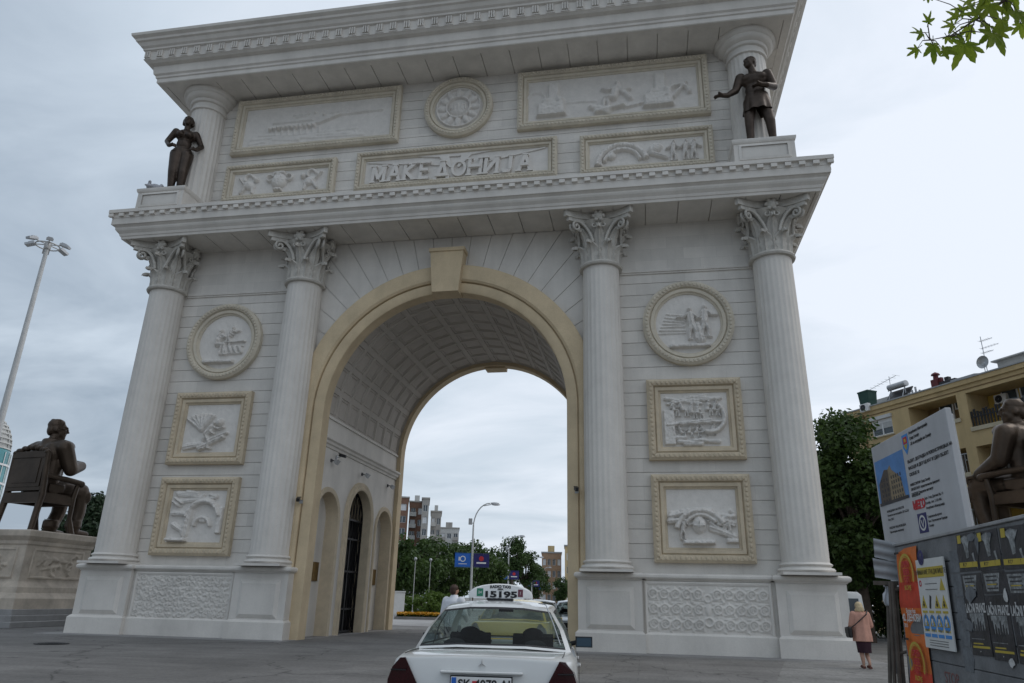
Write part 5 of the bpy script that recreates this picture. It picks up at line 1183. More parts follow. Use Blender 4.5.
root = roofthing('chimney', 21.8, .27, 'low dark chimney stack next to the maroon one', 'chimney', .6); mb = MB(); mb.chbox(-.6,.6,-.25,.25,0,.32,.02); mb.box(-.15,.1,-.12,.12,.33,.55); mb.build('stack', M['dark'], root)
root = roofthing('roof_hatch', 22.9, .27, 'long dark grey hatch on the roof left of the satellite dish', 'hatch', .6); root.scale = (.8,.8,.7); mb = MB(); mb.rings([[(-.9,-.4,0),(.9,-.4,0),(.9,.4,0),(-.9,.4,0)],[(-.9,-.4,.3),(.9,-.4,.3),(.9,.4,.45),(-.9,.4,.45)]], True, (True,True)); mb.build('cover', M['roofgrey'], root)
root = roofthing('chimney', 19.6, .27, 'group of small pipes on the roof right of the water heater', 'chimney', .6); mb = MB()
for i in range(4): mb.tube([(-.4+.25*i,0,0),(-.4+.25*i,0,.3+.12*(i%3))], .06, 7)
mb.box(-.5,.5,-.2,.2,0,.15); mb.build('stack', M['grey_metal'], root)

def block(name, b, d, wdt, dep, H, floors, cols, mats, lb, rz=0, balcony=False, roofbits=True, cat='building'):
    """a background block with recessed windows; local front faces -y"""
    root = tag(empty(name, (*pol(b, d), 0), R(-b+rz)), lb, cat); Pq = lambda s, dd, z: (s, dd, z); holes = []; fh = H/(floors+.35)
    for f in range(floors):
        for c in range(cols):
            cw = wdt/cols; s0 = -wdt/2+cw*(c+.18); s1 = -wdt/2+cw*(c+.82); holes.append((s0, s1, fh*(f+.3), fh*(f+.3)+fh*.55, .35))
    mb = MB(); wallholes(mb, Pq, -wdt/2, wdt/2, 0, H, holes, .35, True, 0, 0); mb.mi = 0
    mb.add([(-wdt/2,0,0),(-wdt/2,dep,0),(-wdt/2,dep,H),(-wdt/2,0,H)], [(0,1,2,3)]); mb.mi = 1; mb.add([(wdt/2,0,0),(wdt/2,dep,0),(wdt/2,dep,H),(wdt/2,0,H)], [(0,1,2,3)]); mb.mi = 0; mb.add([(-wdt/2,dep,0),(wdt/2,dep,0),(wdt/2,dep,H),(-wdt/2,dep,H)], [(0,1,2,3)])
    mb.build('wall', [mats[0], mats[1]], root, recalc=False)
    mb = MB(); mb.box(-wdt/2-.2, wdt/2+.2, -.2, dep+.2, H+.002, H+.35); mb.build('roof', mats[2], root)
    if roofbits: mb = MB(); mb.box(-wdt*.2, wdt*.15, dep*.3, dep*.7, H+.351, H+2.2); mb.build('stair_tower', mats[1], root)
    for i, h in enumerate(holes):
        mb = MB(); mb.mi = 0; a, b_, c, e_ = h[:4]
        for (q0, q1, z0, z1) in ((a,b_,c,c+.08),(a,b_,e_-.1,e_),(a,a+.08,c,e_),(b_-.08,b_,c,e_),((a+b_)/2-.05,(a+b_)/2+.05,c,e_)): mb.box(q0+.003, q1-.003, .22, .3, z0+.003, z1-.003)
        mb.mi = 1 if (i*7) % 3 else 0; mb.box(a+.02, b_-.02, .27, .29, c+.02, e_-.02); mb.build('window', [M['pvc'], M['winglass']], root)
        if balcony and (i % cols) % 2 == 0:
            mb = MB(); mb.box(a-.25, b_+.25, -1.0, -.003, c-.55, c-.4); mb.box(a-.25, b_+.25, -1.0, -.92, c-.399, c+.45); mb.build('balcony', mats[1], root)
    return root
block('tower_block', -19.0, 185, 5.4, 12, 24.6, 8, 2, (M['brownwall'], M['greywall'], M['greywall']), 'brown tower block at the left edge of the archway view', balcony=True)
block('tower_block', -17.5, 188, 3.7, 12, 24.0, 8, 2, (M['brownwall'], M['whitewall'], M['greywall']), 'brown tower block beside the pale tower, with balconies', balcony=True)
block('tower_block', -16.85, 182, 1.7, 14, 24.2, 8, 1, (M['greywall'], M['greywall'], M['greywall']), 'narrow pale grey tower slab between the tower blocks', roofbits=False)
block('tower_block', -15.98, 196, 2.7, 12, 22.6, 7, 2, (M['greywall'], M['whitewall'], M['greywall']), 'grey tower block right of the narrow pale slab', balcony=True)
block('apartment_building', -14.9, 230, 6.0, 12, 21.4, 7, 3, (M['whitewall'], M['greywall'], M['greywall']), 'pale flat-roofed building above the trees, right of the towers', balcony=True)
block('office_building', -6.95, 200, 5.2, 14, 13.0, 4, 4, (M['tanwall'], M['ochre'], M['roofgrey']), 'brown building with tall windows at the end of the avenue')
block('office_building', -5.55, 190, 2.6, 12, 14.2, 4, 1, (M['ochre'], M['ochre'], M['roofgrey']), 'tall plain ochre building beside the yellow jamb', roofbits=False)
block('office_building', -7.9, 230, 9, 10, 8.0, 2, 6, (M['brownwall'], M['brownwall'], M['roofgrey']), 'low reddish building behind the blue banners at the end of the avenue', roofbits=False)
# glass building at the left edge
root = tag(empty('glass_tower', (*pol(-47.0, 118), 0), R(46)), 'teal glass building with a white domed lattice behind the seated statue', 'building')
mb = MB(); mb.lathe([(3.6,0),(3.6,18.2),(3.4,18.6)], (0,0,0), 32); mb.build('facade', M['teal'], root, smooth=40)
mb = MB()
for i in range(7): mb.lathe([(3.64,2.4*i+2),(3.7,2.4*i+2),(3.7,2.4*i+2.25),(3.64,2.4*i+2.25)], (0,0,0), 32, cap=False)
for i in range(20): a = 2*PI*i/20; mb.box(3.65*math.cos(a)-.05, 3.65*math.cos(a)+.05, 3.65*math.sin(a)-.05, 3.65*math.sin(a)+.05, 0, 18.2)
mb.build('mullions', M['white'], root)
mb = MB()
for i in range(10): t = i/9*1.35; mb.lathe([(3.4*math.cos(t),18.6+4.6*math.sin(t)),(3.4*math.cos(t)+.12,18.6+4.6*math.sin(t)),(3.4*math.cos(t)+.06,18.8+4.6*math.sin(t))], (0,0,0), 28, cap=False)
for i in range(14): a = 2*PI*i/14; mb.tube([(3.4*math.cos(t)*math.cos(a),3.4*math.cos(t)*math.sin(a),18.6+4.6*math.sin(t)) for t in np.linspace(0,1.5,7)], .1, 5)
mb.lathe([(3.3*math.cos(t), 18.6+4.5*math.sin(t)) for t in np.linspace(0, 1.5, 9)], (0,0,0), 28); mb.build('dome', M['whitewall'], root)
# ================================================================== CARS
M['mirror'] = mat('blue_mirror_glass', (.10,.16,.22), .1, .7, var=.1)
def make_car(name, paint, lb, loc, rz, group=None, detail=True):
    root = tag(empty(name, loc, rz), lb, 'car', group)
    ST = [(-2.14,.66,.75,.70,.90,.935),(-2.125,.70,.79,.735,.925,.955),(-2.07,.75,.825,.765,.94,.967),(-1.7,.80,.855,.80,.95,.975),(-1.28,.82,.862,.815,.95,.97),(-.5,.82,.864,.82,.94,.95),(.5,.82,.864,.82,.925,.935),(1.0,.82,.86,.80,.90,.945),(1.5,.80,.85,.76,.845,.905),(2.0,.76,.82,.70,.75,.81),(2.16,.70,.77,.64,.66,.73),(2.19,.66,.74,.60,.60,.68)]
    mb = MB(); rg = []
    for y, wl, wm, ws, zs, zt in ST:
        h = [(0,.24),(wl*.85,.24),(wl,.30),(wm-.01,.42),(wm,.56),(wm,.66),(wm-.012,.70),(ws+.03,zs-.07),(ws+.012,zs-.02),(ws-.03,zs+.008),(ws*.8,zt-.012),(ws*.4,zt),(0,zt+.004)]
        rg.append([(x, y, z) for x, z in h]+[(-x, y, z) for x, z in h[-2:0:-1]])
    mb.rings(rg, True, (True, True)); bd = mb.build('body', paint, root, smooth=38)
    # greenhouse
    K = [((0,-1.36,.985),(0,-.77,1.385),'g'),((.34,-1.345,.985),(.27,-.755,1.38),'g'),((.735,-1.26,.958),(.545,-.68,1.345),'p'),((.785,-1.17,.95),(.575,-.58,1.343),'g'),((.80,-.52,.94),(.588,-.28,1.365),'g'),((.805,-.03,.93),(.60,-.04,1.37),'b'),((.805,.05,.93),(.60,.03,1.37),'g'),((.80,.6,.925),(.59,.25,1.368),'g'),((.775,1.0,.93),(.55,.42,1.355),'p'),((.70,1.10,.935),(.50,.47,1.36),'g'),((.36,1.22,.945),(.27,.55,1.38),'g'),((0,1.26,.945),(0,.57,1.385),'g')]
    full = K+[((-b[0],b[1],b[2]),(-r_[0],r_[1],r_[2]),t) for (b, r_, _), t in zip(K[-2:0:-1], [k[2] for k in K[-3::-1]])]
    lv = [0,.05,.09,.5,.88,.93,1]; n = len(full); body = MB(); tr = MB(); panes = []; last = None
    def pt(i, v):
        b, r_, _ = full[i % n]; p = Vector(b).lerp(Vector(r_), v); d = Vector((p.x, p.y*.5, 0)); d = d.normalized() if d.length else d; return p+d*.035*math.sin(PI*v)
    for i in range(n):
        t = full[i][2]
        if t == 'g' and last != 'g': panes.append(MB())
        last = t
        for a, b in zip(lv, lv[1:]):
            q = [pt(i,a), pt(i+1,a), pt(i+1,b), pt(i,b)]; dst = body
            if t in 'g': dst = panes[-1] if .085 <= a < .87 else tr if (.04 < a < .08 or .87 < a < .92) else body
            elif t == 'b': dst = tr
            dst.add(q, [(0,1,2,3)])
    rr = [pt(i, 1) for i in range(n)]; cen = Vector((0,-.1,1.385)); rings_ = []
    for k, zz in ((1,0),(.93,.012),(.75,.026),(.5,.036),(.25,.04)):
        rings_.append([(cen.x+(p.x-cen.x)*k, cen.y+(p.y-cen.y)*k, p.z*k+1.385*(1-k)+zz) for p in rr])
    body.rings(rings_, True, (False, True)); body.build('roof', paint, root, smooth=35)
    b0 = len(panes[0].v); panes[0].add(panes[-1].v, panes[-1].f); panes.pop()
    for pn, nm_ in zip(panes, ('rear_window','side_window','side_window','windscreen','side_window','side_window')): pn.build(nm_, M['carglass'], root, smooth=60, recalc=False)
    tr.build('window_trim', M['black'], root, recalc=False)
    # lamps, bumpers, trim
    for sd in (-1, 1):
        mb = MB(); poly = [(sd*.675,-2.165,.94),(sd*.725,-2.155,.935),(sd*.79,-2.145,.86),(sd*.825,-2.14,.76),(sd*.835,-2.14,.565),(sd*.45,-2.17,.565),(sd*.56,-2.17,.735)]
        mb.prism(poly, (sd*.012,.16,-.002)); mb.build('tail_lamp', M['taillamp'], root)
        for z0_ in (.70, .84): mb = MB(); mb.tube([(sd*(.60 if z0_ < .8 else .66),-2.174,z0_),(sd*.80,-2.15,z0_)], .006, 5); mb.build('lamp_rib', M['black'], root)
        mb = MB(); mb.tube([(sd*.70,-2.06,.968),(sd*.715,-1.75,.968),(sd*.72,-1.32,.962)], .004, 4); mb.build('boot_seam', M['black'], root)
        mb = MB(); mb.chbox(*sorted((sd*.42,sd*.72)),2.05,2.2,.57,.7,.015); mb.build('headlight', M['chrome'], root)
        mb = MB(); mb.tube([(sd*.80,.78,.93),(sd*.88,.76,.95)], .03, 6); mb.rings([[(sd*(.96+.1*q*max(-1,min(1,1.5*math.cos(a)))), yy, .955+.06*q*max(-1,min(1,1.5*math.sin(a)))) for a in np.linspace(0,2*PI,24,endpoint=False)] for yy, q in ((.70,1),(.74,1.05),(.82,.85),(.86,.4))], True, (True,True)); mr = mb.build('wing_mirror', M['black'] if detail else paint, root, smooth=50)
        mb = MB(); mb.rings([[(sd*(.96+.09*max(-1,min(1,1.5*math.cos(a)))), .697, .955+.05*max(-1,min(1,1.5*math.sin(a)))) for a in np.linspace(0,2*PI,24,endpoint=False)]], True, (True,False)); mb.build('mirror_glass', M['mirror'], mr)
        for y in (-1.35, 1.34):
            mb = MB(); mb.lathe([(.2,-.09),(.285,-.1),(.31,-.07),(.315,0),(.31,.07),(.285,.1),(.2,.09)], (sd*.745,y,.312), 26, 'x', False); wh = mb.build('wheel', M['rubber'], root, smooth=50)
            mb = MB(); mb.lathe([(.02,sd*.07),(.06,sd*.085),(.1,sd*.06),(.17,sd*.07),(.2,sd*.095),(.205,0)], (sd*.745,y,.312), 22, 'x', False); mb.build('rim', M['grey_metal'], wh, smooth=40)
            mb = MB(); mb.rings([[(sd*.868, y+rr_*math.cos(a), .312+rr_*math.sin(a)) for a in np.linspace(-.1,PI+.1,18)] for rr_ in (.315,.36)], False); mb.build('wheel_arch', M['black'], root, recalc=False)
        for y in (-.98,-.0,.98):
            mb = MB(); mb.box(*sorted((sd*.862,sd*.867)), y-.004, y+.004, .36, .88); mb.build('door_seam', M['black'], root)
        for y in (-.78,.2): mb = MB(); mb.chbox(*sorted((sd*.845,sd*.885)), y-.09, y+.09, .80, .83, .008); mb.build('door_handle', paint, root)
    for y0, y1 in ((-2.27,-2.06),(2.12,2.3)): mb = MB(); mb.chbox(-.80,.80,y0,y1,.30,.545,.05); mb.build('bumper', paint if detail else M['dark'], root)
    mb = MB(); mb.box(-.36,.36,2.19,2.215,.56,.72); mb.build('grille', M['black'], root)
    mb = MB(); mb.box(-.78,.78,-2.13,2.1,.18,.25); mb.build('underbody', M['black'], root)
    # interior
    def seat_m(x, y):
        mb = MB(); Mx = Matrix.Rotation(R(12), 3, 'X'); mb.obox((x,y,.78),(.46,.13,.56),Mx); mb.obox((x,y+.26,.5),(.46,.5,.16)); mb.ball((x,y-.1,1.06),(.12,.05,.075)); mb.tube([(x-.06,y-.08,.98),(x-.06,y-.1,1.05)],.012,5); mb.tube([(x+.06,y-.08,.98),(x+.06,y-.1,1.05)],.012,5); return mb
    for x in (-.36,.36): seat_m(x,-.02).build('seat', M['seat'], root, smooth=40)
    mb = MB(); mb.obox((0,-.88,.68),(1.3,.14,.46),Matrix.Rotation(R(14),3,'X'))
    for x in (-.42,.42): mb.ball((x,-.93,.985),(.12,.05,.06))
    mb.build('rear_seat', M['seat'], root, smooth=40)
    mb = MB(); mb.rings([[(-.72,-.95,.985),(.72,-.95,.985),(.68,-1.24,.99),(-.68,-1.24,.99)]], True, (True,False)); mb.build('parcel_shelf', M['shelf'] , root)
    mb = MB(); mb.chbox(-.72,.72,.72,1.1,.7,.93,.04); mb.build('dashboard', M['seat'], root)
    mb = MB(); mb.tube([(-.36+.18*math.cos(a),.6+.05*math.sin(a),.88+.17*math.sin(a)) for a in np.linspace(0,2*PI,20)], .016, 6); mb.build('steering_wheel', M['black'], root)
    mb = MB(); mb.obox((0,.48,1.31),(.18,.03,.045)); mb.tube([(0,.5,1.34),(0,.52,1.37)],.01,5); mb.build('rear_view_mirror', M['black'], root)
    return root
def plate(root, text1, text2):
    mb = MB(); mb.mi = 0; mb.chbox(-.262,.262,-2.185,-2.165,.685,.80,.004); mb.mi = 1; mb.box(-.27,.27,-2.175,-2.13,.677,.808); mb.mi = 2; mb.box(-.255,-.215,-2.188,-2.184,.69,.795)
    fm = lambda x: frameM((x,-2.188,.742),(1,0,0),(0,0,1))
    mb.mi = 1; txt(mb, text1, .098, fm(-.145), .003, bold=.002); txt(mb, text2, .098, fm(.10), .003, bold=.002); mb.mi = 3; mb.box(-.075,-.03,-2.189,-2.184,.715,.77)
    mb.build('number_plate', [M['white'], M['black'], M['blue'], M['red']], root, recalc=False)
TX, TY, TR = 5.15, -15.0, R(6)
taxi = make_car('taxi', M['carwhite'], 'white taxi saloon in front of the arch with the roof sign 15195', (TX, TY, 0), TR)
taxi['category'] = 'taxi'
plate(taxi, 'SK', '4079 AI')
mb = MB(); mb.chbox(-.36,.36,-2.19,-2.13,.825,.845,.006); mb.build('boot_handle', M['carwhite'], taxi)
mb = MB()
for k in range(3):
    a = PI/2+2*PI*k/3; b1, b2 = a+.5, a-.5
    mb.prism([(.04*math.cos(a),-2.158,.905+.04*math.sin(a)),(.007*math.cos(b1),-2.158,.905+.007*math.sin(b1)),(0,-2.158,.905),(.007*math.cos(b2),-2.158,.905+.007*math.sin(b2))], (0,.012,0))
mb.build('emblem', M['chrome'], taxi)
mb = MB(); mb.box(-.75,.75,-2.128,-2.122,.56,.566); mb.build('boot_seam', M['black'], taxi)
mb = MB(); mb.tube([(.44,-.62,1.40),(.52,-.78,1.39),(.60,-.98,1.22),(.68,-1.22,1.02)], .006, 5); mb.build('antenna', M['grey_metal'], taxi)
# roof sign
mb = MB(); top = [(.36*math.cos(a), 1.462+.137*math.sin(a)**.8) for a in np.linspace(PI, 0, 26)]; pol2 = [(-.36,1.445)]+top+[(.36,1.445)]
mb.rings([[(x*q, yy, 1.445+(z-1.445)*q) for x, z in pol2] for yy, q in ((-.435,.93),(-.42,1),(-.30,1),(-.285,.93))], True, (True, True)); sign = mb.build('roof_sign', M['white'], taxi, smooth=40)
mb = MB(); mb.chbox(-.14,.14,-.46,-.25,1.395,1.444,.01); mb.build('sign_bracket', M['black'], sign)
mb = MB(); F_ = lambda x, z: frameM((x,-.4375,z),(1,0,0),(0,0,1)); mb.mi = 0
txt(mb, '15195', .088, F_(0,1.481), .004, bold=.004); xs = [v[0] for v in mb.v]; k_ = .36/(max(xs)-min(xs)); mb.v = [(v[0]*k_, v[1], v[2]) for v in mb.v]
q = MB(); txt(q, 'RADIO TAXI', .040, F_(0,1.566), .004, bold=.0015); q.v = [(v[0]*1.05, v[1], v[2]-.35*v[0]**2) for v in q.v]; mb.add(q.v, q.f); q = MB(); txt(q, 'AREA', .026, F_(0,1.538), .004, bold=.001); mb.add(q.v, q.f)
mb.mi = 1; mb.box(-.265,-.195,-.44,-.435,1.462,1.545); mb.mi = 2; mb.box(.2,.255,-.44,-.435,1.462,1.54); mb.mi = 3
txt(mb, '24', .04, frameM((-.23,-.441,1.503),(1,0,0),(0,0,1)), .002); txt(mb, 'TAXI', .018, frameM((.2275,-.441,1.5),(0,0,1),(-1,0,0)), .002)
M['maroon2'] = mat('maroon_print', (.13,.03,.05), .5, var=.1)
mb.build('lettering', [M['black'], M['green'], M['maroon2'], M['white']], sign, recalc=False)
make_car('parked_car', M['caryellow'], 'yellow saloon car ahead of the white taxi, seen through its windows', (*pol(-9.5, 18.6), 0), R(4), 'cars queuing through the arch', False)
make_car('parked_car', M['carwhite'], 'white saloon car ahead of the yellow one under the arch', (*pol(-8.0, 26.0), 0), R(3), 'cars queuing through the arch', False)
make_car('parked_car', M['carsilver'], 'silver blue car facing the camera beside the right jamb of the arch', (*pol(-5.2, 27.5), 0), R(183), 'cars queuing through the arch', False)
for b, d, c, rz, lb in ((-17.6, 66, 'carwhite', 80, 'white car parked at the left edge of the archway view behind the cabinet'), (-16.7, 69, 'carsilver', 85, 'silver car parked behind the orange flower bed'), (-5.4, 60, 'carwhite', 5, 'small white car far down the avenue by the right jamb')):
    make_car('parked_car', M[c], lb, (*pol(b, d), 0), R(rz), 'cars parked along the avenue', False)
# white van beyond the right pier
vr = tag(empty('delivery_van', (*pol(12.62, 31.5), 0), R(-6)), 'white van parked beyond the right pier, beside the woman', 'van')
mb = MB(); rg = []
for y, w_, zt in ((-2.3,.88,1.86),(-2.25,.93,1.92),(.9,.93,1.92),(1.3,.9,1.86),(1.9,.86,1.1),(2.5,.8,.95),(2.55,.75,.85)):
    h = [(0,.3),(w_*.9,.3),(w_,.4),(w_,.95 if zt > 1.2 else zt-.12),(w_*.93,zt-.1),(w_*.8,zt),(0,zt+.02)]; rg.append([(x,y,z) for x,z in h]+[(-x,y,z) for x,z in h[-2:0:-1]])
mb.rings(rg, True, (True,True)); mb.build('body', M['carwhite'], vr, smooth=35)
for sd in (-1,1):
    mb = MB(); mb.box(*sorted((sd*.05,sd*.74)),-2.33,-2.301,1.15,1.7); mb.build('rear_window', M['winglass'], vr); mb = MB(); mb.chbox(*sorted((sd*.76,sd*.9)),-2.33,-2.24,.8,1.1,.01); mb.build('tail_lamp', M['taillamp'], vr)
    mb = MB(); mb.box(*sorted((sd*.931,sd*.938)),.2,1.1,1.15,1.65); mb.build('side_window', M['winglass'], vr)
    for y in (-1.5,1.6): mb = MB(); mb.lathe([(.04,-.1),(.28,-.11),(.33,-.07),(.33,.07),(.28,.11),(.04,.1)], (sd*.82,y,.33), 22, 'x', False); mb.build('wheel', M['rubber'], vr, smooth=50)
mb = MB(); mb.chbox(-.9,.9,-2.4,-2.26,.34,.56,.03); mb.build('bumper', M['dark'], vr)

# ================================================================== PEOPLE
M['peach'] = mat('peach_coat', (.52,.275,.205), .85, var=.12, scale=9, bump=.3, bscale=25)
M['plum'] = mat('dark_plum_skirt', (.035,.012,.02), .85, var=.2); M['blond'] = mat('blond_hair', (.55,.43,.26), .6, var=.25, scale=40); M['brownhair'] = mat('brown_hair', (.05,.025,.015), .6, var=.3, scale=40)
M['shirt'] = mat('white_shirt', (.7,.71,.74), .8, var=.06, bump=.3, bscale=20); M['trousers'] = mat('dark_trousers', (.03,.035,.05), .85, var=.2); M['shoe'] = mat('brown_shoe', (.10,.03,.02), .5, var=.2); M['leather'] = mat('black_leather', (.015,.013,.013), .4, var=.2)
def hand(mb, p, d):
    p = Vector(p); d = Vector(d).normalized(); sx_ = Vector((0,1,0)) if abs(d.y) < .8 else Vector((0,0,1)); s_ = d.cross(sx_).normalized().cross(d).normalized()
    mb.ball(p+d*.045, (.03,.035,.045))
    for i, l in enumerate((.075,.085,.08,.065)):
        q = p+d*.075+s_*(-.027+.018*i); caps(mb, [(q, .0095), (q+d*l*.55+Vector((0,.006,0)), .009), (q+d*l+Vector((0,.02,0)), .008)])
    caps(mb, [(p+d*.03+s_*-.03, .012), (p+d*.06+s_*-.06, .010), (p+d*.085+s_*-.062, .009)])
def head(mb, c, tilt=0):
    c = Vector(c); Mh = Matrix.Rotation(tilt, 3, 'Z')
    for p, r_ in (((0,0,0),(.074,.092,.105)),((0,.066,-.05),(.045,.04,.042)),((0,.098,-.01),(.013,.024,.022)),((0,.08,.03),(.056,.02,.013)),((0,.085,-.05),(.024,.014,.01)),((.074,-.0,-.008),(.012,.022,.03)),((-.074,-.0,-.008),(.012,.022,.03))): mb.ball(c+Mh @ Vector(p), r_, Mh, 12, 8)
wx, wy = 12.15, -3.16
wm = tag(empty('person', (wx, wy, 0), R(6)), 'woman with fair hair in a peach coat and dark skirt walking away', 'person')
def wbody(mb):
    caps(mb, [((-.075,0,.78),.09),((-.08,.02,.43),.058),((-.075,-.02,.25),.05),((-.07,-.03,.09),.034)]); caps(mb, [((-.07,-.03,.05),.035),((-.075,.12,.03),.03)])
    caps(mb, [((.075,0,.78),.09),((.07,.10,.45),.058),((.055,.0,.27),.05),((.05,-.10,.13),.034)]); caps(mb, [((.05,-.10,.1),.035),((.05,.02,.035),.03)])
    mb.ball((0,0,.86),(.16,.12,.13)); mb.ball((0,0,1.05),(.14,.1,.16)); mb.ball((0,0,1.2),(.17,.105,.12)); caps(mb, [((0,0,1.27),.05),((0,.02,1.36),.045)])
    caps(mb, [((-.17,0,1.25),.06),((-.22,.02,1.0),.05),((-.2,.16,.86),.04)]); caps(mb, [((.17,0,1.25),.06),((.22,.02,1.0),.05),((.14,.2,1.0),.04)])
    hand(mb, (-.2,.17,.85), (0,.6,-.7)); hand(mb, (.13,.21,1.0), (-.6,.6,.1)); head(mb, (0,.03,1.43))
me = sculpt('figure', wbody, .011, 3); me.materials.append(M['skin']); link('figure', me, wm)
def wcoat(mb):
    mb.rings([[((rx+.012*math.sin(7*a))*math.cos(a), (ry+.012*math.sin(7*a))*math.sin(a), z) for a in np.linspace(0,2*PI,28,endpoint=False)] for z, rx, ry in ((.62,.235,.185),(.75,.23,.18),(.9,.215,.165),(1.02,.195,.15),(1.15,.2,.145),(1.25,.19,.13),(1.31,.11,.09),(1.34,.075,.075))], True, (True,True))
    caps(mb, [((-.165,0,1.25),.085),((-.235,.02,1.0),.072),((-.21,.14,.88),.056)]); caps(mb, [((.165,0,1.25),.085),((.235,.02,1.0),.072),((.16,.17,1.0),.056)]); mb.lathe([(.075,1.3),(.095,1.33),(.085,1.37),(.07,1.36)], (0,.01,0), 20)
me = sculpt('coat', wcoat, .013, 3); me.materials.append(M['peach']); link('coat', me, wm)
mb = MB(); rg = [[((r_+.01*math.sin(6*a))*math.cos(a), (r_*.85+.01*math.sin(6*a))*math.sin(a), z) for a in np.linspace(0,2*PI,28,endpoint=False)] for z, r_ in ((.9,.15),(.62,.185),(.45,.17),(.36,.165))]; mb.rings(rg); mb.rings([[(x*.94,y*.94,z) for x,y,z in r_] for r_ in rg]); mb.build('skirt', M['plum'], wm, smooth=60)
def whair2(mb):
    mb.ball((0,.005,1.465),(.092,.105,.095)); mb.ball((0,-.05,1.40),(.09,.065,.1)); 
    for i in range(18): a = PI+PI*i/17; mb.ball((.085*math.cos(a), .075*math.sin(a)-.0, 1.36+.02*math.sin(5*i)), .034)
me = sculpt('hair', whair2, .011, 2); me.materials.append(M['blond']); link('hair', me, wm)
for x, y, z, t in ((-.072,.03,.0,0),(.05,-.05,.0,.5)):
    mb = MB(); mb.ball((x,y+.02,.04),(.044,.115,.04)); mb.box(x-.03,x+.03,y-.1,y-.04,.001,.05); mb.build('shoe', M['shoe'], wm, smooth=50)
hb_ = tag(empty('handbag', (wx, wy, 0), R(6)), 'black shoulder bag hanging at the left side of the woman in peach', 'handbag')
mb = MB(); mb.chbox(-.37,-.27,-.13,.13,.70,.95,.03); mb.box(-.38,-.372,-.1,.1,.80,.94); mb.build('bag', M['leather'], hb_)
mb = MB(); mb.tube([(-.3,-.1,.93),(-.22,-.155,1.0),(-.05,-.175,1.14),(.1,-.16,1.26),(.165,-.06,1.345),(.13,.08,1.33),(0,.16,1.2),(-.15,.17,1.05),(-.3,.1,.94)], .014, 6); mb.build('strap', M['leather'], hb_)
px_, py_ = pol(-14.3, 15.9)
mn = tag(empty('person', (px_, py_, 0), R(-25)), 'dark haired man in a white shirt standing left of the taxi', 'person')
def mbody(mb):
    for sd in (-1,1): caps(mb, [((sd*.09,0,.88),.09),((sd*.1,.01,.48),.062),((sd*.1,-.01,.09),.04)]); caps(mb, [((sd*.1,-.01,.045),.04),((sd*.11,.15,.035),.035)])
    mb.ball((0,0,.95),(.16,.11,.13)); mb.ball((0,0,1.15),(.165,.11,.18)); mb.ball((0,0,1.33),(.2,.115,.13)); caps(mb, [((0,0,1.4),.058),((0,.01,1.5),.052)])
    caps(mb, [((-.2,0,1.38),.065),((-.27,.0,1.1),.05),((-.24,.12,.88),.038)]); caps(mb, [((.2,0,1.38),.065),((.28,.02,1.12),.05),((.2,.2,1.0),.038)]); hand(mb, (-.24,.13,.87), (0,.4,-.9)); hand(mb, (.19,.21,1.0), (-.5,.7,.1)); head(mb, (0,.02,1.57), .5)
me = sculpt('figure', mbody, .012, 3); me.materials.append(M['skin']); link('figure', me, mn)
def mshirt(mb):
    mb.rings([[(rx*math.cos(a), ry*math.sin(a), z) for a in np.linspace(0,2*PI,26,endpoint=False)] for z, rx, ry in ((.86,.19,.14),(1.0,.19,.14),(1.2,.205,.145),(1.36,.2,.135),(1.43,.12,.09),(1.46,.075,.075))], True, (True,True))
    caps(mb, [((-.2,0,1.37),.085),((-.275,0,1.1),.066),((-.25,.1,.92),.05)]); caps(mb, [((.2,0,1.37),.085),((.285,.02,1.12),.066),((.22,.18,1.01),.05)]); mb.lathe([(.07,1.42),(.085,1.46),(.07,1.49)], (0,.01,0), 18)
me = sculpt('shirt', mshirt, .014, 3); me.materials.append(M['shirt']); link('shirt', me, mn)
def mtr(mb):
    mb.ball((0,0,.92),(.18,.13,.12))
    for sd in (-1,1): caps(mb, [((sd*.09,0,.88),.105),((sd*.1,.01,.48),.08),((sd*.1,-.01,.11),.068)])
me = sculpt('trousers', mtr, .014, 2); me.materials.append(M['trousers']); link('trousers', me, mn)
me = sculpt('hair', lambda mb: [mb.ball((0,-.005,1.61),(.085,.1,.085)), mb.ball((0,-.045,1.55),(.078,.05,.07))], .011, 1); me.materials.append(M['brownhair']); link('hair', me, mn)
for sd in (-1,1): mb = MB(); mb.ball((sd*.105,.06,.035),(.05,.14,.036)); mb.build('shoe', M['leather'], mn, smooth=50)

# ================================================================== HOARDING, POSTERS, BILLBOARD
M['board'] = mat('weathered_board', (.20,.205,.21), .8, var=.25, scale=2.5, streak=.3, bump=.2, grain=.1)
M['boarddark'] = mat('dark_timber', (.11,.095,.08), .85, var=.3, scale=4, bump=.4)
M['sheet'] = mat('corrugated_sheet', (.34,.35,.36), .45, .4, var=.2, scale=4, streak=.2)
M['orange'] = mat('orange_print', (.62,.15,.025), .6, var=.22, scale=3); M['orangered'] = mat('red_orange_print', (.55,.05,.02), .6, var=.25, scale=5); M['yel'] = mat('yellow_print', (.48,.37,.05), .6, var=.1); M['paper'] = mat('white_print', (.62,.62,.60), .65, var=.06, scale=4); M['skyblue'] = mat('blue_print', (.06,.25,.6), .6, var=.1)
M['posterblack'] = mat('black_poster', (.03,.03,.036), .5, var=.6, scale=5, streak=.3, bump=.5, bscale=7, grain=.2); M['postergrey'] = mat('grey_poster_figure', (.24,.25,.25), .6, var=.7, scale=12, bump=.5, bscale=7, grain=.3); M['glue'] = mat('torn_grey_paper', (.16,.17,.18), .85, var=.3, scale=8, bump=.4, bscale=18)
LEAN = R(2.0)
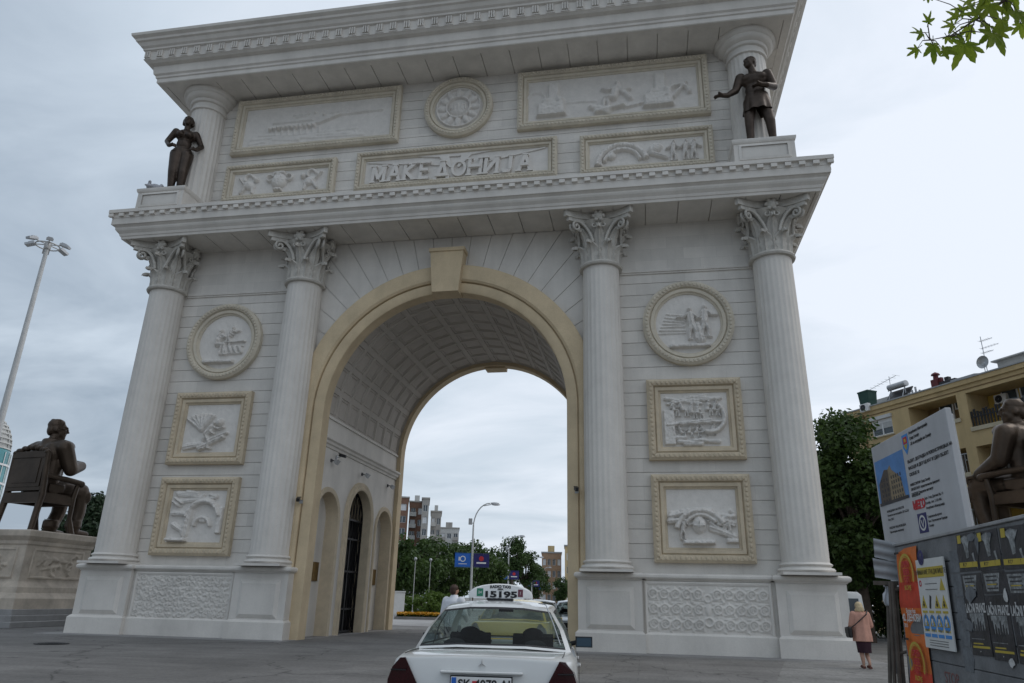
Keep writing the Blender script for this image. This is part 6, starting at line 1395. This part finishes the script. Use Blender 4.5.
hd = tag(empty('hoarding', (9.92, -13.5, 0)), 'grey board hoarding pasted with dark concert posters on the right', 'hoarding'); hd.rotation_euler = (0, LEAN, 0)
# local: x = behind(+)/front(-), y runs from 0 (far end) to negative (near), z up
mb = MB(); n = 8; Lh = 8.0
for i in range(n): z0 = .12+i*2.06/n; mb.chbox(0,.028,-Lh,0,z0+.004,z0+2.06/n-.004,.004)
mb.box(.029,.034,-Lh,-.01,.13,2.17); mb.build('boards', M['board'], hd)
for i in range(5): mb = MB(); mb.chbox(.03,.11,-.1-i*1.9-.05,-.1-i*1.9+.05,.0,2.14,.006); mb.build('post', M['boarddark'], hd)
mb = MB(); mb.chbox(-.02,.14,-Lh,.02,2.182,2.215,.006); mb.build('capping', M['sheet'], hd)
for (x0, y0, t) in ((-.13,.10,.06),(-.07,.07,.02),(-.0,.11,-.01),(.06,.07,.02),(-.16,.22,.10)):
    mb = MB(); mb.tube([(x0-.05,y0,.0),(x0+t,y0,1.75)], .024, 7); mb.build('prop', M['boarddark'], hd)
mb = MB(); mb.tube([(-.05,.09,1.65),(.12,.09,1.7)], .03, 6); mb.tube([(-.08,.08,.9),(.1,.08,.95)], .02, 6); mb.build('prop', M['boarddark'], hd)
RH = Matrix.Rotation(LEAN, 4, 'Y'); TH = Matrix.Translation((9.92,-13.5,0)) @ RH
def FH(y, z, d=.003): return frameM((-d, y, z), (0,-1,0), (0,0,1))        # local text frame on the boards, facing -x
def rectp(mb, y0, y1, z0, z1, d=.002, th=.002): mb.box(-d-th, -d, min(y0,y1), max(y0,y1), z0, z1)
rp = random.Random(5)
M['worn'] = mat('worn_white_print', (.5,.5,.49), .65, var=.35, scale=14)
def skew(mb):
    an = R(rp.uniform(-1.3,1.3)); dy, dz = rp.uniform(-.012,.012), rp.uniform(-.01,.01); cy_ = sum(v[1] for v in mb.v)/len(mb.v); cz_ = sum(v[2] for v in mb.v)/len(mb.v); dx = rp.uniform(0,.001)
    mb.v = [(v[0]-dx-.006*max(0,math.sin((v[1]-cy_)*9+(v[2]-cz_)*5))*rp.uniform(.98,1), cy_+(v[1]-cy_)*math.cos(an)-(v[2]-cz_)*math.sin(an)+dy, cz_+(v[2]-cz_)*math.cos(an)+(v[1]-cy_)*math.sin(an)+dz) for v in mb.v]
ycols = [-1.98-.475*i for i in range(11)]
for ci, y in enumerate(ycols):
    w_ = .455; ya, yb = y, y-w_
    # upper poster: pale figures, yellow band
    jz = rp.uniform(-.015,.015); mb = MB(); mb.mi = 0; z0, z1 = 1.79+jz, 2.15+jz; rectp(mb, ya, yb, z0, z1, .002)
    mb.mi = 1; cy = (ya+yb)/2
    mb.prism([(-.007,cy+.14,z1-.05),(-.007,cy+.05,z1-.10),(-.007,cy+.02,z0+.12),(-.007,cy-.03,z0+.13),(-.007,cy-.05,z1-.12),(-.007,cy-.12,z1-.04),(-.007,cy+.0,z1-.02)], (.002,0,0))
    mb.prism([(-.0075,cy-.10,z0+.16),(-.0075,cy-.13,z0+.09),(-.0075,cy-.19,z0+.02),(-.0075,cy-.15,z0+.12),(-.0075,cy-.14,z0+.17)], (.002,0,0))
    mb.mi = 2; mb.box(-.0085,-.0065,cy-.2,cy+.2,z0+.035,z0+.085); mb.box(-.0085,-.0065,cy+.1,cy+.19,z1-.09,z1-.01); mb.mi = 0; txt(mb, 'KONCERT', .05, FH(cy, z0+.06, .0095), .001)
    skew(mb); mb.build('poster', [M['posterblack'], M['postergrey'], M['yel']], hd, recalc=False)
    # middle strip
    mb = MB(); mb.mi = 0; z0, z1 = 1.585+jz, 1.782+jz; rectp(mb, ya, yb, z0, z1, .002); mb.mi = 1; mb.prism([(-.007,ya-.07,z0+.02),(-.007,ya-.3,z0+.02),(-.007,ya-.36,z1-.02),(-.007,ya-.05,z1-.02)], (.002,0,0)); mb.mi = 0
    for k in range(4): mb.box(-.009,-.0071,ya-.3,ya-.09,z0+.04+.035*k,z0+.052+.035*k)
    mb.mi = 2; mb.box(-.0095,-.0092,ya-.28,ya-.1,z0+.075,z0+.085)
    skew(mb); mb.build('poster', [M['posterblack'], M['postergrey'], M['yel']], hd, recalc=False)
    # lower poster with the band name
    mb = MB(); mb.mi = 0; z0, z1 = 1.02+jz, 1.578+jz; rectp(mb, ya, yb, z0, z1, .002); cy = (ya+yb)/2; mb.mi = 3
    q = MB(); txt(q, 'LAČNI FRANZ', .1, FH(cy, z1-.135, .0045), .002, bold=.003); ys = [v[1] for v in q.v]; kx = .43/(max(ys)-min(ys)); q.v = [(v[0], cy+(v[1]-cy)*kx, z1-.135+(v[2]-(z1-.135))*1.15) for v in q.v]; mb.add(q.v, q.f)
    mb.mi = 1; mb.box(-.006,-.0045,cy-.15,cy+.15,z0+.22,z0+.38); mb.mi = 0
    for k in range(6): mb.prism([(-.0085,cy-.13+.05*k,z0+.22),(-.0085,cy-.09+.05*k,z0+.22),(-.0085,cy-.10+.05*k,z0+.27+.03*(k%3)),(-.0085,cy-.12+.05*k,z0+.28+.03*(k%3))], (.002,0,0))
    mb.mi = 2; txt(mb, 'LIVE', .06, FH(cy, z0+.195, .0045), .001); mb.box(-.006,-.0045,cy-.17,cy+.17,z0+.10,z0+.112); mb.box(-.006,-.0045,cy-.19,cy+.19,z0+.065,z0+.085); mb.mi = 3; mb.box(-.006,-.0045,cy-.08,cy+.04,z0+.03,z0+.042); mb.mi = 1; mb.box(-.006,-.0045,cy-.19,cy+.19,z0+.145,z0+.151)
    skew(mb); mb.build('poster', [M['posterblack'], M['postergrey'], M['yel'], M['worn']], hd, recalc=False)
# torn grey paper strip beside the sign, and stickers below
for i in range(5):
    mb = MB(); z1 = 2.02-.235*i; y0 = -1.74; mb.prism([(-.004,y0,z1-.22),(-.004,y0-.2-rp.uniform(0,.04),z1-.22),(-.004,y0-.22-rp.uniform(0,.04),z1-.1),(-.004,y0-.21,z1),(-.004,y0,z1)], (.002,0,0)); mb.build('torn_paper', M['glue'], hd)
for i in range(22):   # scraps of older bills and tape left on and between the posters
    y, z = rp.uniform(-6.8,-1.95), rp.choice((1.58,1.79,1.02,2.1,1.3))+rp.uniform(-.05,.05); w_, h_ = rp.uniform(.04,.16), rp.uniform(.03,.12); n_ = 9
    mb = MB(); mb.prism([(-.0135, y+w_*math.cos(2*PI*k/n_)*rp.uniform(.6,1), z+h_*math.sin(2*PI*k/n_)*rp.uniform(.5,1)) for k in range(n_)], (.0012,0,0)); mb.build('torn_paper', M['glue'] if i % 3 else M['worn'], hd)
M['purple'] = mat('purple_print', (.06,.03,.12), .6, var=.2)
for y, m_, c_ in ((-2.35,'glue','posterblack'),(-2.8,'paper','purple')):
    mb = MB(); mb.mi = 0; rectp(mb, y, y-.19, .60, .80, .002); mb.mi = 1; mb.lathe([(.002,-.0005),(.055,-.0005),(.055,.0005)], (-.005,y-.095,.69), 14, 'x', True); mb.box(-.0055,-.0042,y-.15,y-.04,.64,.67); mb.build('sticker', [M[m_], M[c_]], hd, recalc=False)
mb = MB(); mb.mi = 0; txt(mb, 'STOP', .16, FH(-1.35, .75, .003), .001); mb.build('graffiti', [mat('faded_red_paint', (.22,.10,.09), .8)], hd, recalc=False)
# orange festival banner: two lengths, one above the other
def hobj(name): o = empty(name, (9.92,-13.5,0)); o.rotation_euler = (0, LEAN, 0); return o
bn_ = tag(hobj('banner'), 'long orange festival banner hanging at the far end of the hoarding', 'banner')
mb = MB(); rs = random.Random(2)
def wob(y, z): return .012+.012*math.sin(z*5.3+y*3)+.006*math.sin(z*13+1)
mb.mi = 0; NYb, NZb = 8, 60; yb0, yb1, zb0, zb1 = -.06, -.84, .15, 2.14
vs = [(-wob(yb0+(yb1-yb0)*i/NYb, zb0+(zb1-zb0)*j/NZb), yb0+(yb1-yb0)*i/NYb, zb0+(zb1-zb0)*j/NZb) for j in range(NZb+1) for i in range(NYb+1)]
for j in range(NZb):
    z = zb0+(zb1-zb0)*j/NZb; u = ((zb1-z)/1.0) % 1.0; mb.mi = 0 if u < .42 else (1 if u < .72 else 0)
    mb.add([vs[j*(NYb+1)+i] for i in range(NYb+1)]+[vs[(j+1)*(NYb+1)+i] for i in range(NYb+1)], [(i,i+1,NYb+2+i,NYb+1+i) for i in range(NYb)])
mb.build('cloth', [M['orange'], M['orangered']], bn_, recalc=False, smooth=180)
for k in range(2):
    zt = 2.14-1.0*k; mb = MB(); mb.mi = 0; cy = -.47; d_ = .045
    for ro_, ri_, mi_ in ((.27,.235,0),(.225,.215,0)):
        ring = [[(-d_, cy+r_*math.cos(a)*.95, zt-.30+r_*math.sin(a)*.85) for a in np.linspace(-.5,PI+.5,26)] for r_ in (ro_, ri_)]; mb.mi = mi_; mb.rings(ring, False)
    mb.mi = 1
    for t_, z_, s_ in (('OPEN',zt-.20,.1),('BEER',zt-.29,.1),('FEST',zt-.38,.1)): txt(mb, t_, s_, FH(cy, z_, d_), .002, bold=.003)
    mb.mi = 0; txt(mb, 'SKOPJE', .075, FH(cy, zt-.47, d_), .002)
    mb.mi = 2; txt(mb, 'Skopje fest', .075, FH(cy, zt-.73, d_), .002); txt(mb, '42. ДЕНОВИ', .11, FH(cy, zt-.81, d_), .002, bold=.003); txt(mb, '2013', .06, FH(cy+.22, zt-.90, d_), .002)
    mb.mi = 3; mb.box(-d_, -d_+.002, cy+.2, cy+.36, zt-.065, zt-.04)
    mb.build('lettering', [M['yel'], M['red'], M['paper'], M['black']], bn_, recalc=False)
# safety sign
sg_ = tag(hobj('safety_sign'), 'white site safety sign with yellow triangles and blue circles', 'sign')
y0, y1, z0, z1 = -.85, -1.68, 1.03, 1.97; cy = (y0+y1)/2; wS = y0-y1
mb = MB(); mb.mi = 0; mb.box(-.05,-.036,y1,y0,z0,z1); mb.mi = 1; mb.box(-.054,-.0505,y1+.03,y0-.03,z1-.20,z1-.09); mb.mi = 2; txt(mb, 'ВНИМАНИЕ ГРАДИЛИШТЕ', .07, FH(cy, z1-.145, .056), .001); ys = [v[1] for v in mb.v]
for k in range(2): mb.box(-.054,-.0505,y1+.26,y0-.22,z1-.27-.06*k,z1-.265-.06*k)
mb.mi = 3; mb.lathe([(.02,0),(.035,0),(.035,.002),(.02,.002)], (-.053,y0-.08,z1-.26), 14, 'x', False); mb.mi = 1
def tri(y, z, s): mb.prism([(-.0535,y+s,z-s*.8),(-.0535,y-s,z-s*.8),(-.0535,y,z+s*.9)], (.003,0,0))
tri(y1+.12, z1-.28, .075)
mb2 = None
for r_ in range(2):
    for c_ in range(4):
        y = y0-.12-c_*.197; z = z1-.46-.19*r_; mb.mi = 1
        if (r_, c_) == (0, 1): mb.mi = 2; mb.obox((-.053,y,z),(.004,.04,.14),Matrix.Rotation(R(20),3,'X'))
        else: tri(y, z, .08); mb.mi = 2; mb.obox((-.055,y,z-.02),(.003,.02,.06)); mb.obox((-.055,y,z-.03),(.003,.05,.015))
        mb.mi = 1; mb.box(-.0535,-.0505,y-.07,y+.07,z-.115,z-.09)
mb.mi = 4
for c_ in range(4):
    y = y0-.12-c_*.197; mb.mi = 4; mb.lathe([(.001,-.002),(.088,-.002),(.088,.002)], (-.0515,y,z0+.26), 20, 'x', True); mb.box(-.0535,-.0505,y-.08,y+.08,z0+.115,z0+.15)
    mb.mi = 0; mb.obox((-.0555,y,z0+.27),(.003,.05,.07)); mb.mi = 4; mb.ball((-.056,y,z0+.25),(.002,.018,.02))
mb.mi = 2
for k in range(3): mb.box(-.0535,-.0505,y1+.15,y0-.15,z0+.08-.025*k,z0+.085-.025*k)
mb.build('panel', [M['paper'], M['yel'], M['black'], M['red'], M['skyblue']], sg_, recalc=False)
mb = MB(); mb.lathe([(.05,-.002),(.085,-.002),(.085,.002),(.05,.002)], (-.056,cy+.22,z1+.02), 20, 'x', False); mb.prism([(-.058,cy+.28,z1+.06),(-.058,cy+.22,z1-.05),(-.058,cy+.16,z1+.06),(-.058,cy+.19,z1+.06),(-.058,cy+.22,z1+.0),(-.058,cy+.25,z1+.06)], (.003,0,0)); mb.build('round_badge', M['navy'], sg_, recalc=False)
# corrugated sheet nailed across the far end
cs = tag(empty('corrugated_sheet', (9.93,-13.36,2.0), R(-12)), 'loose corrugated grey sheet at the far end of the hoarding', 'sheet')
for k in range(2):
    mb = MB(); NX = 40; rg = []
    for t in (-.006, 0):
        rg.append([(-.32+.56*i/NX, t, 0) for i in range(NX+1)])
    V_ = []
    for zz in range(9): V_.append([(-.17 + .03*i + .02*k, -.02*k+.012*math.sin(zz/8*4*PI), -.22+.24*k+.24*zz/8+.05*(1-i/10)-.02) for i in range(11)])
    mb.rings(V_, False); mb.rings([[(x,y+.006,z) for x,y,z in r_] for r_ in V_], False); mb.build('sheet_leaf', M['sheet'], cs, recalc=False, smooth=60, rot=(0, R(4*k), 0))
mb = MB(); mb.obox((-.0,.03,-.26),(.4,.05,.05)); mb.build('batten', M['boarddark'], cs)
M['plastic'] = mat('white_plastic_bag', (.55,.57,.6), .4, var=.12, scale=9, bump=.5, bscale=14); M['lilac'] = mat('lilac_plastic_bag', (.42,.42,.52), .4, var=.2, scale=7, bump=.5, bscale=14)
def bag(nm, loc, h, m, lb, seed):
    rs = random.Random(seed); root = tag(empty(nm, loc), lb, 'bag'); mb = MB()
    mb.rings([[((r_+.2*r_*math.sin(3*a+seed+z*9)*.5)*math.cos(a), (r_*.7)*math.sin(a)+.02*math.sin(5*a+z*20), z*h) for a in np.linspace(0,2*PI,20,endpoint=False)] for z, r_ in ((0,.03),(.06,.06),(.3,.072),(.6,.06),(.8,.035),(.92,.02),(1,.03))], True, (True,False)); mb.build('sack', m, root, smooth=70)
    mb = MB(); mb.tube([(-.03,0,h*.97),(-.04,0,h*1.15),(0,0,h*1.22),(.04,0,h*1.15),(.03,0,h*.97)], .012, 5); mb.build('loop_handle', m, root, smooth=60); return root
bag('plastic_bag', (9.90,-13.30,1.46), .24, M['plastic'], 'white plastic bag tied to the props below the corrugated sheet', 1)
bag('plastic_bag', (9.90,-13.28,.66), .36, M['lilac'], 'pale lilac plastic bag hanging low at the end of the hoarding', 3)
M['signwhite'] = mat('dusty_white_panel', (.50,.50,.51), .6, var=.1, scale=1.2, streak=.2)
# billboard with the building's picture
bb = tag(empty('billboard', (10.40,-13.47,0), R(3.5)), 'white construction billboard with a photograph of a building standing above the hoarding', 'billboard')
mb = MB(); mb.chbox(0,.07,-1.12,1.38,1.7,3.745,.006); mb.build('panel', M['signwhite'], bb)
for y in (-.95,.1,1.1): mb = MB(); mb.chbox(.075,.15,y-.04,y+.04,0,3.7,.006); mb.build('post', M['grey_metal'], bb)
mb = MB(); mb.box(-.012,.075,-1.125,1.385,1.9,1.93); mb.build('bottom_rail', M['sheet'], bb)
FB = lambda y, z, d=.003: frameM((-d, y, z), (0,-1,0), (0,0,1))
# picture: blue sky and a corner building with rows of windows
mb = MB(); Pz0, Pz1, Pya, Pyb = 2.62, 3.42, 1.27, .33; mb.mi = 0; mb.box(-.004,-.001,Pyb,Pya,Pz0,Pz1); cyb = .80
mb.mi = 1; mb.prism([(-.006,1.22,Pz0),(-.006,1.2,3.0),(-.006,.98,3.22),(-.006,.86,3.2),(-.006,.86,Pz0)], (.001,0,0)); mb.mi = 2; mb.prism([(-.006,.859,Pz0),(-.006,.859,3.2),(-.006,.78,3.26),(-.006,.74,3.17),(-.006,.5,3.0),(-.006,.42,Pz0)], (.001,0,0))
mb.mi = 3
for r_ in range(5):
    for c_ in range(5): mb.box(-.0085,-.0065,.80-.07*c_-.04,.80-.07*c_-.012,2.66+.09*r_,2.66+.09*r_+.055)
    for c_ in range(3): mb.box(-.0085,-.0065,1.13-.09*c_-.04,1.13-.09*c_,2.66+.09*r_,2.66+.09*r_+.05)
mb.mi = 3; mb.box(-.0095,-.0088,.34,1.26,Pz0+.001,Pz0+.05)
M['picsky'] = mat('printed_blue', (.10,.24,.50), .6, var=.25, scale=2); M['picdark'] = mat('printed_shadow_brown', (.10,.08,.065), .65, var=.3, scale=9); M['pictan'] = mat('printed_tan', (.27,.21,.13), .65, var=.3, scale=9); M['picwin'] = mat('printed_window', (.05,.045,.05), .6)
mb.v = [(v[0], 1.33-(1.27-v[1])*1.13, .69+.825*v[2]) for v in mb.v]
mb.build('picture', [M['picsky'], M['picdark'], M['pictan'], M['picwin']], bb, recalc=False)
mb = MB(); mb.mi = 0
mb.prism([(-.004,.31,3.62),(-.004,.08,3.62),(-.004,.08,3.42),(-.004,.195,3.30),(-.004,.31,3.42)], (.002,0,0)); mb.mi = 1; mb.box(-.006,-.0045,.12,.27,3.47,3.58); mb.mi = 2; mb.prism([(-.0065,.27,3.46),(-.0065,.12,3.46),(-.0065,.195,3.37)], (.001,0,0)); mb.box(-.0075,-.0062,.16,.23,3.5,3.55); mb.mi = 3
def lines(y, z, items, size, dz, bold=0, k=1.0):
    for i, t in enumerate(items):
        q = MB(); txt(q, t, size, FB(y, z-dz*i, .004), .002, 'LEFT', bold); mb.add(q.v, q.f)
lines(.02, 3.60, ['Република Македонија','Град Скопје','ЈП за изградба на Скопје'], .062, .085, .001)
lines(.24, 3.17, ['ОБЈЕКТ: ДОГРАДБА И РЕКОНСТРУКЦИЈА НА','ФАСАДА И ДЕЛ ОД КАТ И ЕДЕН ОБЈЕКТ','СКОПЈЕ XI'], .070, .105, .0012)
lines(.27, 2.80, ['ИНВЕСТИТОР: Град Скопје','ПРОЕКТАНТ: Архитектонски факултет','НАДЗОР: Градежен институт'], .055, .075, .0008)
lines(1.12, 2.50, ['ИЗВЕДУВАЧ НА РАБОТИ','Почеток на изградба: 2012','Рок: 2013'], .05, .07); lines(1.12, 2.22, ['НАДЗОР НАД ИЗВЕДБА','Одговорен инженер'], .05, .07)
lines(-.16, 2.53, ['Бул. Гоце Делчев бр. 11','Скопје, тел. 3 123 456','Република Македонија'], .055, .075); lines(-.16, 2.25, ['Градежен факултет','Бул. Партизански Одреди','Скопје'], .05, .068); lines(.28, 2.62, ['ИЗВЕДУВАЧИ:'], .045, .07)
mb.mi = 1; txt(mb, 'МЕГО', .16, FB(.07, 2.47, .004), .002, bold=.01); mb.box(-.005,-.003,-.1,.24,2.40,2.415); mb.mi = 4; mb.box(-.005,-.002,-.12,.2,2.03,2.33); mb.mi = 5
mb.lathe([(.09,-.001),(.12,-.001),(.12,.001),(.09,.001)], (-.0065,.04,2.18), 22, 'x', False); mb.prism([(-.0075,.10,2.23),(-.0075,.075,2.23),(-.0075,.04,2.14),(-.0075,.005,2.23),(-.0075,-.02,2.23),(-.0075,.04,2.10)], (.001,0,0))
mb.v = [(v[0], (.29-(.39-v[1])*.84 if v[1] < .5 else v[1]), .69+.825*v[2] if v[2] < 3.25 else .57+.86*v[2]) for v in mb.v]
mb.build('lettering', [M['skyblue'], M['red'], M['yel'], M['black'], M['navy'], M['paper']], bb, recalc=False)

# ================================================================== PLANE TREE BRANCH OVERHEAD
M['planeleaf'] = leafmat('plane_leaf', (.13,.21,.018), (.31,.37,.045), .6, 5)
pt_ = tag(empty('plane_tree', (13.2,-24.6,0)), 'plane tree whose leafy branch hangs into the top right corner', 'tree')
def ray(px, py, t):
    d = fwd+r2*((px-512)/FPX)-u2*((py-341.5)/FPX); return CAMP+d*t
def lobed(mb, c, out, nrm, size, rs):
    out = Vector(out).normalized(); nrm = Vector(nrm); nrm = (nrm-out*nrm.dot(out)).normalized(); sd = nrm.cross(out)
    tips = [(-1.75,.55),(-.85,.85),(0,1.0),(.85,.85),(1.75,.55)]; pts = []
    for i, (an, ln) in enumerate(tips):
        for da, q in ((-.36,.46),(-.30,.58),(-.20,.66),(-.16,.80),(0,1.0),(.16,.80),(.20,.66),(.30,.58),(.36,.46)): pts.append((an+da*(1 if abs(an) < 1.5 else .9), ln*q))
        if i < 4: pts.append(((an+tips[i+1][0])/2, .40))
    pts = [(-2.6,.16)]+pts+[(2.6,.16)]
    vs = [c]+[c+(out*math.cos(a)+sd*math.sin(a))*l*size+nrm*(-.22*l*l*size*(1 if abs(a) > .3 else .6)+.05*size*math.sin(a*6)) for a, l in pts]
    mb.add(vs, [(0,i,i+1) for i in range(1, len(vs)-1)]); mb.tube([c, c-out*size*.45+nrm*.01], .0022, 4)
rs = random.Random(12); lf = MB(); tw = MB()
down = Vector((0,0,-1))
def place(px, py, t, dx, dy, size):
    c = ray(px, py, t); out = (r2*dx-u2*dy+fwd*rs.uniform(-.35,.35)); nrm = (-fwd*1.0+Vector((rs.uniform(-.45,.45), rs.uniform(-.45,.45), .35))); lobed(lf, c, out, nrm, size, rs); return c
A1 = [(933,45,4.2,.15,1,.115),(922,33,4.25,-.9,.0,.085),(928,22,4.15,.3,-1,.07),(917,49,4.3,-.9,.6,.07),(943,50,4.1,.8,.3,.085),(964,44,4.1,-.35,1,.15),(962,37,4.2,-.9,.1,.09),(970,46,4.25,.95,.35,.1),(994,34,4.0,.4,1,.145),(990,33,4.05,-.7,.7,.105),(996,31,4.1,1,-.15,.1),(953,25,4.3,-1,.2,.08),(958,17,4.2,-.8,-.6,.08),(968,27,4.3,.2,.9,.09),(978,15,4.1,-.4,-.6,.11),(985,22,4.2,.1,.8,.1),(1002,20,4.0,.3,1,.11),(973,6,4.3,-.8,-.4,.1),(990,6,4.1,.2,.8,.12),(1005,6,4.2,.6,.5,.12),(1018,12,4.1,.5,.9,.13),(1021,24,4.2,.2,1,.09),(1012,-6,4.2,-.3,.6,.14),(983,-8,4.2,-.5,.3,.13),(928,-3,4.4,-.1,1,.045),(962,8,4.4,-.6,.5,.08),(947,37,4.35,.4,.6,.06)]
cs_ = []
for a in A1: cs_.append(place(*a))
for i in range(90):   # the rest of the spray, running up and back to the limb
    u = rs.random(); p_ = ray(1000, -5, 4.15).lerp(Vector((12.2,-22.6,5.6)), u)+Vector((rs.uniform(-.5,.5), rs.uniform(-.5,.5), rs.uniform(-.2,.45)))*(0.35+.8*u)
    lobed(lf, p_, Vector((rs.uniform(-1,1), rs.uniform(-1,1), -.5)), Vector((rs.uniform(-.5,.5), rs.uniform(-.5,.5), 1)), rs.uniform(.09,.14), rs); cs_.append(p_)
lf.build('leaves', M['planeleaf'], pt_, loc=(-13.2,24.6,0), recalc=False)
stem = [Vector((13.2,-24.6,3.8)), Vector((12.6,-23.6,5.2)), Vector((12.0,-22.4,5.4)), ray(1040,-40,4.2), ray(1005,0,4.2), ray(975,20,4.2), ray(950,36,4.2), ray(930,40,4.2)]
tw.tube(stem, [.09,.05,.03,.016,.010,.006,.004,.002], 7)
for i, c in enumerate(cs_):
    j = min(range(3, len(stem)), key=lambda k: (stem[k]-c).length) if i < len(A1) else min(range(1, 5), key=lambda k: (stem[k]-c).length); tw.tube([stem[j], (stem[j]+c)/2+Vector((0,0,.03)), c], [.004,.003,.002], 4)
tw.build('branch', M['bark'], pt_, loc=(-13.2,24.6,0), smooth=60)
mb = MB(); mb.tube([(0,0,-.05),(.05,.02,1.5),(0,0,3.0),(-.05,.05,3.9),(.3,-.1,5.5),(.5,-.2,7.0)], [.26,.21,.19,.17,.12,.08], 14); mb.build('trunk', M['bark'], pt_, smooth=60)
me, C_ = crown_mesh('crown', 2.2, 2.2, 1.8, 40, 6000, .1, M['planeleaf'], 77, .34); link('crown', me, pt_, (1.0,-1.2,7.4))
